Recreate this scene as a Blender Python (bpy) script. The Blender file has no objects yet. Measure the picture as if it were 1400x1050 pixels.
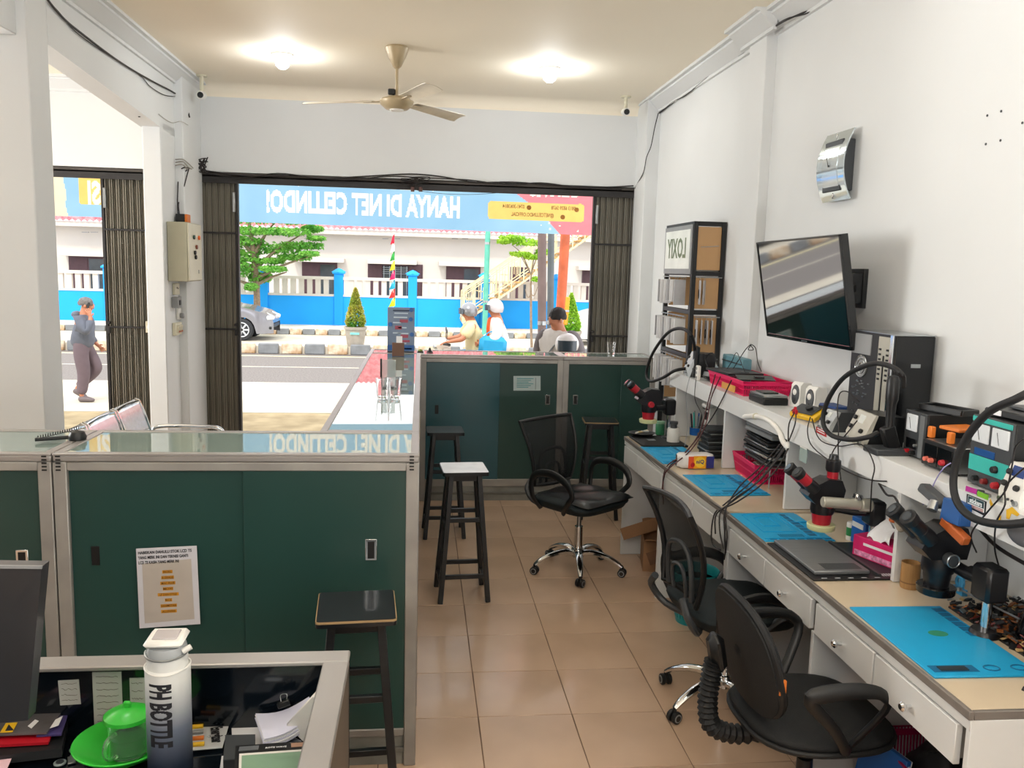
import bpy, bmesh, math, random
from mathutils import Vector, Matrix, Euler
PI = math.pi
random.seed(7)
SC = bpy.context.scene
COL = SC.collection

# ------------------------------------------------------------------ camera
CAMH = 1.86547
pitch, yaw, roll = 0.133658774, 0.109245268, -0.0267517227
_f = Vector((math.sin(yaw)*math.cos(pitch), math.cos(yaw)*math.cos(pitch), -math.sin(pitch)))
_r0 = Vector((math.cos(yaw), -math.sin(yaw), 0)); _d0 = _f.cross(_r0)
_r = math.cos(roll)*_r0 + math.sin(roll)*_d0
_d = -math.sin(roll)*_r0 + math.cos(roll)*_d0
cam_data = bpy.data.cameras.new('camera'); cam = bpy.data.objects.new('camera', cam_data); COL.objects.link(cam)
cam_data.sensor_width = 36; cam_data.lens = 36*1158.36544/1400; cam_data.clip_start = .05; cam_data.clip_end = 500
m = Matrix((( _r.x, -_d.x, -_f.x), (_r.y, -_d.y, -_f.y), (_r.z, -_d.z, -_f.z))).to_4x4()
m.translation = (0, 0, CAMH); cam.matrix_world = m
SC.camera = cam
FOC = 1158.36544

# survey helpers: where a sight line meets a plane of the place
def _ray(u, v): return (u-700)/FOC*_r + (v-525)/FOC*_d + _f
def onZ(u, v, z): d = _ray(u, v); return Vector((0, 0, CAMH)) + d*((z-CAMH)/d.z)
def onY(u, v, y): d = _ray(u, v); return Vector((0, 0, CAMH)) + d*(y/d.y)
def onX(u, v, x): d = _ray(u, v); return Vector((0, 0, CAMH)) + d*(x/d.x)

# ------------------------------------------------------------------ world, sun, exposure
SC.view_settings.view_transform = 'Standard'; SC.view_settings.look = 'None'
SC.view_settings.gamma = 1; SC.view_settings.use_curve_mapping = False
SC.view_settings.exposure = 0.76
w = bpy.data.worlds.new('sky'); SC.world = w; w.use_nodes = True
bg = w.node_tree.nodes['Background']; bg.inputs[0].default_value = (.97, .98, 1, 1); bg.inputs[1].default_value = 1.45
sun_d = bpy.data.lights.new('sun', 'SUN'); sun_d.energy = 1.15; sun_d.angle = math.radians(6); sun_d.color = (1, .95, .86)
sun = bpy.data.objects.new('sun', sun_d); COL.objects.link(sun); sun.rotation_euler = (math.radians(38), math.radians(-14), 0)
LAMP_W = 4.5
# unseen fill light added behind the camera to brighten the room
for k_, (x_, y_, e_) in enumerate(((-1.2, -1.8, 48),)):
    ld = bpy.data.lights.new('rear_fill', 'AREA'); ld.shape = 'RECTANGLE'; ld.size = 1.8; ld.size_y = 1.8; ld.energy = e_; ld.color = (1, .985, .965)
    lo_ = bpy.data.objects.new('rear_fill', ld); COL.objects.link(lo_); lo_.location = (x_, y_, 3.3)

# upward fill added behind the camera to lift the ceiling brightness
ld = bpy.data.lights.new('ceiling_fill', 'AREA'); ld.shape = 'DISK'; ld.size = .5; ld.energy = 62; ld.color = (1, .99, .97)
lo_ = bpy.data.objects.new('ceiling_fill', ld); COL.objects.link(lo_); lo_.location = (.9, -.3, 1.3); lo_.rotation_euler = (math.radians(180-12), 0, 0)
# unseen fill added outside an invented left wall opening, brightens the right wall
ld = bpy.data.lights.new('side_fill', 'AREA'); ld.shape = 'RECTANGLE'; ld.size = 3.4; ld.size_y = 2.4; ld.energy = 235; ld.color = (1, .985, .95)
lo_ = bpy.data.objects.new('side_fill', ld); COL.objects.link(lo_); lo_.location = (-6.7, 5.0, 1.9); lo_.rotation_euler = (0, math.radians(-90-14), 0)

# ------------------------------------------------------------------ materials
def lin(c): return tuple((x/12.92 if x <= .04045 else ((x+.055)/1.055)**2.4) for x in c)
def hexc(h):
    h = h.lstrip('#'); return lin(tuple(int(h[i:i+2], 16)/255 for i in (0, 2, 4)))
MATS = {}
def mat(name, color, rough=.5, metal=0, var=.06, scale=8, bump=0, bscale=60, spec=.5, ior=1.5, trans=0, alpha=1, emis=None, estr=0, coat=0, color2=None, stretch=None, detail=3):
    if name in MATS: return MATS[name]
    if isinstance(color, str): color = hexc(color)
    if isinstance(color2, str): color2 = hexc(color2)
    m = bpy.data.materials.new(name); m.use_nodes = True; nt = m.node_tree; N = nt.nodes; L = nt.links
    b = N['Principled BSDF']
    b.inputs['Roughness'].default_value = rough; b.inputs['Metallic'].default_value = metal
    b.inputs['IOR'].default_value = ior; b.inputs['Specular IOR Level'].default_value = spec
    b.inputs['Transmission Weight'].default_value = trans; b.inputs['Alpha'].default_value = alpha
    b.inputs['Coat Weight'].default_value = coat; b.inputs['Coat Roughness'].default_value = .05
    tc = N.new('ShaderNodeTexCoord'); src = tc.outputs['Object']
    if stretch:
        mp = N.new('ShaderNodeMapping'); mp.inputs['Scale'].default_value = stretch; L.new(src, mp.inputs['Vector']); src = mp.outputs['Vector']
    nz = N.new('ShaderNodeTexNoise'); nz.inputs['Scale'].default_value = scale; nz.inputs['Detail'].default_value = detail; L.new(src, nz.inputs['Vector'])
    cr = N.new('ShaderNodeValToRGB'); cr.color_ramp.elements[0].position = .32; cr.color_ramp.elements[1].position = .68
    c1 = tuple(max(0, x*(1-var)) for x in color); c2 = tuple(min(1, x*(1+var)) for x in color)
    if color2 is not None: c1, c2 = color, color2
    cr.color_ramp.elements[0].color = (*c1, 1); cr.color_ramp.elements[1].color = (*c2, 1)
    L.new(nz.outputs['Fac'], cr.inputs['Fac']); L.new(cr.outputs['Color'], b.inputs['Base Color'])
    if bump:
        n2 = N.new('ShaderNodeTexNoise'); n2.inputs['Scale'].default_value = bscale; n2.inputs['Detail'].default_value = 2; L.new(src, n2.inputs['Vector'])
        bp = N.new('ShaderNodeBump'); bp.inputs['Strength'].default_value = bump; bp.inputs['Distance'].default_value = .01
        L.new(n2.outputs['Fac'], bp.inputs['Height']); L.new(bp.outputs['Normal'], b.inputs['Normal'])
    if emis is not None:
        if isinstance(emis, str): emis = hexc(emis)
        b.inputs['Emission Color'].default_value = (*emis, 1); b.inputs['Emission Strength'].default_value = estr
    MATS[name] = m; return m

# ------------------------------------------------------------------ mesh builder
def lerp(a, b, t): return a+(b-a)*t
class MB:
    def __init__(s): s.v = []; s.f = []; s.mi = []; s.cur = 0; s.T = None
    def add(s, vs, fs):
        o = len(s.v)
        for v in vs:
            v = Vector(v)
            s.v.append(s.T @ v if s.T is not None else v)
        for f in fs: s.f.append([i+o for i in f]); s.mi.append(s.cur)
        return s
    def mat(s, i): s.cur = i; return s
    def tf(s, M=None): s.T = M; return s
    def box(s, c, d, rot=None, bev=0, taper=1):
        x, y, z = (k/2 for k in d); c = Vector(c); R = Euler(rot).to_matrix() if rot is not None else Matrix.Identity(3)
        b = min(bev, x*.9, y*.9, z*.9)
        vs = []; fs = []
        if b <= 0:
            for sz in (-1, 1):
                t = taper if sz > 0 else 1
                for sx, sy in ((-1, -1), (1, -1), (1, 1), (-1, 1)): vs.append(c+R@Vector((sx*x*t, sy*y*t, sz*z)))
            fs = [(3, 2, 1, 0), (4, 5, 6, 7), (0, 1, 5, 4), (1, 2, 6, 5), (2, 3, 7, 6), (3, 0, 4, 7)]
        else:
            idx = {}
            for sx in (-1, 1):
                for sy in (-1, 1):
                    for sz in (-1, 1):
                        t = taper if sz > 0 else 1
                        for a in range(3):
                            p = [sx*x*t, sy*y*t, sz*z]
                            for k in range(3):
                                if k != a: p[k] -= (sx, sy, sz)[k]*b
                            idx[(sx, sy, sz, a)] = len(vs); vs.append(c+R@Vector(p))
            for a in range(3):
                o1, o2 = [k for k in range(3) if k != a]
                for sg in (-1, 1):
                    q = []
                    for e1, e2 in ((-1, -1), (1, -1), (1, 1), (-1, 1)):
                        k = [0, 0, 0]; k[a] = sg; k[o1] = e1; k[o2] = e2; q.append(idx[(*k, a)])
                    fs.append(q)
            for a in range(3):
                o1, o2 = [k for k in range(3) if k != a]
                for e1 in (-1, 1):
                    for e2 in (-1, 1):
                        k1 = [0]*3; k1[a] = -1; k1[o1] = e1; k1[o2] = e2; k2 = list(k1); k2[a] = 1
                        fs.append((idx[(*k1, o1)], idx[(*k2, o1)], idx[(*k2, o2)], idx[(*k1, o2)]))
            for sx in (-1, 1):
                for sy in (-1, 1):
                    for sz in (-1, 1): fs.append([idx[(sx, sy, sz, a)] for a in range(3)])
        return s.add(vs, fs)
    def bx(s, x0, x1, y0, y1, z0, z1, bev=0): return s.box(((x0+x1)/2, (y0+y1)/2, (z0+z1)/2), (abs(x1-x0), abs(y1-y0), abs(z1-z0)), None, bev)
    def bar(s, p0, p1, w, h, up=(0, 0, 1), bev=0, taper=1):
        p0 = Vector(p0); p1 = Vector(p1); z = (p1-p0); Ln = z.length; z.normalize(); up = Vector(up)
        x = up.cross(z)
        if x.length < 1e-4: x = Vector((1, 0, 0)).cross(z)
        x.normalize(); y = z.cross(x)
        M = Matrix((x, y, z)).transposed()
        return s.box((p0+p1)/2, (w, h, Ln), M.to_euler(), bev, taper)
    def ring(s, c, ax, r, n, ry=None, ph=0):
        ax = Vector(ax).normalized(); u = ax.orthogonal().normalized() if abs(ax.z) < .999 else Vector((1, 0, 0)); w_ = ax.cross(u)
        return [Vector(c)+u*math.cos(2*PI*i/n+ph)*r+w_*math.sin(2*PI*i/n+ph)*(ry or r) for i in range(n)]
    def cyl(s, p0, p1, r0, r1=None, n=16, cap=True, bev=0):
        r1 = r0 if r1 is None else r1; p0 = Vector(p0); p1 = Vector(p1); ax = p1-p0
        if bev:
            d = ax.normalized(); prof = [(p0, r0-bev), (p0+d*bev, r0), (p1-d*bev, r1), (p1, r1-bev)]
        else: prof = [(p0, r0), (p1, r1)]
        vs = []; fs = []
        for c, r in prof: vs += s.ring(c, ax, max(r, 1e-5), n)
        for k in range(len(prof)-1):
            for i in range(n): j = (i+1) % n; fs.append((k*n+i, k*n+j, (k+1)*n+j, (k+1)*n+i))
        if cap: fs.append(list(range(n))[::-1]); fs.append([(len(prof)-1)*n+i for i in range(n)])
        return s.add(vs, fs)
    def lathe(s, prof, c=(0, 0, 0), n=24, ax=(0, 0, 1), sx=1, sy=1):
        c = Vector(c); q = Vector((0, 0, 1)).rotation_difference(Vector(ax).normalized()); vs = []; fs = []
        for r, z in prof:
            r = max(r, 1e-5)
            for i in range(n): vs.append(c+q@Vector((r*sx*math.cos(2*PI*i/n), r*sy*math.sin(2*PI*i/n), z)))
        for k in range(len(prof)-1):
            for i in range(n): j = (i+1) % n; fs.append((k*n+i, k*n+j, (k+1)*n+j, (k+1)*n+i))
        if prof[0][0] > 1e-4 and len(prof) > 1: fs.append(list(range(n))[::-1])
        if prof[-1][0] > 1e-4: fs.append([(len(prof)-1)*n+i for i in range(n)])
        return s.add(vs, fs)
    def sph(s, c, r, n=16, m_=10, rot=None):
        if not hasattr(r, '__len__'): r = (r, r, r)
        R = Euler(rot).to_matrix() if rot is not None else Matrix.Identity(3); c = Vector(c); vs = []; fs = []
        for k in range(m_+1):
            t = PI*k/m_
            for i in range(n):
                a = 2*PI*i/n; vs.append(c+R@Vector((r[0]*max(math.sin(t), 1e-4)*math.cos(a), r[1]*max(math.sin(t), 1e-4)*math.sin(a), r[2]*math.cos(t))))
        for k in range(m_):
            for i in range(n): j = (i+1) % n; fs.append((k*n+i, (k+1)*n+i, (k+1)*n+j, k*n+j))
        return s.add(vs, fs)
    def tube(s, pts, r, n=8, closed=False, flat=1, up=(0, 0, 1), smooth=0, cap=True):
        pts = [Vector(p) for p in pts]
        if smooth: pts, r = spline(pts, smooth, closed, r)
        N = len(pts); rs = r if hasattr(r, '__len__') else [r]*N; vs = []; fs = []; prev = None
        for i, p in enumerate(pts):
            a = pts[(i-1) % N] if (closed or i > 0) else p; b = pts[(i+1) % N] if (closed or i < N-1) else p
            t = (b-a).normalized()
            if prev is None:
                u = Vector(up).cross(t)
                if u.length < .05: u = t.orthogonal()
            else:
                u = prev-t*prev.dot(t)
                if u.length < 1e-5: u = t.orthogonal()
            u.normalize(); prev = u; w_ = t.cross(u)
            for k in range(n): ang = 2*PI*(k+.5)/n; vs.append(p+u*math.cos(ang)*rs[i]+w_*math.sin(ang)*rs[i]*flat)
        for i in range(N if closed else N-1):
            j = (i+1) % N
            for k in range(n): l = (k+1) % n; fs.append((i*n+k, i*n+l, j*n+l, j*n+k))
        if not closed and cap: fs.append(list(range(n))[::-1]); fs.append([(N-1)*n+k for k in range(n)])
        return s.add(vs, fs)
    def prism(s, poly, a, b, axis='z'):
        # poly in the two other axes, extruded from a to b along axis
        def P(u, v, w_): return {'z': (u, v, w_), 'y': (u, w_, v), 'x': (w_, u, v)}[axis]
        n = len(poly); vs = [P(u, v, a) for u, v in poly]+[P(u, v, b) for u, v in poly]
        fs = [list(range(n))[::-1], [n+i for i in range(n)]]+[(i, (i+1) % n, n+(i+1) % n, n+i) for i in range(n)]
        return s.add(vs, fs)
    def slab(s, quad, t, nrm=None):
        q = [Vector(p) for p in quad]; nn = (q[1]-q[0]).cross(q[-1]-q[0]).normalized() if nrm is None else Vector(nrm)
        k = len(q); vs = q+[p+nn*t for p in q]
        fs = [list(range(k))[::-1], [k+i for i in range(k)]]+[(i, (i+1) % k, k+(i+1) % k, k+i) for i in range(k)]
        return s.add(vs, fs)
    def sheet(s, fn, nu, nv, thick=0):
        vs = []; fs = []
        P = [[Vector(fn(i/nu, j/nv)) for j in range(nv+1)] for i in range(nu+1)]
        def nr(i, j):
            a = P[min(i+1, nu)][j]-P[max(i-1, 0)][j]; b = P[i][min(j+1, nv)]-P[i][max(j-1, 0)]; c = a.cross(b); return c.normalized() if c.length > 1e-9 else Vector((0, 0, 1))
        for i in range(nu+1):
            for j in range(nv+1): vs.append(P[i][j])
        W = nv+1
        for i in range(nu):
            for j in range(nv): fs.append((i*W+j, (i+1)*W+j, (i+1)*W+j+1, i*W+j+1))
        if thick:
            o = len(vs)
            for i in range(nu+1):
                for j in range(nv+1): vs.append(P[i][j]+nr(i, j)*thick)
            for i in range(nu):
                for j in range(nv): fs.append((o+i*W+j, o+i*W+j+1, o+(i+1)*W+j+1, o+(i+1)*W+j))
            ed = [i*W for i in range(nu+1)]+[nu*W+j for j in range(1, nv+1)]+[i*W+nv for i in range(nu-1, -1, -1)]+[j for j in range(nv-1, 0, -1)]
            for k in range(len(ed)): a = ed[k]; b = ed[(k+1) % len(ed)]; fs.append((a, o+a, o+b, b))
        return s.add(vs, fs)
    def text(s, txt, size, M, depth=.0006, bold=0, sx=1, align='CENTER', ay='CENTER', sp=1, res=2):
        cu = bpy.data.curves.new('t', 'FONT'); cu.body = txt; cu.size = 1; cu.align_x = align; cu.align_y = ay
        cu.extrude = depth/size/2 if depth else 0; cu.offset = bold; cu.resolution_u = res; cu.space_character = sp
        o = bpy.data.objects.new('t', cu); me = bpy.data.meshes.new_from_object(o)
        vs = [M @ Vector((v.co.x*size*sx, v.co.y*size, v.co.z*size)) for v in me.vertices]; fs = [list(p.vertices) for p in me.polygons]
        s.add(vs, fs); bpy.data.objects.remove(o); bpy.data.curves.remove(cu); bpy.data.meshes.remove(me); return s
    def build(s, name, mats, parent=None, smooth=True, ang=38, loc=None):
        me = bpy.data.meshes.new(name); me.from_pydata([tuple(v) for v in s.v], [], s.f)
        if not isinstance(mats, (list, tuple)): mats = [mats]
        for m_ in mats: me.materials.append(m_)
        me.polygons.foreach_set('material_index', s.mi)
        bm = bmesh.new(); bm.from_mesh(me); bmesh.ops.recalc_face_normals(bm, faces=bm.faces); bm.to_mesh(me); bm.free()
        if smooth:
            me.polygons.foreach_set('use_smooth', [True]*len(me.polygons)); me.set_sharp_from_angle(angle=math.radians(ang))
        me.update(); o = bpy.data.objects.new(name, me); COL.objects.link(o)
        if parent: o.parent = parent
        if loc is not None: o.location = loc
        return o
def spline(pts, k, closed=False, r=None):
    N = len(pts); out = []; ro = []; rs = r if hasattr(r, '__len__') else None
    seg = N if closed else N-1
    for i in range(seg):
        g = (lambda j: pts[j % N]) if closed else (lambda j: pts[min(max(j, 0), N-1)])
        p0, p1, p2, p3 = g(i-1), g(i), g(i+1), g(i+2)
        for q in range(k):
            t = q/k; out.append(.5*((2*p1)+(p2-p0)*t+(2*p0-5*p1+4*p2-p3)*t*t+(3*p1-p0-3*p2+p3)*t**3))
            if rs: ro.append(lerp(rs[i], rs[(i+1) % N], t))
    if not closed:
        out.append(pts[-1])
        if rs: ro.append(rs[-1])
    return out, (ro if rs else r)

from mathutils.bvhtree import BVHTree
def textmask(txt, size, bold=0, sx=1, align='CENTER', sp=1):
    # returns a test: is (x, y) inside the lettering
    b = MB().text(txt, size, Matrix.Identity(4), 0, bold, sx, align, sp=sp, res=3)
    tr = BVHTree.FromPolygons([Vector((v.x, v.y, 0)) for v in b.v], b.f)
    return (lambda x, y: tr.ray_cast(Vector((x, y, 1)), Vector((0, 0, -1)))[0] is not None), min(v.x for v in b.v), max(v.x for v in b.v)

# ------------------------------------------------------------------ things, parts, setting
def props(o, label=None, cat=None, group=None, kind=None):
    if label: o['label'] = label
    if cat: o['category'] = cat
    if group: o['group'] = group
    if kind: o['kind'] = kind
    return o
def thing(name, label, cat, loc=(0, 0, 0), rz=0, group=None):
    o = bpy.data.objects.new(name, None); COL.objects.link(o); o.location = loc; o.rotation_euler = (0, 0, rz); o.empty_display_size = .1
    return props(o, label, cat, group)
def struct(name, mb, m_, parent=None): return props(mb.build(name, m_, parent), kind=None if parent else 'structure')
def dup(root, loc, rz=None, label=None, group=None, scale=None):
    r = root.copy(); COL.objects.link(r); r.location = loc
    if rz is not None: r.rotation_euler = (0, 0, rz)
    if label: r['label'] = label
    if group: r['group'] = group
    if scale: r.scale = scale
    for ch in list(root.children):
        c = ch.copy(); COL.objects.link(c); c.parent = r
        for g in list(ch.children): d = g.copy(); COL.objects.link(d); d.parent = c
    return r
def pathX(pts, x): return [onX(u, v, x) for u, v in pts]
def pathY(pts, y): return [onY(u, v, y) for u, v in pts]
def wallM(origin, right, up):
    # text plane: x runs along right, y along up
    r = Vector(right).normalized(); u = Vector(up).normalized(); n = r.cross(u)
    M = Matrix((r, u, n)).transposed().to_4x4(); M.translation = Vector(origin); return M

# palette
white_paint = mat('white_paint', '#dadcdc', .6, var=.025, scale=1.2, bump=.06, bscale=9)
ceil_paint = mat('ceiling_paint', '#f4ebd8', .7, var=.02, scale=.8)
alu = mat('aluminium', '#a8a4a1', .38, .55, var=.07, scale=3)
alu_worn = mat('worn_aluminium', '#95928e', .45, .35, var=.16, scale=5, color2='#aaa7a1')
green_board = mat('green_laminate', '#24443f', .36, var=.12, scale=1.4, coat=.15)
teal_board = mat('teal_laminate', '#265660', .3, var=.12, scale=1.2, coat=.25)
black_pl = mat('black_plastic', '#101214', .42, var=.15, scale=20)
black_rub = mat('black_rubber', '#0e0f11', .6, var=.1, scale=20)
black_gl = mat('black_gloss', '#0d0f12', .12, var=.1)
dark_wood = mat('black_painted_wood', '#12161a', .33, var=.3, scale=6, stretch=(1, 1, 8), bump=.1)
chrome = mat('chrome', '#dcdfe2', .1, 1, var=.02)
steel = mat('steel', '#a9adaf', .28, .9, var=.05)
white_pl = mat('white_plastic', '#e4e2dc', .35, var=.03)
cream_pl = mat('cream_plastic', '#cfc9b2', .45, var=.05)
grey_pl = mat('grey_plastic', '#8b8d8e', .45, var=.05)
dgrey_pl = mat('dark_grey_plastic', '#3a3d40', .45, var=.08)
red_pl = mat('red_plastic', '#b01222', .35, var=.05)
pink_pl = mat('pink_plastic', '#e0165c', .4, var=.05, spec=.4)
blue_mat = mat('blue_silicone', '#1ba2d6', .45, var=.03, scale=4)
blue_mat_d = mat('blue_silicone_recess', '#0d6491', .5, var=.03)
paper = mat('white_paper', '#e8e8ea', .8, var=.02)
ink = mat('black_ink', '#1c1c22', .7)
glass = mat('clear_glass', (1, 1, 1), .02, trans=1, ior=1.45, var=0)
wood_cab = mat('white_laminate', '#dcdddc', .35, var=.03, scale=2)
laminate_cream = mat('cream_laminate_top', '#d8c6ab', .22, var=.04, scale=2.5, coat=.3)
blue_pl = mat('blue_plastic', '#155fb0', .4, var=.06)
orange_pl = mat('orange_plastic', '#d9772a', .4, var=.05)
yellow_pl = mat('yellow_plastic', '#e8b81e', .45, var=.05)
mirror_blk = mat('dark_mirror_glass', '#0a0c10', .04, var=0, ior=2.6, spec=1)

# ================================================================== THE ROOM
XW = 2.03; YF = 7.7; ZC = 3.36; XL = -1.95
tile_m = mat('floor_tile', '#c2a48a', .22, var=.08, scale=2.2, coat=.1, bump=.03, bscale=30)
grout = mat('tile_grout', '#6d5546', .8)
mb = MB().bx(-5.3, XW+.12, -4.2, 8.05, -.3, -.004)
floor = struct('floor', mb, grout)
proto = MB().box((0, 0, -.006), (.3965, .3965, .012), None, .0016).build('tile', tile_m, floor)
first = True
for i in range(-6, 6):
    for k in range(-1, 16):
        x = .26+.4*i-.2; y = 2.937-.4*4+.4*k+.2
        if x > XW: continue
        o = proto if first else proto.copy()
        if not first: COL.objects.link(o)
        first = False; o.location = (x, y, random.uniform(-.0006, .0004)); o.rotation_euler = (random.uniform(-.0012, .0012), random.uniform(-.0012, .0012), 0)
# tiled floor continues where it is only glimpsed
mb = MB().bx(-5.25, -2.3, -4.1, 7.9, -.003, -.001).bx(-2.3, XW, -4.1, .9, -.003, -.001)
struct('floor_beyond', mb, tile_m)
mb = MB().bx(-5.3, XW+.12, -4.2, 8.2, ZC, ZC+.15); struct('ceiling', mb, ceil_paint)
mb = MB().bx(XW, XW+.15, -4.2, 8.2, -.3, ZC+.1); struct('wall_right', mb, white_paint)
mb = MB().bx(-5.45, -5.3, -4.2, 3.6, -.3, ZC+.1).bx(-5.45, -5.3, 6.4, 8.2, -.3, ZC+.1).bx(-5.45, -5.3, 3.6, 6.4, -.3, .95).bx(-5.45, -5.3, 3.6, 6.4, 2.95, ZC+.1); struct('wall_left', mb, white_paint)  # opening is made up, cut to let the added side light in
mb = MB().bx(-5.45, XW+.15, -4.35, -4.2, -.3, ZC+.1); struct('wall_back', mb, white_paint)
struct('wall_front', MB().bx(-5.3, XW, YF, YF+.15, 2.637, ZC+.05), white_paint)
struct('wall_front_pier', MB().bx(-2.356, -1.955, YF, YF+.15, 0, 2.637), white_paint)
struct('wall_front_pier', MB().bx(1.925, XW, YF, YF+.15, 0, 2.637), white_paint)
# columns and beams
def sculpt(name, b): return struct(name, b, white_paint)
sculpt('column_near', MB().bx(-2.185, XL, 4.61, 4.85, 0, ZC, .006))
sculpt('column_left', MB().bx(-2.085, XL, 6.77, 7.14, 0, 2.9, .006))
sculpt('column_front', MB().bx(-2.0, -1.885, 7.14, YF+.01, 0, ZC, .005))
sculpt('column_right', MB().bx(1.915, XW+.01, 7.36, YF+.01, 0, ZC, .005))
sculpt('column_middle', MB().bx(1.968, XW+.01, 4.93, 5.2, 0, ZC, .005))
sculpt('beam_left', MB().prism([(4.85, 2.968), (7.7, 2.80), (7.7, ZC), (4.85, ZC)], -2.1, XL, 'x'))
sculpt('beam_side', MB().bx(-2.28, -1.999, 1.0, 4.612, 2.95, ZC, .004))
# crown mouldings
def crown(name, side):
    pr = [(0, -.115), (.02, -.115), (.02, -.095), (.035, -.09), (.085, -.04), (.1, -.035), (.1, -.02), (.13, -.02), (.13, 0), (0, 0)]
    b = MB()
    if side == 'r': b.prism([(XW-u, ZC+v) for u, v in pr], -4.2, YF, 'y')
    if side == 'l': b.prism([(XL+u, ZC+v) for u, v in pr], 1, YF, 'y')
    if side == 'f': b.prism([(YF, ZC-.1)]+[(YF-.13*(1-math.cos(a*PI/16)), ZC-.1+.1*math.sin(a*PI/16)) for a in range(9)]+[(YF, ZC)], -1.95, XW, 'x'); return struct(name, b, ceil_paint)
    if side == 'fl': b.prism([(YF-u, ZC+v) for u, v in pr], -5.3, -2.1, 'x')
    if side == 'm': # crown breaking round the middle pilaster
        b.prism([(1.968-u, ZC+v) for u, v in pr], 4.8, 5.3, 'y')
    return struct(name, b, white_paint)
crown('trim_1', 'r'); crown('trim_2', 'l'); crown('trim_3', 'f'); crown('trim_4', 'fl'); crown('trim_5', 'm')

# folding shop gates, tracks
gate_m = mat('gate_paint', '#8f8a7e', .55, .05, var=.2, scale=4, stretch=(6, 6, .6))
gate_d = mat('gate_dark_steel', '#2c2a2a', .5, .3, var=.2)
def gate(x0, x1, label, n, dark_left, handle_right):
    t = thing('folding_gate', label, 'gate', ((x0+x1)/2, YF+.085, 0))
    W = x1-x0; h = 2.56
    sl = MB()
    pw = W/n
    sl.bx(-pw*.36, pw*.36, -.012, 0, 0.02, h, .002).bx(-pw*.36, -pw*.24, -.035, -.012, .02, h).bx(pw*.24, pw*.36, -.035, -.012, .02, h)
    me = None
    for i in range(n):
        x = -W/2+pw*(i+.5)
        if me is None: o = sl.build('slat', gate_m, t); me = o
        else: o = me.copy(); COL.objects.link(o)
        o.location = (x, 0 if i % 2 else -.02, 0)
    for z in (.18, 1.28, 2.12):
        MB().bx(-W/2, W/2, -.062, -.05, z-.008, z+.008).build('scissor_bar', gate_d, t)
    MB().bx(-W/2, W/2, -.0, .012, .02, h).build('backing_web', mat('gate_web', '#5f5a4c', .6, var=.2), t)
    e = -1 if dark_left else 1
    MB().bx(e*W/2-.022, e*W/2+.022, -.05, .03, 0, h, .003).build('gate_post', gate_d, t)
    MB().bx(-e*W/2-.012, -e*W/2+.012, -.06, .0, .02, h, .003).build('lead_channel', gate_d, t)
    hx = -e*(W/2-.02); b = MB(); b.bx(hx-.012, hx+.012, -.075, -.055, 2.3, 2.47, .003); b.build('pull_bar', steel, t)
    MB().cyl((hx, -.09, 1.32), (hx, -.05, 1.32), .014, n=10).build('latch_knob', gate_d, t); MB().box((hx, -.07, 1.25), (.02, .02, .05), None, .003).build('latch', gate_d, t)
    return t
gate(-1.953, -1.605, 'folded grey slatted steel gate beside the electric box, left of the big opening', 13, True, True)
gate(1.562, 1.92, 'folded grey slatted steel gate at right of the big opening, behind the glass tumbler', 13, False, False)
gate(-2.72, -2.357, 'folded grey slatted steel gate beside the man on the phone', 13, False, False)
track_m = mat('track_steel', '#45403c', .55, .3, var=.3, scale=3)
for x0, x1, lb in ((-1.955, 1.925, 'dark steel gate track across the big shop opening'), (-5.3, -2.357, 'dark steel gate track over the left bay opening')):
    t = thing('gate_track', lb, 'track', ((x0+x1)/2, YF+.03, 2.563)); L_ = (x1-x0)/2
    MB().bx(-L_, L_, -.03, .1, .03, .07, .003).build('rail', track_m, t)
    MB().bx(-L_, L_, -.03, -.015, -.02, .045).build('flange', gate_d, t)
    MB().bx(-L_, L_, .07, .085, 0, .045).build('flange', gate_d, t)

# ================================================================== THE STREET
G = -.3
asph = mat('asphalt', '#6a6461', .9, var=.2, scale=30, color2='#87817c', bump=.3, bscale=120)
conc = mat('concrete_apron', '#b9b09f', .85, var=.06, scale=1.5, color2='#cfc8b7')
pave_m = mat('yard_paving', '#94825f', .85, var=.1, scale=3, color2='#b5a27d', bump=.2)
sidew = mat('sidewalk', '#d8cfbd', .85, var=.08)
line_m = mat('road_line', '#e9dda8', .7, var=.1, scale=15)
struct('ground_yard', MB().bx(-14, 14, 8.05, 12.5, G-.1, G), pave_m)
struct('ground_apron', MB().bx(-30, 30, 12.5, 15.75, G-.1, G+.012), conc)
struct('road_near', MB().bx(-40, 40, 15.75, 21.1, G-.1, G), asph)
struct('road_far', MB().bx(-40, 40, 21.1, 27, G-.1, G), conc)
struct('sidewalk_far', MB().bx(-40, 40, 27, 35, G-.1, G+.14), sidew)
struct('ground_beyond', MB().bx(-60, 60, 35, 60, G-.1, G), pave_m)
struct('road_line_edge', MB().bx(-40, 40, 20.35, 20.5, G+.001, G+.004), line_m)
struct('road_line_middle', MB().bx(-40, 40, 18.2, 18.28, G+.001, G+.004), mat('faded_line', '#d2cbb9', .8, var=.15, scale=9))
k_grey = mat('kerb_grey', '#7f8285', .85, var=.12, scale=6); k_white = mat('kerb_worn_white', '#d9cdb8', .85, var=.2, scale=7, color2='#b08d68', bump=.2)
med = struct('median_kerb', MB().bx(-22, 16, 21.02, 21.5, G, G+.19), sidew)
i = 0
for k in range(-24, 18):
    x = .55*k+.19
    if -7.0 < x < -12: continue
    b = MB().box((0, 0, .125), (.48, .14, .25), None, .02)
    (b.build('kerb_block', k_grey if k % 2 else k_white, med)).location = (x, 21.0, G)
fk = struct('far_kerb', MB().bx(-22, 16, 26.95, 27.15, G, G+.13), sidew)
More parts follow.
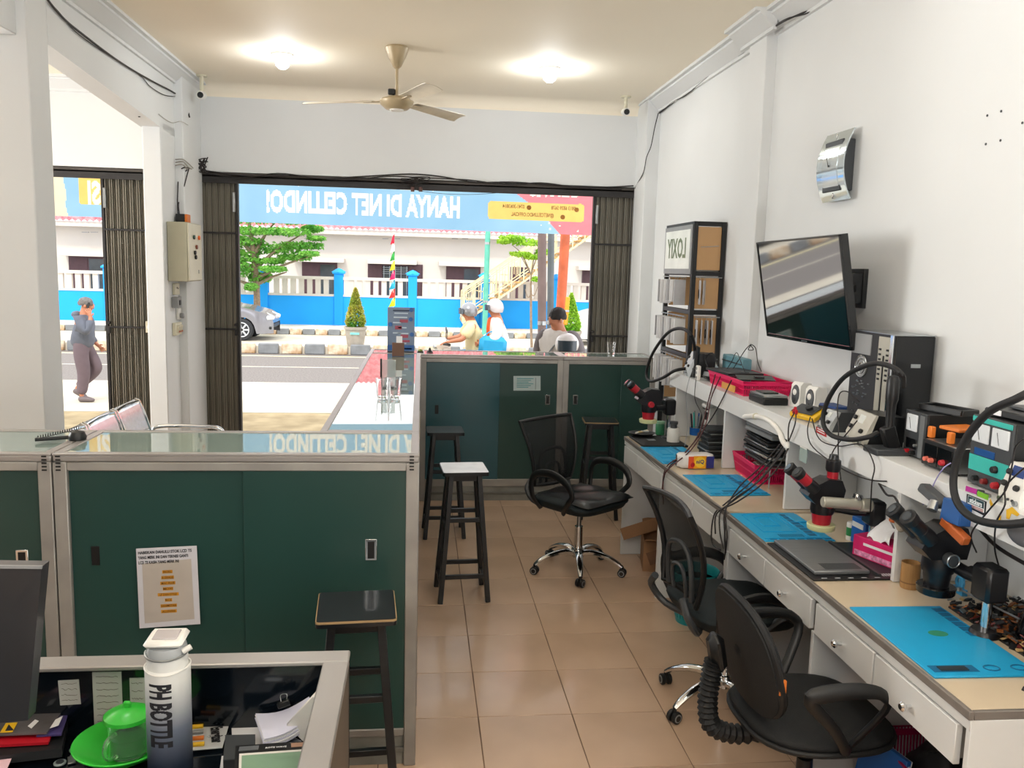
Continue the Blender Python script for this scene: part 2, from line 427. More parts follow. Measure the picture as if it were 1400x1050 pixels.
for k in range(-36, 24):
    x = .39*k+.05
    (MB().box((0, 0, .09), (.36, .12, .18), None, .015).build('kerb_block', k_grey if k % 2 else k_white, fk)).location = (x, 26.9, G)

# blue boundary wall
YWL = 29.4
blue_w = mat('blue_wall_paint', '#089cf2', .7, var=.04, scale=1); wht_w = mat('white_wall_paint', '#cdc6be', .75, var=.03, scale=.6)
zb = onY(400, 404, YWL).z; zr = onY(400, 377, YWL).z
t = thing('boundary_wall', 'bright blue boundary wall with white balusters across the road', 'wall', (0, YWL, G+.14))
z0 = G+.14
MB().bx(-22, 16, 0, .2, 0, zb-z0).build('wall_base', blue_w, t)
MB().bx(-22, 16, -.02, .22, zb-z0, zb-z0+.07).build('lower_rail', wht_w, t)
MB().bx(-22, 16, -.02, .22, zr-z0-.1, zr-z0).build('top_rail', wht_w, t)
px0 = onY(463, 400, YWL).x; sp = onY(564, 400, YWL).x-px0
pil = MB().bx(-.15, .15, -.06, .28, 0, zr-z0+.1, .01).bx(-.2, .2, -.11, .33, zr-z0+.1, zr-z0+.16, .01).lathe([(.26, 0), (.1, .1), (.0, .14)], (0, .11, zr-z0+.16), 4, sx=1)
bal = MB().bx(-.085, .085, .03, .15, zb-z0+.07, zr-z0-.1)
P0 = B0 = None
for k in range(-7, 5):
    x = px0+sp*k
    if P0 is None: P0 = pil.build('pillar', blue_w, t); o = P0
    else: o = P0.copy(); COL.objects.link(o)
    o.location = (x, 0, 0)
    for j in range(7):
        if B0 is None: B0 = bal.build('baluster', wht_w, t); o = B0
        else: o = B0.copy(); COL.objects.link(o)
        o.location = (x+.42+(sp-.84)*j/6, 0, 0)

# white building with a red tiled roof
YB = 35
win_m = mat('window_brown_frame', '#4a2f35', .5, var=.1); win_g = mat('window_dark_glass', '#3e4448', .15, var=.2, scale=3)
roof_m = mat('roof_red_tiles', '#c25560', .7, var=.12, scale=4, color2='#d98a8c')
t = thing('street_building', 'long white house with red tiled roof and brown windows across the road', 'building', (0, YB, G))
MB().bx(-26, 18, 0, .3, 0, 3.3-G).build('facade', wht_w, t)
ze = onY(450, 318, YB-.6).z-G
MB().bx(-26, 18, -.62, -.55, ze-.05, ze+.14).bx(-26, 18, -.6, 0, ze-.06, ze-.03).build('fascia', wht_w, t)
def roof(u, v):
    x = -26+44*u; row = v*9; k = int(min(row, 8.999)); fr = row-k
    y = -.7+4.2*v; z = ze+.12+2.5*v+.05*(1-fr)+.035*math.cos(x*2*PI/.22)
    return (x, y, z)
MB().sheet(roof, 1000, 27).build('roof', roof_m, t)
def win(xl, xr, yt, open_=False):
    a = onY(xl, yt, YB-.03); b_ = onY(xr, yt, YB-.03); x0, x1 = a.x, b_.x; z1 = a.z-G; z0 = .9
    f = MB().bx(x0-.06, x1+.06, -.05, .02, z0-.06, z1+.06).build('window', win_m, t)
    if open_:
        wd = x1-x0
        MB().bx(x0+wd*.26, x1-wd*.26, -.06, -.052, z0, z1-.03).build('pane', win_g, f)
        b = MB()
        for q in range(5): b.bx(x0+wd*(.28+.11*q)-.012, x0+wd*(.28+.11*q)+.012, -.08, -.062, z0, z1-.03)
        for q in range(4): b.bx(x0+wd*.26, x1-wd*.26, -.08, -.062, z1-.1-q*.08, z1-.085-q*.08)
        b.build('grille', steel, f)
        MB().bx(x0, x0+wd*.24, -.1, -.055, z0, z1).build('shutter', win_m, f); MB().bx(x1-wd*.24, x1, -.1, -.055, z0, z1).build('shutter', win_m, f)
    else:
        wd = (x1-x0)/2
        for q in range(2): MB().bx(x0+q*wd+.03, x0+(q+1)*wd-.03, -.062, -.052, z0+.03, z1-.03).build('pane', win_g if q else win_m, f)
def canopy(xl, xr, y_):
    a = onY(xl, y_, YB-.4); b_ = onY(xr, y_, YB-.4)
    MB().bx(a.x, b_.x, -.62, 0, a.z-G-.1, a.z-G+.07, .01).build('canopy', wht_w, t)
for xl, xr, yt, o_ in ((96, 145, 352, False), (415, 459, 360, False), (505, 576, 362, True), (612, 655, 366, False), (798, 830, 371, False), (700, 722, 367, False), (250, 295, 356, False)): win(xl, xr, yt, o_)
for xl, xr, y_ in ((84, 158, 346), (400, 471, 354), (503, 570, 357), (600, 665, 360), (790, 840, 366), (240, 300, 350)): canopy(xl, xr, y_)
for px in (420, 527, 543, 622, 636, 116, 128, 810):
    p = onY(px, 325 if px > 200 else 316, YB-.5); b = MB()
    b.bx(p.x-.12, p.x+.12, -.5, -.4, p.z-G-.05, p.z-G-.03); b.build('soffit_vent', k_grey, t)

# banner, seen from behind
ban_b = mat('banner_blue', '#8fbfe2', .6, var=.1, scale=.9, color2='#a9d6ee')
ban_r = mat('banner_red', '#f28e98', .6, var=.05); ban_y = mat('banner_yellow', '#fbd27a', .6, var=.04); ban_c = mat('banner_cream', '#fbeccb', .6, var=.03)
ban_w = mat('banner_letter', '#fff8ea', .6, var=.02); ban_t = mat('banner_small_print', '#a57a48', .6); ban_k = mat('banner_seam', '#8fb0c8', .6)
for mm in (ban_b, ban_r, ban_y, ban_c, ban_w):   # thin printed cloth lets daylight through
    nt = mm.node_tree; out = nt.nodes['Material Output']; pb = nt.nodes['Principled BSDF']; tr = nt.nodes.new('ShaderNodeBsdfTranslucent'); mx = nt.nodes.new('ShaderNodeMixShader')
    nt.links.new(nt.nodes['Color Ramp'].outputs['Color'], tr.inputs['Color']); mx.inputs[0].default_value = .75
    nt.links.new(pb.outputs[0], mx.inputs[1]); nt.links.new(tr.outputs[0], mx.inputs[2]); nt.links.new(mx.outputs[0], out.inputs['Surface'])
YN = 9.55
t = thing('shop_banner', 'large blue and red shop banner, lettering mirrored, seen from behind', 'banner', (0, YN, 2.2))
Z0 = 2.2
def rel(u, v, y=YN): p = onY(u, v, y); return (p.x, p.z-Z0)
zt = 1.0
bl = rel(322, 303)[1]; br = rel(812, 322)[1]
def rrect(x0, x1, z0, z1, r=.03):
    P = []
    for cx, cz, a in ((x1-r, z0+r, -90), (x1-r, z1-r, 0), (x0+r, z1-r, 90), (x0+r, z0+r, 180)):
        for q in range(5): an = math.radians(a+q*22.5); P.append((cx+r*math.cos(an), cz+r*math.sin(an)))
    return P
xa, za = rel(668, 275); xb, zb_ = rel(799, 279); xc, zc = rel(798, 304); xd, zd = rel(668, 299)
def inpoly(x, y, P):
    r = False
    for (x0, y0), (x1, y1) in zip(P, P[1:]+P[:1]):
        if (y0 > y) != (y1 > y) and x < (x1-x0)*(y-y0)/(y1-y0)+x0: r = not r
    return r
masks = []
def addmask(u, v, txt, h, sx, bold=.045, sp=1, xr=None):
    x, z = rel(u, v) if xr is None else xr
    f, a, b_ = textmask(txt, h/.7, bold, sx, 'CENTER' if xr is None else 'RIGHT', sp); masks.append((x, z, f, a, b_, h))
addmask(498, 281, 'HANYA DI NET CELLINDO!', .217, .545, .045, 1.02)
addmask(535, 245, 'GRATIS CEK DAN SERVIS', .217, .6); addmask(757, 256, 'SERVIS', .217, .62)
bxp = rrect(xa, xb, (zc+zd)/2, (za+zb_)/2); xy, zy = rel(109, 279); yb = rrect(xy, xy+1.3, zy, zy+.75)
x, z = rel(122, 265); addmask(0, 0, 'GARANSI', .22, .62, xr=(xy+.08, z))
redp = [(rel(776, 321)[0], br-.1), (4, br-.1), (4, zt+.1), (rel(690, 262)[0], zt+.1), (rel(708, 262)[0], rel(708, 266)[1]), (rel(740, 290)[0], rel(740, 290)[1])]
x0 = rel(92, 300)[0]; x1 = rel(88, 246)[0]; crp = [(-6, bl-.1), (x0+.04, bl-.1), (x0-.01, bl+.12), (x1+.02, bl+.22), (x1-.02, bl+.45), (x1, zt+.1), (-6, zt+.1)]
dots = [rel(u, v) for u, v in ((740, 308), (751, 305), (752, 313), (765, 309), (790, 316))]
cs = .0108; xl_, xr_ = -6.0, rel(812, 322)[0]+1.2; nx = int((xr_-xl_)/cs); nz = int((zt-.12-bl)/cs)
vs_ = []; fs_ = []; mi_ = []
for j_ in range(nz+1):
    for i_ in range(nx+1):
        x = xl_+i_*cs; vs_.append((x, .012*math.sin(x*2.1), (br if x > 0 else bl) + (0)+j_*cs if False else lerp(bl, br, min(1, max(0, (x+2.0)/3.93)))+j_*cs))
for j_ in range(nz):
    for i_ in range(nx):
        a_ = j_*(nx+1)+i_; x = xl_+(i_+.5)*cs; z = vs_[a_][2]+cs/2; m_ = 0
        if inpoly(x, z, redp): m_ = 1
        if x < x1+.2 and inpoly(x, z, crp): m_ = 3
        if inpoly(x, z, bxp) or (x < -2 and inpoly(x, z, yb)): m_ = 2
        for (mx_, mz_, f_, a2, b2, h_) in masks:
            lx = -(x-mx_); 
            if a2 <= lx <= b2 and abs(z-mz_) < h_ and f_(lx, z-mz_): m_ = 4
        for dx_, dz_ in dots:
            if (x-dx_)**2+(z-dz_)**2 < .009**2: m_ = 4
        fs_.append((a_, a_+1, a_+nx+2, a_+nx+1)); mi_.append(m_)
b = MB(); b.v = [Vector(v) for v in vs_]; b.f = fs_; b.mi = mi_
b.build('printed_cloth', [ban_b, ban_r, ban_y, ban_c, ban_w], t)
def mtext(u, v, txt, h, sx, mat_, name, bold=.02, y=-.012, align='CENTER', sp=1):
    x, z = rel(u, v)
    b = MB(); b.text(txt, h/.7, wallM((x, y, z), (-1, 0, 0), (0, 0, 1)), depth=.002, bold=bold, sx=sx, align=align, sp=sp); return b.build(name, mat_, t)
mtext(770, 285, '0813 6839 5678', .041, .72, ban_t, 'phone_number', .02, y=-.018); mtext(702, 282.5, '0741-3063814', .041, .72, ban_t, 'phone_number', .02, y=-.018)
mtext(728, 294, '@NETCELLINDO.OFFICIAL', .041, .68, ban_t, 'account_name', .02, y=-.018)
for u, v in ((788, 287), (723, 284), (769, 297)):
    x, z = rel(u, v); b = MB(); b.cyl((x, -.02, z), (x, -.016, z), .026, n=20); b.mat(1).cyl((x, -.022, z), (x, -.019, z), .017, n=16); b.build('round_icon', [ban_t, ban_y], t)
# canopy that carries the banner
struct('canopy_slab', MB().bx(-6.2, 3.6, 7.86, 9.4, 3.3, 3.4), wht_w)

# ---------------------------------------------------------------- plants
bark = mat('bark', '#8d7a66', .85, var=.2, scale=20, bump=.3)
def leafmat(n, a, b): 
    m_ = mat(n, a, .6, var=.1, scale=2.5, color2=b)
    nt = m_.node_tree; out = nt.nodes['Material Output']; pb = nt.nodes['Principled BSDF']; tr = nt.nodes.new('ShaderNodeBsdfTranslucent'); mx = nt.nodes.new('ShaderNodeMixShader')
    nt.links.new(nt.nodes['Color Ramp'].outputs['Color'], tr.inputs['Color']); mx.inputs[0].default_value = .4
    nt.links.new(pb.outputs[0], mx.inputs[1]); nt.links.new(tr.outputs[0], mx.inputs[2]); nt.links.new(mx.outputs[0], out.inputs['Surface']); return m_
leaf_a = leafmat('leaves_deep', '#4f9f3a', '#9bd262'); leaf_b = leafmat('leaves_lime', '#6fb52a', '#b9d94a'); leaf_c = leafmat('leaves_variegated', '#5f9a33', '#d3c25a')
def leaves(b, pads, n, size):
    for (cx, cy, cz, rx, ry, rz) in pads:
        for _ in range(n):
            a = random.uniform(0, 2*PI); r = math.sqrt(random.random()); z = random.uniform(-1, 1)
            p = Vector((cx+rx*r*math.cos(a), cy+ry*r*math.sin(a), cz+rz*z*(1-.5*r)))
            R = Euler((random.uniform(-.9, .9), random.uniform(-.9, .9), random.uniform(0, 6.3))).to_matrix(); s_ = size*random.uniform(.6, 1.2)
            b.add([p+R@Vector(q) for q in ((-s_, 0, 0), (0, -s_*.5, .02), (s_, 0, 0), (0, s_*.5, .02))], [(0, 1, 2, 3)])
YT = 27.8
def P_(u, v, y=YT): p = onY(u, v, y); return Vector((p.x, p.y, p.z))
base = P_(352, 450); base.z = G+.14
t = thing('layered_tree', 'green tree with flat layered branches behind the parked car', 'tree', base)
tk = MB(); tk.tube([Vector((0, 0, 0)), P_(351, 400)-base, P_(349, 370)-base, P_(346, 340)-base, P_(340, 300)-base], [.12, .1, .1, .08, .05], 8, smooth=4)
for (u, v), s0 in (((300, 345), 372), ((410, 322), 368), ((425, 350), 382), ((392, 372), 390), ((310, 380), 392), ((300, 310), 350), ((380, 300), 345)):
    tk.tube([P_(349, s0)-base, P_(lerp(349, u, .5), lerp(s0, v, .6))-base, P_(u, v)-base], [.07, .04, .015], 6, smooth=4)
tk.build('trunk', bark, t)
b = MB(); pads = []
for u, v, wu, wv in ((345, 316, 40, 7), (395, 318, 34, 6), (425, 312, 18, 5), (335, 330, 34, 6), (372, 340, 36, 6), (412, 336, 30, 4), (432, 326, 12, 3), (330, 350, 28, 7), (365, 357, 28, 5), (400, 352, 30, 4), (332, 368, 22, 8), (352, 380, 18, 6), (375, 368, 20, 4), (425, 347, 16, 3), (300, 330, 30, 14), (290, 355, 26, 12), (340, 300, 60, 8), (346, 392, 10, 5), (400, 300, 40, 6)):
    p = P_(u, v); sc_ = YT/FOC; pads.append((p.x-base.x, random.uniform(-.5, .5), p.z-base.z, wu*sc_*random.uniform(.7, 1), .7, wv*sc_*random.uniform(.9, 1.6)))
leaves(b, pads, 420, .085); props(b.build('foliage', leaf_a, t, smooth=False), kind='stuff')
YM = 21.25
base = onY(727, 478, YM); base.z = G+.19
t = thing('young_street_tree', 'slender young tree with lime green leaves beside the steel poles', 'tree', base)
sc_ = YM/FOC
tk = MB(); q = lambda u, v: onY(u, v, YM)-base
tk.tube([(0, 0, 0), q(726, 440), q(726, 405), q(726, 380), q(731, 345)], [.035, .032, .03, .02, .012], 8, smooth=3)
for u, v in ((718, 395), (735, 392), (700, 335), (742, 340), (712, 350)): tk.tube([q(726, 402 if v > 390 else 375), q((726+u)/2, v+12), q(u, v)], [.018, .012, .006], 5, smooth=3)
tk.build('trunk', bark, t)
b = MB(); leaves(b, [(q(u, v).x, 0, q(u, v).z, wu*sc_, .35, wv*sc_) for u, v, wu, wv in ((700, 326, 18, 5), (722, 332, 22, 6), (712, 348, 15, 4), (728, 352, 12, 4), (690, 330, 10, 4), (735, 382, 8, 4), (741, 345, 8, 6))], 260, .055)
props(b.build('foliage', leaf_b, t, smooth=False), kind='stuff')
pot_m = mat('concrete_pot', '#a79f93', .8, var=.1, scale=6)
def potshrub(u, ybase, ytop, wpx, label, y, lm, side=1):
    base = onY(u, ybase, y); base.z = G+.19; sc_ = y/FOC; h = (ybase-ytop)*sc_
    t = thing('potted_conifer', label, 'plant', base)
    ph = h*.34; R = wpx*sc_/2
    MB().lathe([(R*.72, 0), (R*.78, .03), (R*.98, ph*.86), (R*1.06, ph*.86), (R*1.08, ph), (R*.97, ph), (R*.93, ph*.9), (.001, ph*.9)], n=20).build('pot', pot_m, t)
    MB().box((.0, -R*.93, ph*.68), (.22, .03, .05)).build('pot_label', mat('pot_label_teal', '#7fd0c8', .5), t)
    MB().cyl((0, 0, ph*.85), (0, 0, h*.9), .03, .008, 6).build('stem', bark, t)
    b = MB()
    for k in range(2600):
        f = random.random(); z = ph+(h-ph)*f; rr = R*1.05*((1-f)**.8)*(.55+.45*min(1, f*5+.35)); a = random.uniform(0, 2*PI); r = rr*random.uniform(.75, 1.05)
        p = Vector((r*math.cos(a), r*math.sin(a), z)); E_ = Euler((random.uniform(-1, 1), random.uniform(-1, 1), random.uniform(0, 6.3))).to_matrix(); s_ = random.uniform(.03, .055)
        b.add([p+E_@Vector(w_) for w_ in ((-s_, 0, 0), (0, -s_*.5, 0), (s_, 0, 0), (0, s_*.5, 0))], [(0, 1, 2, 3)])
    props(b.build('foliage', lm, t, smooth=False), kind='stuff')
potshrub(486, 467, 389, 29, 'cone-shaped shrub in a grey pot on the road median, left of the flag pole', YM, leaf_c)
potshrub(779, 474, 396, 30, 'cone-shaped lime shrub on the median behind the standing man', YM, leaf_b)

# ---------------------------------------------------------------- poles, flag, stair
def pole(name, label, u0, v0, u1, v1, wpx, y, m_, zfoot=G):
    a = onY(u0, v0, y); c = onY(u1, v1, y); d = (c-a)/(c.z-a.z); foot = a+d*(zfoot-a.z); top = a+d*(3.6-a.z)
    t = thing(name, label, 'pole', foot); r = wpx*y/FOC/2
    MB().cyl((0, 0, 0), top-foot, r*1.05, r, 16).build('shaft', m_, t); MB().cyl((0, 0, 0), (0, 0, .06), r*1.5, n=16).build('foot_plate', m_, t)
    b = MB(); k = top-foot
    for f in (.35, .72): c_ = k*f; MB().cyl(c_-Vector((0, 0, .03)), c_+Vector((0, 0, .03)), r*1.12, n=16).build('clamp_band', steel, t)
    return t
pole('steel_pole', 'brown-grey steel pole, leftmost of the thick trio behind the standing man', 741, 480, 741, 320, 11.5, 13, mat('brown_grey_steel', '#6a5a57', .6, var=.15, scale=4))
pole('steel_pole', 'dark grey steel pole in the middle of the thick trio', 752, 480, 753.5, 320, 9, 13.2, mat('grey_steel_paint', '#5c6468', .6, var=.15, scale=4))
leaning = pole('leaning_pole', 'rust-orange leaning pole behind the standing man', 763, 480, 773, 320, 13, 13.5, mat('rust_orange_paint', '#c0603c', .6, var=.2, scale=5))
pole('sign_pole', 'teal green pole behind the scooter riders', 662, 470, 667, 318, 7, 21.3, mat('teal_pole_paint', '#5fb5a0', .6, var=.1))
o = onY(774.5, 425, 13.3)
o = o-leaning.location
pb = MB().box(o, (.06, .08, .44), (0, .06, 0), .01).build('amber_box', mat('amber_paint', '#f0a32c', .6), leaning); MB().box(o+Vector((0, -.045, 0)), (.07, .01, .03)).build('strap', steel, pb)
# flag pole with pennants
base = onY(537.5, 470, YM+.05); base.z = G+.19
t = thing('pennant_pole', 'thin pole with red, white, green and yellow pennants above the standee', 'flag', base)
q = lambda u, v: onY(u, v, YM+.05)-base
MB().tube([(0, 0, 0), q(537.5, 400), q(536.5, 316)], [.012, .01, .006], 6).build('pole', mat('pale_pole', '#c7c3b5', .6), t)
fl = [('#d3183a', 320), ('#eef0ee', 331), ('#2d9b3f', 343), ('#f0dc2a', 356), ('#d81f63', 369), ('#22a6c4', 382), ('#e5322c', 394), ('#c6e01f', 406)]
for k, (c_, v) in enumerate(fl):
    a = q(537, v); w_ = (5.5+.5*k)*YM/FOC
    b = MB(); h = 12*YM/FOC
    b.sheet(lambda s_, r_, a=a, w_=w_, h=h: (a.x+.01-w_*r_*(.35+.65*s_)+w_*.3, a.y+.03*math.sin(s_*5+r_*3), a.z-h*s_-.04*r_), 4, 4, .006)
    b.build('pennant', mat('pennant_'+c_[1:], c_, .7, var=.05), t)
# pedestrian stair with railing
YS = 28.2
stair_m = mat('stair_cream_paint', '#d9cba2', .6, var=.06); stair_d = mat('stair_ochre', '#c39a5e', .7, var=.1)
a = onY(632, 441, YS); c = onY(816, 316, YS); base = Vector((a.x, YS, G+.14)); c = c-base; a = a-base
t = thing('outdoor_staircase', 'cream metal staircase rising to the right behind the poles', 'stairs', base)
for dy in (0, 1.1):
    MB().bar((a.x, dy, a.z-.02), (c.x, dy, c.z-.02), .05, .26, (0, 1, 0)).build('stringer', stair_m, t)
n = 22
for k in range(n):
    f = (k+.5)/n; MB().box((lerp(a.x, c.x, f), .55, lerp(a.z, c.z, f)+.02), (.28, 1.06, .04)).build('tread', stair_d, t)
for dy in (-.03, 1.1):
    rh = 1.02; b = MB(); b.bar((a.x, dy, a.z+rh), (c.x, dy, c.z+rh), .05, .05, (0, 1, 0)); b.bar((a.x, dy, a.z+rh-.15), (c.x, dy, c.z+rh-.15), .03, .03, (0, 1, 0)); b.bar((a.x, dy, a.z+.22), (c.x, dy, c.z+.22), .03, .03, (0, 1, 0)); b.build('handrail', stair_m, t)
    for k in range(12):
        f = k/11; x = lerp(a.x, c.x, f); z = lerp(a.z, c.z, f)
        MB().bx(x-.02, x+.02, dy-.02, dy+.02, z, z+rh).build('baluster', stair_m, t)
        if k < 11:
            x2 = x+(c.x-a.x)/22; z2 = z+(c.z-a.z)/22
            b = MB(); b.bx(x2-.012, x2+.012, dy-.012, dy+.012, z2+.35, z2+rh-.15); b.bx(x2-.1, x2+.1, dy-.012, dy+.012, z2+.6, z2+.625); b.bx(x2+.06, x2+.08, dy-.012, dy+.012, z2+.3, z2+.75); b.build('infill', stair_m, t)
for x in (0.05, .35): MB().bx(x-.03, x+.03, -.03, .03, 0, 1.2).build('post', stair_m, t)

# ---------------------------------------------------------------- cars
tyre = mat('tyre', '#24262a', .7); rim = mat('alloy', '#c9cdd2', .35, .6, var=.03); car_gl = mat('car_glass', '#3a444e', .06, var=.05, coat=.5)
def car(name, label, nose, length, body_m, van=False, flip=1, y=25.2):
    t = thing(name, label, 'car', nose)
    # local: x from 0 (nose) to -length*flip... profile (x, z lower/upper)
    if van: top = [(0, .55), (.04, .8), (.5, .98), (.9, 1.1), (1.6, 1.62), (2.4, 1.72), (3.9, 1.68), (4.25, 1.5), (4.35, .9), (4.35, .5)]
    else: top = [(0, .5), (.03, .68), (.25, .8), (.75, .93), (1.15, 1.0), (1.95, 1.42), (2.5, 1.5), (3.3, 1.45), (3.95, 1.1), (4.15, .95), (4.2, .5)]
    def zt(x):
        for (x0, z0), (x1, z1) in zip(top, top[1:]):
            if x0 <= x <= x1: return lerp(z0, z1, (x-x0)/(x1-x0+1e-9))
        return .5
    belt = 1.0 if van else .95
    wx = (.82, length-.78)
    def sec(u, v):
        x = u*length; hw = .86*(1-.35*max(0, (.45-x)/.45)**2-.22*max(0, (x-length+.45)/.45)**2)
        zl = .2
        for w0 in wx:
            d = abs(x-w0)
            if d < .36: zl = max(zl, .3+math.sqrt(max(0, .36**2-d*d)))
        zu = zt(x); s_ = v*2-1
        # walk round: left sill -> over -> right sill
        a = (1-abs(s_)); side = -1 if s_ < 0 else 1
        if a < .5: z = lerp(min(zl, zu-.02), min(belt, zu), a/.5); w_ = hw*(1-.03*abs(a/.5-.6))
        else:
            k = (a-.5)/.5; z = lerp(min(belt, zu), zu, math.sin(k*PI/2)**.8); w_ = hw*(1-.22*k*(1 if zu > belt+.1 else .2)) if k < .8 else hw*.78*(1-k)/.2
        return (-x*flip, side*w_, z)
    MB().sheet(sec, 60, 28).build('body', body_m, t, ang=50)
    # side glass and windscreen
    g = MB()
    gx0, gx1 = (1.25, 3.9) if van else (1.45, 3.7)
    for sd in (-1, 1):
        pts = [(gx0, belt+.02)]+[(x, zt(x)-.1) for x in ([1.7, 2.4, 3.0, 3.7] if van else [2.0, 2.5, 3.1, 3.55])]+[(gx1, belt+.02)]
        g.slab([(-x*flip, sd*(.865-.19*max(0, (z-belt)/(zt(min(x, gx1))-belt+.001))*.8), z) for x, z in pts], .012, (0, sd, 0))
    g.build('side_window', car_gl, t)
    for w0 in wx:
        for sd in (-1, 1):
            wm = MB().cyl((-w0*flip, sd*.68, .31), (-w0*flip, sd*.86, .31), .31, n=28, bev=.03).build('wheel', tyre, t)
            b = MB(); b.cyl((-w0*flip, sd*.85, .31), (-w0*flip, sd*.868, .31), .055, n=12)
            for k in range(7):
                a = 2*PI*k/7; b.bar((-w0*flip, sd*.865, .31), (-w0*flip+.19*math.cos(a), sd*.865, .31+.19*math.sin(a)), .045, .015, (0, 1, 0))
            b.tube([(-w0*flip+.195*math.cos(2*PI*k/24), sd*.865, .31+.195*math.sin(2*PI*k/24)) for k in range(24)], .016, 6, closed=True); b.build('alloy_rim', rim, wm)
    b = MB()
    for sd in (-1, 1): b.box((-.16*flip, sd*.56, .68), (.3, .3, .12), (0, .35*flip, sd*.5*flip), .03)
    b.build('headlamp', mat('headlamp', '#dfe5ea', .1, coat=1), t)
    MB().box((-.06*flip, 0, .42), (.1, 1.1, .14), None, .03).build('grille', black_pl, t)
    b = MB()
    for sd in (-1, 1): b.box((-.1*flip, sd*.6, .36), (.12, .16, .08), None, .02)
    b.build('fog_lamp', black_pl, t)
    b = MB()
    for sd in (-1, 1): b.box((-1.55*flip, sd*.93, 1.0), (.1, .16, .12), None, .03)
    b.build('door_mirror', body_m, t)
    MB().bx(-2.45*flip-.004, -2.45*flip+.004, -.868, -.862, .35, .95).build('door_gap', black_pl, t)
    return t
n_ = onZ(372, 457, G); n_.y = 25.2; n_.x = onY(372, 440, 24.4).x; n_.z = G
car('parked_car', 'silver-grey hatchback facing right at the left edge of the big opening', n_, 4.2, mat('silver_paint', '#8e8f98', .25, .5, var=.03, coat=.6))
n_ = Vector((onY(783, 440, 25).x, 25.4, G))
car('passing_van', 'white van half hidden behind the right folding gate', n_, 4.35, mat('white_car_paint', '#c7c8c9', .3, .1, var=.03, coat=.6), van=True, flip=-1)

# ================================================================== COUNTERS
top_glass = mat('counter_top_glass', '#84968f', .004, var=.04, scale=1.5, ior=2.0, spec=.8)
slot_m = mat('handle_slot', '#08090a', .5); stain_m = mat('counter_side_board', '#23403c', .5, var=.3)
def counter(label, loc, rz, W, D, H, doors, handles, dm, post_w=.045, left_post=True, zb=.15, plinth=.12, mid=None):
    # local x along the front, front faces -y
    t = thing('display_counter', label, 'counter', loc, rz, None)
    MB().bx(.004, W-.004, .03, D-.006, .02, H-.035, .002).build('cabinet_body', stain_m, t)
    b = MB().bx(0, W, 0, D, H-.03, H-.008, .004); b.build('top_frame', alu, t)
    MB().bx(.028, W-.028, .028, D-.028, H-.012, H-.0035).build('glass_top', top_glass, t)
    for a_, c_, y0, y1 in ((0, W, 0, .03), (0, W, D-.03, D)): MB().bx(a_, c_, y0, y1, H-.01, H, .002).build('top_edge', alu, t)
    for x0 in (0, W-.03): MB().bx(x0, x0+.03, .03, D-.03, H-.01, H, .002).build('top_edge', alu, t)
    MB().bx(post_w, W-post_w, 0, .03, H-.062, H-.031, .003).build('top_rail', alu_worn, t)
    MB().bx(post_w, W-post_w, 0, .03, plinth, zb, .003).build('bottom_rail', alu_worn, t)
    for x0 in (0, W-post_w): MB().bx(x0, x0+post_w, -.002, .034, 0, H-.031, .003).build('post', alu_worn, t)
    if mid: MB().bx(mid-post_w/2, mid+post_w/2, -.002, .03, plinth, H-.031, .003).build('post', alu_worn, t)
    MB().bx(post_w, W-post_w, .015, .03, 0, plinth-.002).build('plinth', mat('plinth_board', '#8f8f88', .6, var=.2, scale=6), t)
    MB().bx(post_w, W-post_w, .0, .018, plinth*.45, plinth*.6, .002).build('plinth_groove', mat('dirty_rail', '#6f6d66', .6, var=.2), t)
    for k, (x0, x1, mm, dep) in enumerate(doors):
        d = MB().bx(x0, x1, dep, dep+.012, zb, H-.062, .0015).build('sliding_door', mm, t)
        for hx, hz, kind in handles:
            if x0 < hx < x1:
                b = MB()
                if kind == 'c': b.mat(0).bx(hx-.021, hx+.021, dep-.004, dep, hz-.04, hz+.04, .002); b.mat(1).bx(hx-.012, hx+.012, dep-.0055, dep-.003, hz-.032, hz+.032)
                else: b.mat(1).bx(hx-.014, hx+.014, dep-.003, dep, hz-.035, hz+.035, .002)
                b.build('recessed_handle', [chrome, slot_m], d)
    return t
# front pair
c1 = counter('dark green counter with a notice taped to its door, in front of the shop floor', (-1.253, 3.0, 0), 0, 1.253, .43, 1.2,
        [(.045, .66, green_board, .016), (.635, 1.208, green_board, .004)], [(.124, .829, 'd'), (1.084, .846, 'c')], green_board)
c2 = counter('dark green counter behind the computer monitor, at the left edge', (-2.52, 3.0, 0), 0, 1.262, .43, 1.2,
        [(.045, .66, green_board, .004), (.64, 1.217, green_board, .016)], [(1.146, .813, 'c')], green_board)
# leg running to the back
c3 = counter('long glass-topped counter running back towards the street, carrying the two tumblers', (0, 3.432, 0), PI/2, 3.24, .4, 1.2,
        [(.045, .85, teal_board, .016), (.83, 1.62, green_board, .004), (1.62, 2.45, green_board, .016), (2.43, 3.2, teal_board, .004)], [(.2, .83, 'd'), (2.9, .83, 'd')], teal_board, mid=1.62)
# rear pair
c4 = counter('rear counter with blue-green doors and a small printed label', (.004, 6.68, 0), 0, 1.141, .38, 1.19,
        [(.045, .63, teal_board, .004), (.605, 1.096, green_board, .016)], [(.131, .749, 'd'), (1.023, .835, 'c')], teal_board, zb=.18)
c5 = counter('rear counter with green doors behind the first microscope, by the right wall', (1.146, 6.68, 0), 0, .76, .38, 1.19,
        [(.045, .5, green_board, .016), (.48, .715, green_board, .004)], [(.108, .837, 'c')], green_board, zb=.18)
c6 = counter('short rear corner counter under the black price stand', (-.404, 6.685, 0), 0, .404, .375, 1.19, [(.045, .36, green_board, .004)], [], green_board, zb=.18)
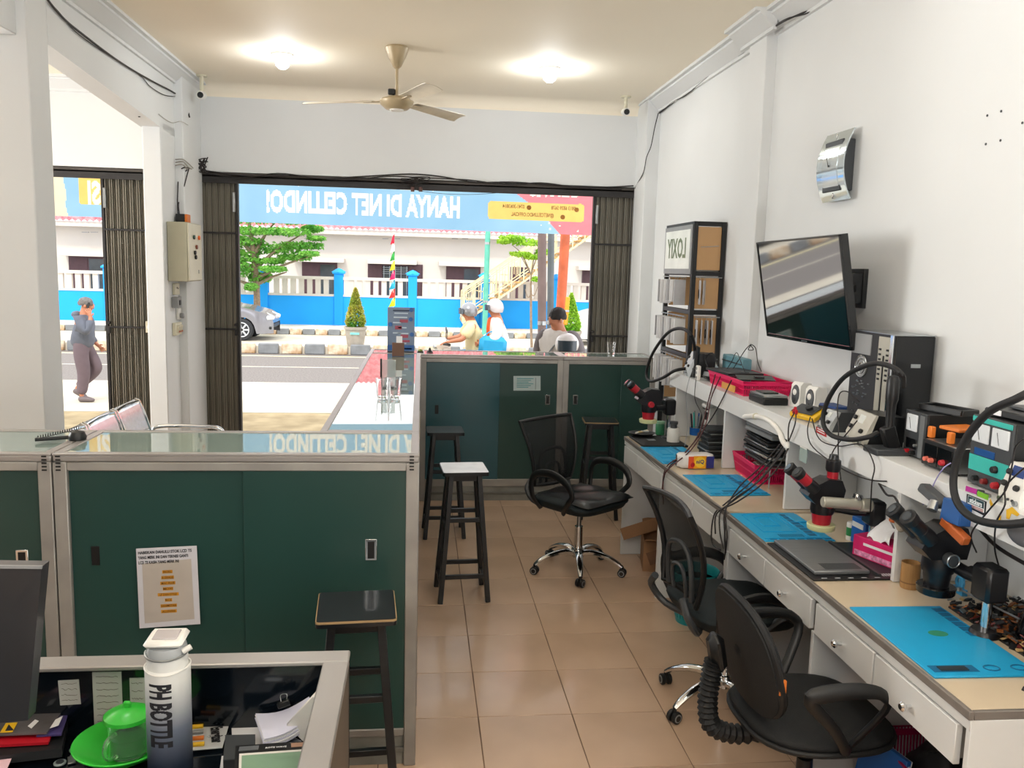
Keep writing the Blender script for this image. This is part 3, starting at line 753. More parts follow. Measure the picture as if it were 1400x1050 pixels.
# slotted strips and stains on the posts of the front unit
for (u, v) in ((563, 632), (79, 632), (60, 632)):
    p = onY(u, v, 2.996); b = MB()
    for k in range(5): b.bx(p.x-.008, p.x+.008, 2.995, 2.9975, p.z-.03+.012*k, p.z-.025+.012*k)
    o = b.build('shelf_slot_strip', slot_m); o.location = (0, 0, 0); props(o, {563: 'small dark slot strip at the right end of the notice counter', 79: 'small dark slot strip at the left end of the notice counter', 60: 'small dark slot strip on the counter behind the monitor'}[u], 'slot strip'); o['kind'] = 'stuff'
# printed notice and label
def panelthing(name, label, cat, quad_px, y, thick, m_):
    q = [onY(u, v, y) for u, v in quad_px]; c = (q[2]+q[3])/2
    t = thing(name, label, cat, c); MB().slab([p-c for p in q], thick, (0, -1, 0)).build('sheet', m_, t); return t, c, q
t, c, q = panelthing('notice_sheet', 'white notice with bold capitals and a list highlighted in orange, on the green door', 'notice', ((186, 750), (269, 746), (274, 853), (191, 859)), 3.0035, .001, mat('notice_paper', '#cfcfd6', .7, var=.02))
rt = (q[1]-q[0]).normalized(); up = (q[0]-q[3]).normalized(); wN = (q[1]-q[0]).length; hN = (q[0]-q[3]).length
def onN(fx, fy, dz=.0016): return q[0]-c+rt*wN*fx-up*hN*fy+Vector((0, -dz, 0))
b = MB(); b.slab([onN(.09, .19, .0012), onN(.9, .16, .0012), onN(.92, .92, .0012), onN(.09, .94, .0012)], .0003, (0, -1, 0)); b.build('inner_sheet', mat('aged_paper', '#b9b1a8', .7, var=.06, scale=9), t)
for k, tx in enumerate(('HABISKAN DAHULU STOK LCD TS', 'YANG MERK INI DAN TEKNISI GANTI', 'LCD TS KASIH YANG MERK INI')):
    b = MB(); b.text(tx, .0148, wallM(onN(.03, .055+.062*k, .002), rt, up), depth=.0003, bold=.03, sx=(.8, .69, .68)[k], align='LEFT'); b.build('heading_line', ink, t)
for k, tx in enumerate(('INCELL', 'A GRADE', 'MAC PLUS', 'MOXI', 'LF DAN STYLE', 'RCE', 'SANMSTAR', 'ALLEN999')):
    b = MB(); wv = (.17, .21, .25, .17, .35, .12, .27, .26)[k]
    b.slab([onN(.5-wv/2, .285+.071*k), onN(.5+wv/2, .285+.071*k), onN(.5+wv/2, .325+.071*k), onN(.5-wv/2, .325+.071*k)], .0003, (0, -1, 0)); b.build('highlight', mat('highlighter_orange', '#cf8f22', .7, var=.05), t)
    b = MB(); b.text(tx, .0125, wallM(onN(.5, .306+.071*k, .0024), rt, up), depth=.0002, bold=.012, sx=wv*wN/(.0125*.66*len(tx))); b.build('list_line', mat('brown_print', '#6b4510', .7), t)
t, c, q = panelthing('printed_label', 'pale blue printed label stuck on the rear counter door', 'label', ((702, 514), (739, 514), (739, 534), (702, 534)), 6.694, .001, mat('label_paper', '#b9c9c9', .6))
b = MB()
for k in range(6): b.slab([Vector((-.085, -.003, .1-.014*k)), Vector((.05-.02*(k % 3), -.003, .1-.014*k)), Vector((.05-.02*(k % 3), -.003, .095-.014*k)), Vector((-.085, -.003, .095-.014*k))], .0004, (0, -1, 0))
b.build('print_lines', mat('teal_print', '#2f8f94', .6), t)
MB().bx(.065, .07, -.003, -.002, .01, .105).build('label_margin', mat('grey_print', '#7b8a8a', .6), t)

# ================================================================== STOOLS
seat_w = mat('stool_white_laminate', '#dddde0', .3, var=.05, scale=9, color2='#f2f2f4'); worn_edge = mat('worn_wood_edge', '#a98d66', .6, var=.2)
seat_blk = mat('stool_black_laminate', '#15191d', .28, var=.2, scale=7, coat=.2)
def stool(label, cx, cy, rz, seatm, edge=None, group=None):
    t = thing('bar_stool', label, 'stool', (cx, cy, 0), math.radians(rz), group)
    def rr(w, d, r):
        P = []
        for sx, sy, a in ((1, -1, -90), (1, 1, 0), (-1, 1, 90), (-1, -1, 180)):
            for k in range(4): an = math.radians(a+k*30); P.append((sx*(w/2-r)+r*math.cos(an), sy*(d/2-r)+r*math.sin(an)))
        return P
    s_ = MB().prism(rr(.25, .25, .012), .732, .75, 'z').build('seat', seatm, t)
    MB().prism(rr(.256, .256, .014), .728, .742, 'z').build('seat_underside', dark_wood, s_); MB().prism(rr(.2565, .2565, .014), .742, .7485, 'z').build('seat_edge', edge or dark_wood, s_)
    for sx, sy in ((-1, -1), (1, -1), (1, 1), (-1, 1)):
        MB().bar((sx*.135, sy*.135, .001), (sx*.078, sy*.078, .729), .034, .028, (1, 0, 0), .003).build('leg', dark_wood, t)
    for sx in (-1, 1): MB().bx(-.085, .085, sx*.075-.011, sx*.075+.011, .69, .729, .002).build('apron', dark_wood, t)
    def at_(z): return lerp(.135, .078, z/.73)
    for z, dz in ((.47, .0), (.15, 0)):
        e = at_(z); e2 = at_(z-.05)
        for sg in (-1, 1):
            MB().bx(-e, e, sg*e-.01, sg*e+.01, z-.012, z+.012, .002).build('rung', dark_wood, t)
            MB().bx(sg*e2-.01, sg*e2+.01, -e2, e2, z-.05-.012, z-.05+.012, .002).build('rung', dark_wood, t)
    if edge:
        b = MB()
        for k in range(9): b.bx(random.uniform(-.1, .1), random.uniform(-.1, .1)+.006, .02*k-.1, .02*k-.096, .7502, .7506)
    return t
stool('black stool with tan worn seat edge, nearest, in front of the notice counter', -.2, 2.725, 4, seat_blk, worn_edge)
stool('black stool with a white square seat in the aisle', .253, 4.70, 4, seat_w)
stool('all black stool by the blue-green rear doors, behind the white-seated stool', .178, 5.84, 2, seat_blk)
stool('black stool with worn seat edge behind the mesh-backed office chair', 1.372, 6.27, -5, seat_blk, worn_edge)

# ================================================================== OFFICE CHAIRS
fabric = mat('black_seat_fabric', '#0c0e10', .75, var=.25, scale=60, bump=.15, bscale=250)
leath = mat('black_leather_cover', '#121518', .3, var=.15, scale=14, bump=.08, bscale=18)
teal_fab = mat('dark_teal_fabric', '#0a181c', .7, var=.15, scale=40, bump=.1, bscale=200)
mesh_m = mat('back_mesh', '#121518', .7, alpha=.62)
def base(t, cm, r=.285, ph=0, col=chrome):
    for k in range(5):
        a = ph+2*PI*k/5; d = Vector((math.cos(a), math.sin(a), 0))
        lg = MB().tube([d*.02+Vector((0, 0, .115)), d*.09+Vector((0, 0, .13)), d*.18+Vector((0, 0, .115)), d*.25+Vector((0, 0, .085)), d*r+Vector((0, 0, .062))], [.026, .024, .021, .018, .013], 8, flat=.75, smooth=3).build('base_leg', cm, t)
        c_ = d*r; b = MB(); tg = Vector((-d.y, d.x, 0)) if k % 2 else (Vector((-d.y, d.x, 0))*.8+d*.6).normalized()
        for sg in (-1, 1):
            b.mat(0).cyl(c_+tg*sg*.006+Vector((0, 0, .026)), c_+tg*sg*.024+Vector((0, 0, .026)), .0255, n=18, bev=.003)
            b.mat(1).cyl(c_+tg*sg*.0235+Vector((0, 0, .026)), c_+tg*sg*.0255+Vector((0, 0, .026)), .018, n=16)
            b.mat(0).cyl(c_+tg*sg*.025+Vector((0, 0, .026)), c_+tg*sg*.0265+Vector((0, 0, .026)), .013, n=14)
        b.mat(0).cyl(c_+Vector((0, 0, .03)), c_+Vector((0, 0, .066)), .009, n=8); b.build('castor', [black_pl, grey_pl], lg)
    MB().cyl((0, 0, .09), (0, 0, .15), .038, .034, 20, bev=.004).build('hub', cm, t)
    MB().cyl((0, 0, .15), (0, 0, .29), .028, .026, 20).build('column_sleeve', col, t)
    MB().cyl((0, 0, .29), (0, 0, .39), .014, n=14).build('gas_lift', steel if col is chrome else black_pl, t)
def armrest(t, sx, w=.27, zt=.66, m_=black_pl, loops=None, dy=0):
    P = loops or [(sx*(w-.045), .12, .42), (sx*w, .15, .5), (sx*(w+.01), .15, .6), (sx*(w+.012), .1, zt-.01), (sx*(w+.012), -.02, zt+.005), (sx*(w+.01), -.13, zt-.03), (sx*w, -.17, zt-.1), (sx*(w-.01), -.13, .5), (sx*(w-.05), -.06, .42)]
    P = [(a, b+dy, c) for a, b, c in P]; n = len(P); R = [.017, .017, .018, .022, .026, .024, .018, .017, .016][:n]
    return MB().tube([Vector(p) for p in P], R, 10, smooth=4, flat=.62, up=(1, 0, 0)).build('armrest', m_, t)
def mesh_chair(label, x, y, rz, seat_cover, ph, ady=0):
    t = thing('office_chair', label, 'office chair', (x, y, 0), math.radians(rz)); base(t, chrome, ph=ph)
    MB().box((0, .01, .405), (.2, .24, .03), None, .01).build('tilt_mechanism', black_pl, t)
    # seat: rounded slab
    def seat(u, v):
        a = 2*PI*u; c_, s_ = math.cos(a), math.sin(a); k = 5
        r = 1/((abs(c_)**k+abs(s_)**k)**(1/k)); ww = .245*r; dd = .235*r
        if v < .5: f = v/.5; z = .425+.02*(1-math.cos(f*PI))*1.2; q_ = .86+.14*math.sin(f*PI/2)
        else: f = (v-.5)/.5; z = .473+.03*math.sin(f*PI/2)-.012*(1 if s_ < -.5 else 0)*(1-f); q_ = max(.001, math.cos(f*PI/2)**.35)
        return (ww*c_*q_, dd*s_*q_-.01, z)
    MB().sheet(seat, 40, 16).build('seat', teal_fab, t, ang=60)
    if seat_cover:
        def cov(u, v):
            x_ = (u-.5)*.43; y_ = (v-.5)*.44-.03; e = max(abs(u-.5), abs(v-.5))*2
            return (x_*(1+.04*math.sin(v*7)), y_, .508+.008*math.sin(u*9+v*4)*math.sin(v*8)-.02*max(0, e-.85)/.15+.01*math.exp(-((u-.6)**2+(v-.35)**2)*30))
        MB().sheet(cov, 18, 18, .004).build('seat_cover', leath, t, ang=60)
    # back: curved mesh within a frame, reclined, wider on top
    def bk(u, v):   # u across, v up
        w_ = lerp(.165, .235, v**.8); x_ = (u*2-1)*w_; z = lerp(.53, .93, v)+.0
        y_ = .235+.03*v+.05*(v**2)-.035*(1-(u*2-1)**2)+.03*math.sin(v*PI)*-1
        return Vector((x_, y_, z+.014*(1-(u*2-1)**2)*v))
    MB().sheet(bk, 14, 14, .004).build('mesh_back', mesh_m, t, ang=60)
    ring_ = [bk(0, k/8) for k in range(9)]+[bk(k/8, 1) for k in range(1, 9)]+[bk(1, 1-k/8) for k in range(1, 9)]+[bk(1-k/8, 0) for k in range(1, 8)]
    MB().tube(ring_, .0125, 8, closed=True).build('back_frame', black_pl, t)
    # nested lumbar arches behind the mesh
    b = MB()
    for s_, r_ in ((1, .011), (.55, .009)):
        w_ = .115*s_; h_ = .2*s_
        pts = [(-w_, .232, .535), (-w_*1.05, .24, .54+h_*.5), (-w_*.8, .245, .54+h_*.93), (0, .24, .54+h_*1.05), (w_*.8, .245, .54+h_*.93), (w_*1.05, .24, .54+h_*.5), (w_, .232, .535)]
        b.tube(pts, r_, 8, smooth=4)
    props(b.build('lumbar_arch', dgrey_pl, t), None)
    b = MB().tube([(-.14, .285, .56), (-.19, .28, .5), (-.16, .22, .42), (0, .15, .405), (.16, .22, .42), (.19, .28, .5), (.14, .285, .56)], .016, 8, smooth=4); b.build('back_bracket', dgrey_pl, t)
    for sx in (-1, 1): armrest(t, sx, dy=ady, zt=.66 if seat_cover else .60)
    return t
mesh_chair('mesh-backed chair with a creased leather seat cover and chrome star base, mid aisle', 1.0, 5.06, 38, True, math.radians(-97-38))
mesh_chair('mesh-backed office chair seen from behind, pushed under the bench', 1.335, 3.37, 97, False, math.radians(134-97), .03)
# chair C: fabric back on a bellows bar
t = thing('office_chair', 'black fabric office chair with ribbed back support, nearest in the foreground', 'office chair', (1.285, 2.5, 0), math.radians(92)); base(t, black_pl, ph=math.radians(50), col=black_pl)
MB().box((0, .01, .415), (.18, .26, .03), None, .01).build('tilt_mechanism', black_pl, t)
def seatC(u, v):
    a = 2*PI*u; c_, s_ = math.cos(a), math.sin(a); k = 2.8
    r = 1/((abs(c_)**k+abs(s_)**k)**(1/k))
    if v < .5: f = v/.5; z = .425+.03*f; q_ = .9+.1*math.sin(f*PI/2)
    else: f = (v-.5)/.5; z = .455+.035*math.sin(f*PI/2); q_ = max(.001, math.cos(f*PI/2)**.4)
    return (.235*r*c_*q_, .235*r*s_*q_, z-.02*max(0, -s_*r*q_-.7))
MB().sheet(seatC, 44, 16).build('seat', fabric, t, ang=60)
MB().tube([(.238*math.cos(2*PI*k/40)*(1/((abs(math.cos(2*PI*k/40))**2.8+abs(math.sin(2*PI*k/40))**2.8)**(1/2.8))), .238*math.sin(2*PI*k/40)*(1/((abs(math.cos(2*PI*k/40))**2.8+abs(math.sin(2*PI*k/40))**2.8)**(1/2.8))), .44) for k in range(40)], .009, 8, closed=True).build('seat_trim', black_rub, t)
def backC(u, v, off=0):
    a = 2*PI*u; rr_ = v; x_ = .205*rr_*math.cos(a); z_ = .168*rr_*math.sin(a); k = 2.6
    q_ = 1/((abs(math.cos(a))**k+abs(math.sin(a))**k)**(1/k)); x_ *= q_*(1-.12*(z_/.2)*-1*(-1)); z_ *= q_*1.05
    return Vector((x_*1.08, .185+.34*(z_+.2)*.6-.5*x_*x_+off, .685+z_))
MB().sheet(lambda u, v: backC(u, v, 0), 40, 12, .035).build('backrest', fabric, t, ang=60)
MB().tube([backC(k/40, 1, .018) for k in range(40)], .012, 8, closed=True).build('back_trim', black_rub, t)
b = MB()
path, _ = spline([Vector(p) for p in ((0, .12, .4), (0, .24, .385), (0, .33, .42), (0, .35, .5), (0, .345, .58), (0, .335, .64))], 9)
pts = []; 
for i, p in enumerate(path): pts.append(p)
b.tube(path, [(.034 if i % 2 else .024) for i in range(len(path))], 12); b.build('ribbed_support', black_rub, t, ang=20)
MB().box((0, .33, .67), (.07, .05, .13), (-.2, 0, 0), .02).build('back_mount', black_pl, t)
for sx in (-1, 1):
    armrest(t, sx, w=.27, loops=[(sx*.19, .0, .42), (sx*.25, .01, .46), (sx*.275, .07, .55), (sx*.285, .155, .645), (sx*.288, .11, .668), (sx*.288, .0, .672), (sx*.286, -.07, .655), (sx*.275, -.09, .6), (sx*.22, .0, .44)])
a_ = MB().box((-.226, .215, .66), (.012, .025, .05), None, .004); a_.build('orange_tape', orange_pl, t)

# ================================================================== STEEL WAITING BENCH
perf = mat('perforated_chrome', '#b8bcc0', .2, .95, var=.12, scale=30)
o = Vector((-1.93, 5.55, 0))
t = thing('waiting_bench', 'three-seat chrome waiting bench behind the notice counter', 'bench', o)
# backs face +x ; row runs along y
for k in range(3):
    y0 = -.75+.5*k+.02; y1 = y0+.46
    def sh(u, v, y0=y0, y1=y1):
        pts = [(.52, .44), (.5, .42), (.3, .405), (.12, .42), (.05, .5), (-.01, .64), (-.06, .8), (-.085, .86), (-.11, .87)]
        s_ = v*(len(pts)-1); i = min(int(s_), len(pts)-2); f = s_-i; return (lerp(pts[i][0], pts[i+1][0], f), lerp(y0, y1, u), lerp(pts[i][1], pts[i+1][1], f))
    MB().sheet(sh, 6, 24, .006).build('seat_shell', perf, t, ang=60)
    for y_ in (y0, y1):
        MB().tube([sh((y_-y0)/(y1-y0), j/16) for j in range(17)], .014, 8).build('shell_edge', chrome, t)
    MB().tube([(-.085, y0, .855), (-.1, (y0+y1)/2, .86), (-.085, y1, .855)], .014, 8).build('top_roll', chrome, t)
MB().bx(.18, .24, -.8, .8, .33, .38, .004).build('beam', steel, t)
for y_ in (-.6, .6):
    MB().tube([(-.1, y_, .02), (-.05, y_, .06), (.21, y_, .33), (.45, y_, .06), (.5, y_, .02)], .02, 8, smooth=3).build('leg', chrome, t)
for y_ in (-.78, .76):
    MB().tube([(.05, y_, .45), (.0, y_, .62), (.06, y_, .67), (.34, y_, .67), (.46, y_, .66), (.5, y_, .6), (.46, y_, .44), (.3, y_, .38)], .015, 10, smooth=5).build('armrest', chrome, t)

# ================================================================== THINGS ON THE COUNTERS
def tumbler(u, v, label, h=.105, r=.036, z=1.2):
    c = onZ(u, v, z); t = thing('glass_tumbler', label, 'glass', (c.x, c.y, z))
    MB().lathe([(r*.72, 0), (r*.74, .004), (r, h), (r*.93, h), (r*.68, .014), (0, .014)], n=28).build('cup', glass, t); return t
tumbler(523, 545, 'clear glass tumbler, left one of the pair on the long counter'); tumbler(540, 545, 'clear glass tumbler, right one of the pair on the long counter')
tumbler(835.5, 484, 'clear glass tumbler alone on the rear counter by the right gate', .1, .038, 1.19)
c = onZ(531, 528, 1.2)
t = thing('card_holder', 'black-edged clear card holder standing behind the tumbler pair', 'holder', (c.x, c.y, 1.2))
MB().bx(-.04, .04, -.002, .002, 0, .15, .001).build('clear_panel', mat('clear_acrylic', '#dfe6e6', .05, trans=.7, var=0), t); MB().bx(-.046, -.036, -.015, .015, 0, .155, .002).build('black_edge', black_pl, t); MB().bx(-.04, .05, -.03, .03, 0, .004, .001).build('foot', black_pl, t)
c = onY(548, 488, 6.82); 
t = thing('price_stand', 'upright grey-blue printed price stand at the far end of the long counter', 'sign', (c.x, 6.82, 1.19))
hw = 18*6.9/FOC; hh = 60*6.9/FOC
MB().bx(-hw, hw, -.006, .006, 0.004, hh, .002).build('board', mat('board_grey_blue', '#6f7f96', .35, var=.1, scale=6), t)
MB().bx(-hw, hw, -.05, .05, 0, .006, .002).build('foot', black_pl, t)
blu = mat('print_blue', '#2f5f9e', .5); rd = mat('print_red', '#9b4658', .5); wt = mat('print_white', '#b9c6d2', .5); nv = mat('print_navy', '#27384f', .5)
for fx, fz, wx_, wz_, mm in ((0, .93, .6, .03, nv), (.0, .87, .5, .025, wt), (-.05, .78, .5, .03, wt), (.2, .7, .3, .07, rd), (-.3, .66, .3, .03, wt), (-.2, .55, .25, .08, rd), (.1, .55, .3, .03, wt), (.15, .42, .4, .03, wt), (.25, .36, .28, .07, rd), (-.3, .43, .3, .03, wt), (.3, .25, .35, .05, rd), (-.1, .2, .5, .03, wt), (.2, .1, 1.2, .12, blu), (.3, .08, .5, .03, wt)):
    x_ = max(-hw+.004, min(hw-.004, fx*hw)); a = max(-hw+.003, x_-wx_*hw); b_ = min(hw-.003, x_+wx_*hw)
    MB().bx(a, b_, -.0075, -.0062, fz*hh-wz_*hh/2, fz*hh+wz_*hh/2).build('printed_field', mm, t)
for fx, fz in ((.72, .74), (-.8, .62), (.8, .4), (.75, .95)): MB().cyl((fx*hw, -.009, fz*hh), (fx*hw, -.0065, fz*hh), .017, n=18).build('printed_roundel', blu, t)
c = onZ(544, 488, 1.2)
t = thing('small_card_box', 'small brown card box with a white card in it, in front of the price stand', 'box', (c.x, 6.42, 1.2))
MB().bx(-.045, .045, -.02, .02, 0, .1, .002).build('box', mat('brown_card', '#6a4b3c', .6), t); MB().bx(-.015, .03, -.005, .0, .08, .15).build('card', paper, t)
c = onZ(587, 477, 1.19)
t = thing('suction_charger', 'small black cone on the rear counter, right of the price stand', 'gadget', (c.x, 6.8, 1.19)); MB().lathe([(.028, 0), (.026, .008), (.012, .018), (.007, .04), (.0, .042)], n=18).build('cone', black_pl, t)
t = thing('green_yellow_gadget', 'small green and black gadget on the rear counter, left of the cone', 'gadget', (c.x-.075, 6.8, 1.19)); MB().box((0, 0, .006), (.05, .03, .012), None, .003).build('base', black_pl, t); MB().sph((0, 0, .018), (.02, .012, .01), 12, 8).build('cap', mat('moss_green', '#8a9a4a', .6), t)
# tethered phone handset on the front left counter
c = onZ(100, 596, 1.2)
t = thing('tethered_scanner', 'black coiled-cable tether and puck on the left front counter top', 'cable tether', (c.x, c.y, 1.2))
a = onZ(48, 604, 1.2)-c; e = onZ(106, 601, 1.2)-c; g_ = onZ(100, 590, 1.2)-c
MB().tube([a+Vector((0, 0, .008)), (a+e)/2+Vector((0, 0, .009)), e+Vector((0, 0, .012))], .007, 8).build('rod', black_pl, t)
MB().lathe([(.03, 0), (.032, .012), (.024, .03), (.0, .036)], (e.x, e.y, 0), 20).build('puck', black_pl, t)
pts = []
for k in range(150):
    f = k/149; p = a.lerp(g_, f)+Vector((.02*f, .02, .012)); an = f*2*PI*18; pts.append(p+Vector((0, .006*math.cos(an), .006*math.sin(an))))
MB().tube(pts, .0014, 4).build('coiled_cable', black_rub, t)

# ================================================================== WORKBENCHES ALONG THE RIGHT WALL
edge_m = mat('bench_edge_strip', '#77706a', .5, var=.15, scale=12)
def bench(label, loc, rz, L_, wall, drawers, knobs, panels, closed_end):
    t = thing('workbench', label, 'workbench', loc, rz)
    Mi = Matrix.Translation(Vector(loc)) @ Matrix.Rotation(rz, 4, 'Z'); Mi.invert()
    w0 = Mi @ Vector((wall, loc[1], 0)); w1 = Mi @ Vector((wall, loc[1]+L_*math.cos(rz), 0))
    poly = [(0, 0), (w0.x-.002, w0.y), (w1.x-.002, L_), (0, L_)]
    MB().prism([(.012, .012), (w0.x-.003, w0.y+.012), (w1.x-.003, L_), (.012, L_)], .785, .8, 'z').build('worktop', laminate_cream, t)
    MB().bx(-.002, .012, 0, L_, .777, .801, .002).build('edge_strip', edge_m, t)
    if closed_end: MB().bx(.012, w0.x-.004, 0, .012, .777, .801, .002).build('edge_strip', edge_m, t)
    MB().bx(.004, .022, .002, L_-.002, .748, .777, .001).build('face_rail', wood_cab, t)
    for y0, y1, kn in drawers:
        d = MB().bx(-.001, .018, y0+.0045, y1-.0045, .632, .743, .002).build('drawer', wood_cab, t)
        MB().bx(.02, .3, y0+.02, y1-.02, .64, .74).build('drawer_box', mat('drawer_inner', '#9b958c', .7), d)
        if kn: MB().lathe([(.006, 0), (.006, .014), (.013, .02), (.014, .026), (.009, .032), (0, .033)], (-.001, lerp(y0, y1, .5), .683), 14, ax=(-1, 0, 0)).build('knob', chrome, d)
    MB().bx(.3, .312, .01, L_-.01, .63, .785).build('back_rail', wood_cab, t)
    for y in panels:
        MB().bx(.006, min(w0.x, w1.x)-.03, y, y+.018, 0, .63 if y > .01 else .777, .001).build('side_panel', wood_cab, t)
    return t
bench('long white workbench nearest the camera, carrying the plain blue mat', (1.378, 1.855, 0), -.0063, 1.735, XW,
      [(.04, .45, 1), (.45, .845, 1), (.875, 1.29, 1), (1.29, 1.70, 1)], 1, (0.0, .855, 1.71), True)
bench('far white workbench with worn edge, reaching the rear counter', (1.394, 3.61, 0), .0295, 1.765, XW,
      [(.05, .44, 0), (.44, .95, 0), (.95, 1.43, 0), (1.43, 1.75, 0)], 0, (.0, .98, 1.745), False)
ZSh = 1.225
t = thing('wall_shelf', 'long white wall shelf above the workbenches, crowded with repair gear', 'shelf', (1.68, 1.6, 0))
MB().bx(0, XW-1.68-.003, 0, 3.92, ZSh-.018, ZSh, .001).build('shelf_board', wood_cab, t)
MB().bx(-.004, .012, 0, 3.92, 1.128, ZSh+.001, .001).build('front_board', wood_cab, t)
for yy in (.02, 1.13, 2.05, 2.87, 3.78): MB().bx(.002, XW-1.68-.004, yy, yy+.02, .803, ZSh-.018).build('divider', wood_cab, t)
stk_r = mat('sticker_red', '#b3272c', .5); stk_k = mat('sticker_black', '#16181c', .4); stk_w = mat('sticker_white', '#dfe6e6', .5); stk_p = mat('sticker_magenta', '#b02a8c', .5); stk_g = mat('sticker_green', '#79b82c', .5); stk_y = mat('sticker_yellow', '#e6b52a', .5)
def sticker(name, label, px, m_, shape=None, X_=1.6755, extra=None):
    q = [onX(u, v, X_) for u, v in px]; c = q[0].copy(); t = thing(name, label, 'sticker', c); t_ = MB().slab([p-c for p in q], .0008, (-1, 0, 0)).build('film', m_, t)
    if extra: extra(t, [p-c for p in q])
    return t
def ex1(t, q):
    r = (q[1]-q[0]); d = (q[3]-q[0])
    def P(a, b): return q[0]+r*a+d*b+Vector((-.001, 0, 0))
    MB().slab([P(.08, .08), P(.92, .08), P(.92, .92), P(.08, .92)], .0004, (-1, 0, 0)).build('border', stk_w, t)
    MB().slab([P(.1, .1)+Vector((-.0004, 0, 0)), P(.9, .1)+Vector((-.0004, 0, 0)), P(.9, .62)+Vector((-.0004, 0, 0)), P(.1, .62)+Vector((-.0004, 0, 0))], .0004, (-1, 0, 0)).build('field', mat('sticker_deep_teal', '#1f3f45', .4), t)
    MB().text('stickers', .022, wallM(P(.5, .38)+Vector((-.0012, 0, 0)), r, -d), .0004, bold=.03, sx=.85).build('lettering', stk_w, t)
    for f in (.7, .82): MB().slab([P(.12, f)+Vector((-.0006, 0, 0)), P(.88, f)+Vector((-.0006, 0, 0)), P(.88, f+.07)+Vector((-.0006, 0, 0)), P(.12, f+.07)+Vector((-.0006, 0, 0))], .0003, (-1, 0, 0)).build('small_print', mat('dusty_red_print', '#a45a52', .6), t)
sticker('sticker', 'black and teal sticker with white lettering on the shelf front', ((1322, 675), (1349, 686), (1347, 706), (1321, 692)), stk_k, extra=ex1)
sticker('sticker', 'magenta graffiti sticker on the shelf front', ((1321, 664), (1336, 669), (1335, 676), (1320, 671)), stk_p)
sticker('sticker', 'lime green graffiti sticker on the shelf front', ((1337, 671), (1352, 677), (1351, 684), (1336, 678)), stk_g)
for k, (lb, px) in enumerate((('yellow flame sticker nearest the black sticker', ((1354, 681), (1357, 688), (1359, 692), (1355, 693), (1353, 687))), ('large yellow winged sticker on the shelf front', ((1376, 697), (1384, 693), (1394, 703), (1391, 706), (1383, 702), (1380, 710), (1376, 709))), ('small yellow sticker below the winged one', ((1365, 706), (1369, 705), (1368, 711), (1364, 711))))): sticker('sticker', lb, px, stk_y)
def ex2(t, q):
    r = (q[1]-q[0]); d = (q[3]-q[0])
    for f, g in ((.12, .18), (.5, .6)): MB().slab([q[0]+r*.12+d*f+Vector((-.001, 0, 0)), q[0]+r*.85+d*f+Vector((-.001, 0, 0)), q[0]+r*.85+d*(f+.16)+Vector((-.001, 0, 0)), q[0]+r*.12+d*(f+.16)+Vector((-.001, 0, 0))], .0004, (-1, 0, 0)).build('print', stk_w, t)
sticker('sticker', 'small red and black sticker on the shelf front under the multimeter', ((1116, 583), (1130, 590), (1130, 598), (1116, 591)), stk_r, extra=ex2)

wire_k = mat('wire_black', '#1a1516', .5); 
def on(u, v, z): return onZ(u, v, z)
# ---- baskets
def basket(label, loc, rz, L_, W_, H_, flare=1.12, mm=pink_pl):
    t = thing('plastic_basket', label, 'basket', loc, rz)
    MB().bx(-W_/2/flare, W_/2/flare, -L_/2/flare, L_/2/flare, 0, .004).build('bottom', mm, t)
    for ax in (0, 1):
        for sg in (-1, 1):
            b = MB(); n = int((L_ if ax else W_)/.012)
            def P(f, h):   # f -.5...5 along, h 0..1
                k = lerp(1/flare, 1, h)
                return (sg*W_/2*k, f*L_*k, h*H_) if ax else (f*W_*k, sg*L_/2*k, h*H_)
            for k in range(n+1):
                f = k/n-.5; b.bar(P(f, 0), P(f, 1), .0045, .003, (0, 0, 1) if False else ((1, 0, 0) if ax else (0, 1, 0)))
            for h, th in ((.02, .012), (.5, .006), (.93, .014)):
                b.bar(P(-.5, h), P(.5, h), .005, th*1.6 if h > .9 else th, (0, 0, 1))
            o = b.build('lattice_side', mm, t); props(o, kind='stuff')
    rim_ = [(-W_/2, -L_/2, H_), (W_/2, -L_/2, H_), (W_/2, L_/2, H_), (-W_/2, L_/2, H_)]
    MB().tube([Vector(p) for p in rim_], .006, 6, closed=True).build('rim', mm, t)
    return t
c = on(1040, 532, ZSh)
basket('pink plastic basket on the wall shelf, holding black laptop parts', (1.86, 4.62, ZSh), 0, .56, .27, .075, 1.08)
t = thing('laptop_part', 'black keyboard deck lying across the shelf basket', 'laptop part', (1.82, 4.74, ZSh+.083), .1)
MB().box((0, 0, .006), (.22, .3, .012), None, .003).build('deck', black_pl, t)
b = MB()
for i in range(5):
    for j in range(12): b.box((-.06+.02*i, -.12+.021*j, .0135), (.016, .017, .003))
props(b.build('keys', dgrey_pl, t), kind='stuff')
t = thing('circuit_board', 'dark circuit board poking out of the shelf basket', 'circuit board', (1.84, 4.47, ZSh+.083), -.2); MB().box((0, 0, .003), (.2, .12, .004), (.1, 0, 0), .001).build('board', mat('pcb_dark', '#1f2a22', .4, var=.3, scale=60), t); MB().box((.02, 0, .009), (.05, .04, .008)).build('chip', black_pl, t)
t = thing('paper_strip', 'orange-yellow paper strip on the side of the shelf basket', 'label', (1.70, 4.5, ZSh+.03)); MB().box((0, 0, 0), (.004, .2, .035), (0, .05, 0)).build('strip', mat('strip_orange', '#d39a4a', .6), t)
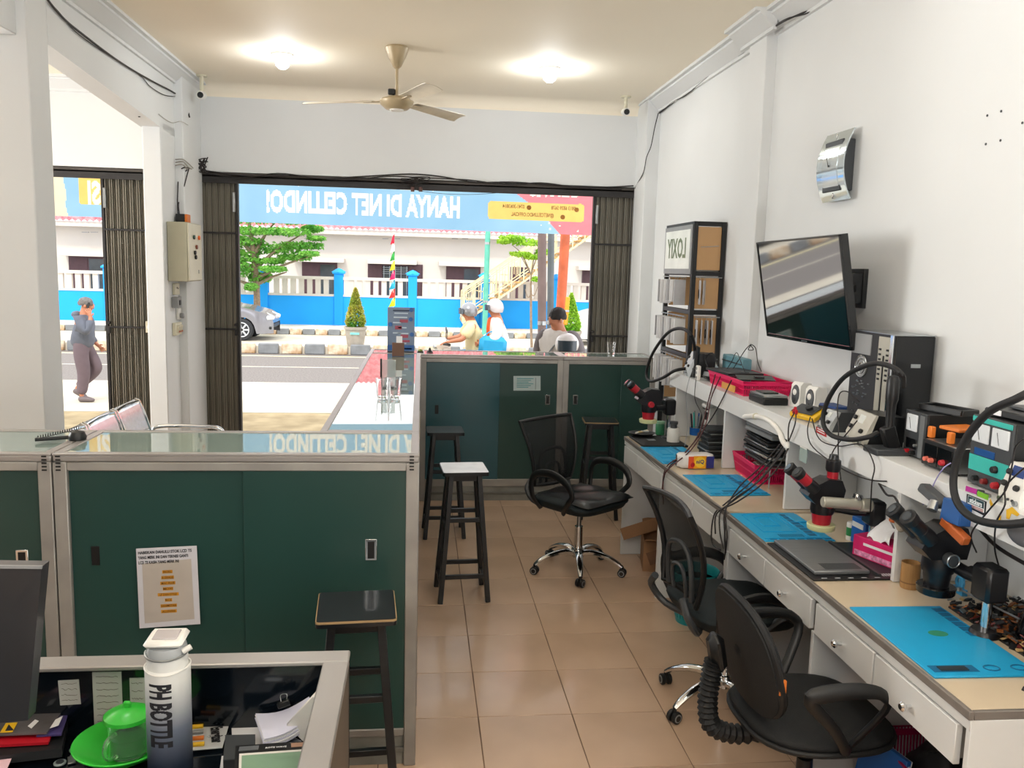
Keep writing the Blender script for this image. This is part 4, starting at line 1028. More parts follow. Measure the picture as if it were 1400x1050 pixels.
# hard-disk dock in front of basket
c = on(1075, 550, ZSh)
t = thing('disk_dock', 'black and silver flat drive dock, left of the small speakers', 'electronics', (1.78, 4.14, ZSh)); MB().box((0, 0, .018), (.13, .2, .036), None, .005).build('base', black_pl, t); MB().box((0, 0, .043), (.125, .19, .014), None, .003).build('silver_tray', steel, t); MB().box((0, .02, .053), (.08, .1, .006)).build('board', mat('pcb_dark', '#1f2a22', .4), t)
for k, (y, lb) in enumerate(((4.02, 'small white and grey speaker, the one next to the disk dock'), (3.86, 'small white and grey speaker, the one nearer the multimeter'))):
    t = thing('desk_speaker', lb, 'speaker', (1.9, y, ZSh), .25, 'small speakers on the shelf')
    MB().prism([(-.04, 0), (.05, 0), (.03, .12), (-.02, .125), (-.035, .11)], -.035, .035, 'y').build('cabinet', white_pl, t)
    MB().sph((-.036, 0, .06), (.008, .03, .052), 18, 12).build('face', dgrey_pl, t); MB().sph((-.042, 0, .075), (.006, .014, .016), 14, 8).build('cone', white_pl, t); MB().sph((-.042, 0, .035), (.005, .009, .009), 12, 8).build('tweeter', black_pl, t)
# multimeter
t = thing('multimeter', 'yellow-edged dark multimeter with a blue box behind it', 'multimeter', (1.75, 3.62, ZSh), .3)
MB().box((0, 0, .035), (.09, .16, .03), (.0, -.45, 0), .008).build('body', yellow_pl, t); MB().box((-.012, 0, .052), (.07, .13, .006), (0, -.45, 0), .003).build('face', dgrey_pl, t); MB().cyl((-.012, -.02, .055), (-.018, -.02, .066), .016, n=16).build('dial', black_pl, t)
t = thing('blue_case', 'dark blue case standing behind the multimeter', 'box', (1.85, 3.58, ZSh), .1); MB().box((0, 0, .04), (.08, .13, .08), None, .006).build('case', mat('navy_case', '#1c3f7c', .5), t); MB().box((-.042, 0, .06), (.004, .11, .02)).build('band', black_pl, t)
# ---- soldering stations, hot air
def station(label, loc, rz, w_, d_, h_, face, body, tilt=.25, dark_top=True, screen=None):
    t = thing('soldering_station', label, 'soldering station', loc, rz)   # face looks -x
    MB().prism([(0, 0), (d_, 0), (d_, h_*.96), (d_*.28, h_), (0.0, h_*.3)], -w_/2+.004, w_/2-.004, 'y').build('housing', body, t)
    f = MB(); f.prism([(-.004, 0), (.006, 0), (d_*.28+.004, h_), (d_*.28-.006, h_), (-.006, h_*.3)], -w_/2, w_/2, 'y'); f.build('front_panel', face, t)
    nrm = Vector((-h_*.7, 0, d_*.28)).normalized()
    def F(y, s): return Vector((lerp(-.004, d_*.28-.004, s), y*w_/2, lerp(h_*.3, h_, s)))+nrm*.002
    if screen: q = [F(-.6, .55), F(.6, .55), F(.6, .9), F(-.6, .9)]; MB().slab(q, .002, nrm).build('display', screen, t)
    else: q = [F(-.2, .5), F(.35, .5), F(.35, .85), F(-.2, .85)]; MB().slab(q, .002, nrm).build('display', mat('pale_display', '#cfd2cc', .4), t)
    for y, s in ((.65, .25), (.65, .65), (-.55, .2)): c_ = F(y, s); MB().cyl(c_, c_+nrm*.012, .009, n=14, bev=.002).build('knob', black_pl, t)
    for y in (-.4, 0): c_ = Vector((-.006, y*w_/2, h_*.14)); MB().cyl(c_, c_+Vector((-.004, 0, 0)), .004, n=8).build('button', dgrey_pl, t)
    for sx in (-.35, .35): MB().cyl((0.01, sx*w_, .1*h_), (-.014, sx*w_, .1*h_), .008, n=12).build('socket', steel, t)
    return t
lcd_b = mat('blue_lcd', '#28407c', .2)
station('beige hot-air station with thick black hose loop, in front of the PC tower', (1.705, 3.11, ZSh), -.1, .17, .15, .125, mat('station_beige', '#bcb9ad', .4), black_pl)
station('small silver soldering station left of the beige hot-air station', (1.715, 3.385, ZSh), 0, .1, .13, .085, mat('station_silver', '#b5b8b8', .35, .2), dgrey_pl)
station('small grey and dark station at the far end of the shelf, below the accessory rack', (1.70, 5.24, ZSh), -.15, .17, .16, .15, mat('station_pale', '#c5ccd0', .4), black_pl)
station('white station with blue display at the right edge, beside the large supply', (1.715, 2.235, ZSh), 0, .09, .12, .12, white_pl, white_pl, screen=lcd_b)
t = thing('hot_air_holder', 'black angled holder cradling the hot-air handle beside the beige station', 'holder', (1.73, 2.93, ZSh))
MB().box((0, 0, .012), (.13, .1, .024), None, .004).build('foot', dgrey_pl, t); MB().box((.01, 0, .06), (.05, .035, .09), (0, -.35, 0), .005).build('cradle', black_pl, t)
t = thing('hot_air_gun', 'black hot-air handpiece standing upright in its holder, hose arching over the shelf', 'hot air gun', (1.735, 2.93, ZSh+.025))
MB().lathe([(.014, .0), (.016, .03), (.018, .11), (.023, .13), (.023, .2), (.017, .215), (.0, .22)], (0, 0, .05), 20).build('handle', black_pl, t); MB().cyl((0, 0, .02), (0, 0, .052), .011, n=14).build('nozzle', steel, t)
def hose(name, label, pts, r, x, cat='hose', m_=black_rub, root=None, sm=6):
    P = [onX(p[0], p[1], p[2] if len(p) > 2 else x) for p in pts]; c = P[-1] if root is None else P[root]
    b = MB().tube([p-c for p in P], r, 10, smooth=sm); o = b.build(name, m_); o.location = c; return props(o, label, cat)
hose('air_hose', 'thick black hose looping left of the beige hot-air station', [(1235, 528, 1.735), (1233, 512), (1215, 500), (1190, 498), (1155, 515), (1133, 545), (1125, 575), (1135, 594), (1160, 601), (1185, 598), (1200, 592, 1.69)], .0095, 1.65)
hose('air_hose', 'thick black hose looping in front of the large power supply at the right edge', [(1420, 530, 1.62), (1390, 545), (1350, 565), (1318, 605), (1304, 650), (1308, 685), (1330, 708), (1370, 717), (1420, 712, 1.62)], .0115, 1.58)
hose('air_hose', 'thick black hose looping over the first microscope by the accessory rack', [(951, 512, 1.72), (950, 480, 1.72), (945, 458), (930, 449), (912, 456), (893, 482), (884, 508), (888, 521), (905, 517), (922, 507), (937, 504, 1.7)], .0105, 1.62)
c = onX(951, 505, 1.73)
t = thing('hot_air_gun', 'black hot-air handpiece upright at the far end of the shelf', 'hot air gun', (c.x, c.y, ZSh)); MB().lathe([(.016, 0), (.02, .1), (.022, .19), (.0, .2)], n=18).build('handle', black_pl, t); MB().box((0, 0, .03), (.05, .05, .06), None, .004).build('cradle', dgrey_pl, t)
# ---- PC tower
t = thing('computer_tower', 'black desktop computer tower with its back panel facing the room', 'computer', (1.85, 3.13, ZSh))
W_, D_, H_ = .166, .33, .425
MB().bx(0, W_, 0, D_, 0, H_, .004).build('case', black_gl, t)
MB().bx(-.004, 0, 0, D_, 0, H_, .001).build('back_plate', mat('case_back_black', '#202225', .5), t)
MB().bx(-.004, W_, 0, D_, H_, H_+.003).build('top_cover', steel, t)
MB().bx(-.008, -.003, .12+.05, D_-.01, .33, H_-.01, .001).build('power_supply_unit', grey_pl, t)
MB().bx(-.009, -.004, .02, .11, .02, H_-.01, .001).build('io_strip', mat('galvanised', '#b7b5a8', .4, .4), t)
MB().bx(-.012, -.006, .003, .02, .0, H_).build('side_lip', chrome, t)
b = MB()
for q in range(3): b.tube([(-.009, .235+(.014+.016*q)*math.cos(a*PI/10), .28+(.014+.016*q)*math.sin(a*PI/10)) for a in range(20)], .002, 4, closed=True)
props(b.build('fan_grille', steel, t), kind='stuff'); MB().cyl((-.0045, .235, .28), (-.007, .235, .28), .046, n=28).build('fan_disc', grey_pl, t)
b = MB()
for q in range(7): b.bx(-.012, -.008, .03, .045, .36-.02*q, .368-.02*q); b.bx(-.012, -.008, .085, .1, .36-.02*q, .368-.02*q)
b.bx(-.012, -.008, .06, .067, .05, .34)
props(b.build('slot_covers', black_pl, t), kind='stuff')
b = MB(); rr_ = random.Random(3)
for q in range(22): ya = .16+rr_.random()*.13; za_ = .15+rr_.random()*.07; b.bx(-.008, -.003, ya, ya+.012, za_, za_+.005)
for q in range(8): y_ = .17+rr_.random()*.12; z_ = .03+rr_.random()*.09; b.bx(-.008, -.003, y_, y_+.006, z_, z_+.006)
props(b.build('vent_holes', steel, t), kind='stuff')
MB().bx(.07, .11, -.002, 0, .3, .315).build('side_badge', steel, t)
# ---- bench power supplies
teal_f = mat('supply_teal', '#37b0a6', .4); meter = mat('meter_face', '#d8dde0', .3)
def supply(label, loc, rz, w_, d_, h_, rows, body=black_pl, face=dgrey_pl):
    t = thing('bench_power_supply', label, 'power supply', loc, rz)
    MB().bx(0, d_, -w_/2, w_/2, .008, h_, .003).build('case', body, t); MB().bx(-.008, 0, -w_/2, w_/2, .006, h_, .002).build('front_panel', face, t)
    for kind, y, z, sy, sz, mm in rows:
        y0 = y*w_; z0 = z*h_
        if kind == 'b': MB().bx(-.0115, -.0075, y0-sy*w_/2, y0+sy*w_/2, z0-sz*h_/2, z0+sz*h_/2, .001).build('panel_field', mm, t)
        if kind == 'm':
            f = MB().bx(-.014, -.0075, y0-sy*w_/2, y0+sy*w_/2, z0-sz*h_/2, z0+sz*h_/2, .002).build('analog_meter', mm, t); MB().bar((-.0155, y0, z0-sz*h_*.35), (-.0155, y0+.012, z0+sz*h_*.3), .001, .001).build('needle', ink, f)
        if kind == 'k': MB().cyl((-.008, y0, z0), (-.026, y0, z0), sy, sy*.85, 16, bev=.002).build('terminal_knob', mm, t)
    for sx in (.02, d_-.02):
        for sy in (-.4, .4): MB().cyl((sx, sy*w_, 0), (sx, sy*w_, .009), .009, n=10).build('foot', black_rub, t)
    return t
supply('dark grey bench supply with one analog meter, beside the hot-air holder', (1.80, 2.86, ZSh), 0, .13, .21, .17, [('m', .12, .75, .5, .36, meter), ('b', -.35, .5, .2, .9, mat('grey_strip', '#6c6f70', .4)), ('b', 0.1, .3, .5, .22, black_gl), ('k', .2, .12, .009, 0, red_pl), ('k', -.05, .12, .009, 0, black_pl), ('k', -.2, .3, .006, 0, steel)])
supply('silver-topped black short detector box carrying orange handles', (1.765, 2.66, ZSh), 0, .18, .2, .095, [('b', .2, .5, .42, .75, black_gl), ('b', -.25, .5, .42, .75, black_gl), ('k', .28, .32, .009, 0, mat('pale_red', '#d9705e', .4)), ('k', .12, .32, .009, 0, mat('pale_red', '#d9705e', .4)), ('k', -.22, .38, .011, 0, red_pl)], body=steel, face=black_pl)
supply('large black and teal bench supply with two analog meters, behind the thick hose', (1.765, 2.40, ZSh), 0, .19, .26, .225, [('b', 0, .95, .96, .07, teal_f), ('m', .24, .76, .4, .26, meter), ('m', -.24, .76, .4, .26, meter), ('b', 0.12, .5, .5, .1, mat('supply_blue', '#1b4b86', .3)), ('b', 0, .33, .96, .22, teal_f), ('k', -.2, .33, .012, 0, black_pl), ('k', .25, .12, .01, 0, black_pl), ('k', .02, .12, .01, 0, mat('dark_red', '#7c1c1c', .4)), ('k', -.25, .12, .012, 0, red_pl)])
# things lying on the supplies
t = thing('phone_chassis', 'empty black phone chassis lying on the dark grey supply', 'phone part', (1.90, 2.84, ZSh+.172), .3)
for a_, b_ in (((-.04, .09), (.04, .09)), ((-.04, -.09), (.04, -.09)), ((-.04, -.09), (-.04, .09)), ((.04, -.09), (.04, .09))): MB().bar((*a_, .012), (*b_, .012), .012, .02, (0, 0, 1), .002).build('frame_side', black_pl, t)
MB().bx(-.04, .04, -.09, .09, 0, .006).build('back_plate', dgrey_pl, t); MB().bx(-.01, .01, -.02, .0, .006, .012).build('chip', steel, t)
t = thing('orange_clamp', 'orange phone-shaped clamp handle, standing on the silver detector box', 'clamp', (1.84, 2.70, ZSh+.096))
MB().box((-.05, .055, .02), (.02, .022, .04), None, .003).build('foot_block', orange_pl, t); MB().box((-.05, -.055, .02), (.02, .022, .04), None, .003).build('foot_block', orange_pl, t); MB().box((0.02, -.01, .045), (.12, .09, .012), (0, 0, .2), .003).build('handle', orange_pl, t)
t = thing('open_gadget', 'black gadget with white label resting on the large teal supply', 'electronics', (1.87, 2.40, ZSh+.227), .1); MB().box((0, 0, .012), (.16, .18, .022), None, .004).build('case', black_pl, t); MB().box((-.084, .04, .014), (.004, .05, .016)).build('label', paper, t); MB().box((.02, 0, .027), (.09, .12, .01), (.05, .04, 0), .003).build('lid', dgrey_pl, t)
t = thing('blister_bits', 'small red-black washer pack on the shelf edge in front of the large supply', 'parts', (1.70, 2.33, ZSh)); MB().cyl((0, 0, 0), (0, 0, .008), .02, n=16).build('washer', steel, t); MB().cyl((0.01, .03, 0), (0.01, .03, .01), .012, n=14).build('ring', dgrey_pl, t)
t = thing('grey_pouch', 'grey pouch hanging over the shelf edge at the right border', 'pouch', (1.66, 2.10, 1.18)); MB().sph((0, 0, 0), (.02, .06, .035), 16, 10).build('pouch', mat('grey_cloth', '#55565a', .8), t); MB().tube([(0, -.03, .03), (.02, 0, .05), (0, .03, .03)], .002, 6).build('cord', black_rub, t)
# far end of shelf: blue-grey box, black device, power strip
t = thing('flat_case', 'blue-grey flat case leaning at the far end of the shelf', 'box', (1.94, 5.02, ZSh)); MB().box((0, 0, .075), (.06, .34, .15), None, .006).build('case', mat('case_blue_grey', '#5f8d99', .5), t); MB().box((-.033, 0, .115), (.006, .32, .006)).build('lid_seam', dgrey_pl, t)
t = thing('black_adapter', 'glossy black adapter lump on the far shelf, before the flat case', 'electronics', (1.79, 4.99, ZSh), .3); MB().box((0, 0, .035), (.1, .12, .07), (.1, .2, 0), .015).build('body', black_gl, t); MB().box((-.055, 0, .045), (.01, .06, .03), (0, .2, 0), .004).build('face', steel, t); MB().tube([(.0, .05, .06), (-.01, .08, .13), (-.02, .0, .17), (-.02, -.06, .1)], .005, 8, smooth=4).build('loop', black_rub, t)
t = thing('power_strip', 'white power strip standing beside the far hot-air handle', 'power strip', (1.70, 5.02, ZSh)); MB().box((0, 0, .045), (.02, .045, .09), None, .004).build('body', white_pl, t)
for k in range(3): MB().cyl((-.0105, 0, .018+.027*k), (-.0125, 0, .018+.027*k), .009, n=14).build('outlet', grey_pl, t)
t = thing('glue_bottle', 'small translucent bottle on the far shelf in front of the rack', 'bottle', (1.86, 5.16, ZSh)); MB().lathe([(.018, 0), (.019, .06), (.012, .075), (.006, .08), (.004, .105), (0, .106)], n=16).build('bottle', mat('milky_plastic', '#d5e0e4', .4), t); MB().cyl((0, 0, .08), (0, 0, .095), .007, n=10).build('cap', white_pl, t)

# ---- mats
def matobj(label, loc, rz, L_, W_, detail=True, h=.004):
    t = thing('silicone_mat', label, 'work mat', loc, rz)   # local x across depth, y along bench
    MB().bx(-W_/2, W_/2, -L_/2, L_/2, 0, h, .0015).build('sheet', blue_mat, t)
    if detail:
        def ridge(x0, y0, x1, y1, w_=.004): return MB().bar((x0, y0, h+.0015), (x1, y1, h+.0015), w_, .004, (0, 0, 1))
        for a in (((-W_*.36, -L_*.2), (-W_*.36, L_*.42)), ((-W_*.36, L_*.42), (W_*.12, L_*.42)), ((W_*.12, L_*.42), (W_*.12, -L_*.2)), ((W_*.12, -L_*.2), (-W_*.36, -L_*.2)), ((-W_*.24, 0), (-W_*.24, L_*.3)), ((-W_*.24, L_*.3), (0, L_*.3)), ((0, L_*.3), (0, 0)), ((0, 0), (-W_*.24, 0))): ridge(*a[0], *a[1], .0025 if abs(a[0][0]) < .3*W_ else .003).build('ridge', blue_mat, t)
        ridge(W_*.2, -L_*.42, W_*.2, L_*.46, .006).build('ridge', blue_mat, t); ridge(-W_*.46, -L_*.42, W_*.48, -L_*.42, .006).build('ridge', blue_mat, t); ridge(-W_*.46, -L_*.49, W_*.48, -L_*.49, .006).build('ridge', blue_mat, t)
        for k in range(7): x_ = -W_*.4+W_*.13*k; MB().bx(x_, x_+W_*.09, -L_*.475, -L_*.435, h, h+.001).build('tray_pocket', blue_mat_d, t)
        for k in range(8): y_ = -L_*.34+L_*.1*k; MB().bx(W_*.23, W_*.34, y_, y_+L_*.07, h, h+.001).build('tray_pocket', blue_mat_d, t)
        ridge(W_*.36, -L_*.42, W_*.36, L_*.3, .005).build('ridge', blue_mat, t)
        MB().bx(W_*.3, W_*.48, L_*.12, L_*.4, h, h+.006, .002).build('raised_block', blue_mat, t)
        b = MB()
        for i in range(12):
            for j in range(4): b.box((-W_*.2+i*.009, -L_*.36+j*.009, h+.0006), (.005, .005, .0012))
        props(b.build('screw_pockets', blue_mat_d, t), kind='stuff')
    else:
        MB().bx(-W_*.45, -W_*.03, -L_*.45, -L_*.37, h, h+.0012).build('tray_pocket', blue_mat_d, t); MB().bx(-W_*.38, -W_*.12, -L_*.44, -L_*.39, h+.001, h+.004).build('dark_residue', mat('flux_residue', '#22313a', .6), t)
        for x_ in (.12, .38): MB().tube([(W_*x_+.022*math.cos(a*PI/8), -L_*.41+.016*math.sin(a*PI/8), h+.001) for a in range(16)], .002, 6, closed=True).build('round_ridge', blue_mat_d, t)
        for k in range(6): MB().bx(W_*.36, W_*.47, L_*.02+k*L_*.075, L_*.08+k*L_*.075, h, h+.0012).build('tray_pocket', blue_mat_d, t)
        MB().sheet(lambda u, v: (.02+.03*v*math.cos(2*PI*u)*1.0, .03+.022*v*math.sin(2*PI*u), h+.0003), 18, 2).build('stain', mat('green_stain', '#2f8a6c', .6), t)
    return t
matobj('plain bright blue mat with a green stain, nearest on the workbench', (1.552, 2.265, .801), -.02, .48, .31, False, .006)
matobj('ridged blue mat between the hot plate and the middle of the bench', (1.548, 3.385, .801), 0, .40, .30)
matobj('ridged blue mat beside the tissue pack', (1.563, 4.10, .801), .02, .42, .31)
matobj('ridged blue mat at the far end, half under the black plate', (1.50, 4.80, .801), .03, .46, .27)
t = thing('heating_plate', 'brushed grey heating plate on a black board, between two blue mats', 'hot plate', (1.55, 2.965, .801), -.0)
MB().bx(-.155, .27, -.215, .195, 0, .006, .001).build('black_board', black_pl, t); MB().bx(-.13, .08, -.17, .19, .006, .02, .003).build('plate', mat('anodised_grey', '#84878a', .4, .5, var=.05, stretch=(1, 12, 1)), t)
MB().bx(.1, .112, -.19, .19, .006, .014).build('slide_rail', dgrey_pl, t)
b = MB()
for k in range(5): b.bx(-.12+.05*k, -.1+.05*k, -.205, -.2, .006, .0068)
for k in range(8): b.bx(.12+.01*k, .126+.01*k, -.19, -.165, .006, .0068)
props(b.build('printed_marks', mat('mark_white', '#c9ccd0', .5), t), kind='stuff')
b = MB()
for k in range(14): b.bx(-.08+.006*0, .06, -.15+.0045*k, -.148+.0045*k, .02, .0204)
props(b.build('vent_lines', dgrey_pl, t), kind='stuff')
t = thing('black_plate', 'black rubber plate lying over the far end of the bench', 'plate', (1.50, 5.19, .801), .03); MB().bx(-.13, .16, -.17, .15, 0, .012, .002).build('plate', black_rub, t); MB().bx(-.05, .0, -.02, .03, .012, .014).build('solder_crumbs', steel, t)

# ---- microscopes
mic_k = mat('scope_black', '#15161a', .3, var=.08); mic_r = mat('scope_red', '#a81d2c', .3); ring_y = mat('ring_light_pale', '#c9cf9c', .4)
def scope(label, head, post, sc, accent, ring, armz=.1, third=True, zdesk=.801):
    # head: world point of the lens underside; post: (x, y) of the column
    t = thing('microscope', label, 'microscope', (post[0], post[1], zdesk))
    o = Vector(head)-Vector((post[0], post[1], zdesk)); s = sc
    def W(x, y, z): return o+Vector((x*s, y*s, z*s))
    MB().cyl(W(0, 0, -.004), W(0, 0, .018), .048*s, .05*s, 28, bev=.003).build('ring_light' if ring else 'lens_shield', ring or black_gl, t)
    MB().lathe([(.031*s, 0), (.035*s, .03*s), (.036*s, .045*s), (0, .046*s)], W(0, 0, .016), 24).build('objective', accent or mic_k, t)
    MB().lathe([(.04*s, 0), (.043*s, .012*s), (.04*s, .05*s), (.03*s, .055*s)], W(0, 0, .058), 24).build('zoom_barrel', mic_k, t)
    MB().prism([(-.045, .1), (.055, .1), (.065, .15), (.05, .185), (0, .19), (-.055, .155), (-.075, .125)], -.036, .036, 'y')
    b = MB(); pr = [(-.045, .1), (.055, .1), (.065, .15), (.05, .185), (0, .19), (-.06, .16), (-.075, .13)]
    n = len(pr); vs = [W(x, -.038, z) for x, z in pr]+[W(x, .038, z) for x, z in pr]
    b.add(vs, [list(range(n))[::-1], [n+i for i in range(n)]]+[(i, (i+1) % n, n+(i+1) % n, n+i) for i in range(n)]); b.build('prism_housing', mic_k, t)
    for sy in (-1, 1):
        c0 = W(-.045, sy*.026, .15); d = Vector((-.7, sy*.08, .62)).normalized()
        e = MB().cyl(c0, c0+d*.045*s, .024*s, .021*s, 20, bev=.002).build('eyepiece_tube', mic_k, t)
        MB().cyl(c0+d*.042*s, c0+d*.082*s, .0205*s, n=20, bev=.002).build('eyepiece_grip', accent or mic_k, e)
        MB().cyl(c0+d*.08*s, c0+d*.105*s, .022*s, .024*s, 20, bev=.003).build('eyecup', black_rub, e)
        MB().cyl(c0+d*.1051*s, c0+d*.107*s, .014*s, n=16).build('lens', mat('lens_dark_coating', '#3c4248', .1), e)
    if third:
        k = MB().cyl(W(.03, 0, .185), W(.03, 0, .215), .02*s, n=20).build('camera_port', accent or mic_k, t); MB().lathe([(.024*s, 0), (.027*s, .01*s), (.026*s, .04*s), (.018*s, .045*s), (.016*s, .06*s), (0, .061*s)], W(.03, 0, .213), 20).build('camera', mic_k, k)
    for sy in (-1, 1): MB().cyl(W(.0, sy*.038, .105), W(.0, sy*.062, .105), .018*s, .016*s, 18, bev=.003).build('focus_knob', accent or dgrey_pl, t)
    if not accent: MB().tube([W(.0+.017*math.cos(a*PI/10), -.0625, .105+.017*math.sin(a*PI/10)) for a in range(20)], .0025, 6, closed=True).build('knob_ring', steel, t)
    p0 = W(.03, 0, .08); p1 = Vector((0, 0, p0.z))
    MB().tube([p0, p0.lerp(p1, .5)+Vector((0, 0, -.005)), p1], .017*s, 10).build('arm', mic_k, t)
    MB().box((0, 0, p0.z), (.06*s, .07*s, .09*s), None, .01).build('arm_clamp', mic_k, t)
    MB().cyl((0, .04*s, p0.z), (0, .075*s, p0.z), .018*s, n=14).build('clamp_knob', black_rub, t)
    MB().cyl((0, 0, .01), (0, 0, p0.z+.02), .0145, n=18).build('column', chrome, t)
    MB().cyl((0, 0, 0), (0, 0, .02), .045, .04, 24, bev=.003).build('column_foot', mic_k, t)
    return t
h2 = onY(1122, 722, 3.08); scope('red and black microscope with pale ring light over the middle mat', h2, (h2.x+.17, 3.0), 1.08, mic_r, ring_y)
h3 = onY(1279, 808, 2.47); scope('large black microscope beside the bamboo cup, nearest on the bench', h3, (1.72, 2.29), 1.2, None, None, third=False)
h1 = onY(886, 577, 5.22); scope('red and black microscope at the far end, before the rear counter', h1, (h1.x+.15, 5.27), 1.15, mic_r, ring_y, third=False)
t = thing('spot_lamp', 'pale metal tube lamp lying across the middle microscope arm', 'lamp', onY(1172, 690, 2.98)); MB().cyl((-.14, 0.0, .012), (0.01, 0, 0), .02, .021, 20, bev=.003).build('tube', mat('pale_metal', '#bdbbae', .35, .5), t); MB().cyl((.01, 0, 0), (.055, 0, -.004), .026, n=18, bev=.004).build('rear_cap', mat('pale_metal', '#bdbbae', .35, .5), t); MB().box((.0, 0, .03), (.03, .03, .025), (0, .3, 0), .005).build('bracket', chrome, t)
# ---- small things on the bench
def cupthing(name, label, cat, u, v, r, h, m_, z=.801, extra=None, open_=True):
    c = onZ(u, v, z); t = thing(name, label, cat, (min(c.x, XW-r-.01), c.y, z)); pr = [(r*.94, 0), (r, h*.1), (r, h), (r*.88, h), (r*.86, h*.08), (0, h*.08)] if open_ else [(r*.94, 0), (r, h*.08), (r, h*.9), (r*.9, h), (0, h)]
    MB().lathe(pr, n=22).build('body', m_, t)
    if extra: extra(t, r, h)
    return t
bamboo = mat('bamboo', '#a57c4c', .5, var=.15, scale=14, stretch=(6, 6, .6))
cupthing('bamboo_cup', 'brown bamboo cup beside the black microscope', 'cup', 1243, 803, .032, .092, bamboo, extra=lambda t, r, h: MB().cyl((0, 0, .02), (0, 0, .025), r*1.01, n=22).build('node_ring', mat('bamboo_dark', '#7a5631', .5), t))
cupthing('tape_spool', 'small blue and grey solder spool by the ridged mat', 'spool', 1187-5, 748, .022, .028, mat('spool_grey_blue', '#6f95aa', .4), extra=lambda t, r, h: MB().cyl((0, 0, h), (0, 0, h+.003), r*1.15, n=22).build('flange', blue_pl, t), open_=False)
cupthing('solder_can', 'green and white small can behind the middle microscope', 'can', 1163, 738, .02, .075, white_pl, extra=lambda t, r, h: MB().cyl((0, 0, .02), (0, 0, .055), r*1.02, n=20).build('band', mat('can_green', '#2f8a4a', .4), t), open_=False)
c = onZ(1180, 744, .801)-Vector((.0, 0, 0)); t = thing('blue_parts_box', 'bright blue small box behind the middle microscope column', 'box', (c.x, c.y, .801), .1); MB().box((0, 0, .055), (.06, .09, .11), None, .004).build('box', blue_pl, t); MB().box((-.031, 0, .08), (.004, .07, .02)).build('latch', white_pl, t)
# pink tissue box
t = thing('tissue_box', 'pink cardboard box with a white tissue rising from it, left of the bamboo cup', 'tissue box', (1.765, 2.935, .801), .35)
MB().bx(-.05, .05, -.11, .11, 0, .085, .002).build('carton', mat('pink_carton', '#d81a6a', .5, var=.1, scale=20), t); MB().bx(-.0515, -.0495, -.09, .06, .055, .065).build('printed_line', paper, t); MB().bx(-.0515, -.0495, -.1, .1, .01, .03).build('printed_band', mat('pale_pink_print', '#ef8fb5', .5, var=.5, scale=60), t)
MB().sheet(lambda u, v: ((u-.5)*.09, (v-.5)*.1+.01*math.sin(u*7), .085+.075*(1-abs(u-.5)*2)*(1-.5*abs(v-.5))+.012*math.sin(v*9+u*5)), 10, 10, .001).build('tissue', paper, t)
t = thing('headphones', 'white and dark round headphone pad behind the pink tissue box', 'headphones', (onX(1207, 760, 1.83).x, onX(1207, 752, 1.83).y, .801)); MB().tube([(.0, .045*math.cos(a*PI/12), .06+.045*math.sin(a*PI/12)) for a in range(24)], .01, 8, closed=True).build('pad', white_pl, t); MB().cyl((.0, 0, .06), (.012, 0, .06), .035, n=20).build('driver', dgrey_pl, t); MB().bx(.0, .02, -.02, .02, 0, .03).build('rest', dgrey_pl, t)
# tissue pack
t = thing('tissue_pack', 'white, orange and navy tissue pack on the bench edge', 'tissue pack', (1.53, 4.50, .801), .04)
def tp(u, v, s=1):
    a = 2*PI*v; k = 4; r = 1/((abs(math.cos(a))**k+abs(math.sin(a))**k)**(1/k)); e = min(1, min(u, 1-u)*7+.25)
    return ((u-.5)*.21, .055*r*math.cos(a)*e*s, .04+.04*r*math.sin(a)*(.75+.25*e)*s)
MB().sheet(tp, 16, 24).build('pack', mat('pack_white', '#e9e6e4', .35), t, ang=60)
def face(u0, u1, z0, z1, m_, nm, k=0): 
    MB().sheet(lambda u, v: (lerp(u0, u1, u), -.0563-.0006*k, lerp(z0, z1, v)), 4, 2, .0005).build(nm, m_, t)
face(-.055, -.02, .005, .072, mat('pack_red_orange', '#e2542a', .4), 'red_panel'); face(-.025, .05, .004, .075, mat('pack_orange', '#f2a81d', .4), 'orange_panel', 1); face(.045, .092, .006, .072, mat('pack_navy', '#27307c', .4), 'navy_panel', 1)
MB().cyl((.012, -.0575, .04), (.012, -.0585, .04), .03, n=26).build('round_badge', mat('pack_yellow', '#f5cf3a', .4), t)
MB().text('niQ', .03, wallM((.012, -.0592, .042), (1, 0, 0), (0, 0, 1)), .0005, bold=.02).build('logo_lettering', mat('pack_navy', '#27307c', .4), t)
MB().sph((-.03, -.0575, .025), (.012, .002, .014), 12, 8).build('strawberry_print', red_pl, t)
# pink basket on bench
basket('pink plastic basket on the bench, holding cables, below the stacked laptops', (1.825, 4.27, .801), -.05, .36, .2, .1, 1.16)
b = MB()
for k in range(7):
    P = [Vector((random.uniform(-.06, .06), random.uniform(-.12, .12), random.uniform(.02, .09))) for _ in range(5)]; b.tube(P, .0035, 6, smooth=5)
o = b.build('cable_tangle', mat('pale_cable', '#b9b2a4', .6)); o.location = (1.825, 4.25, .803); props(o, 'pale tangled cables inside the pink bench basket', 'cable', kind='stuff')
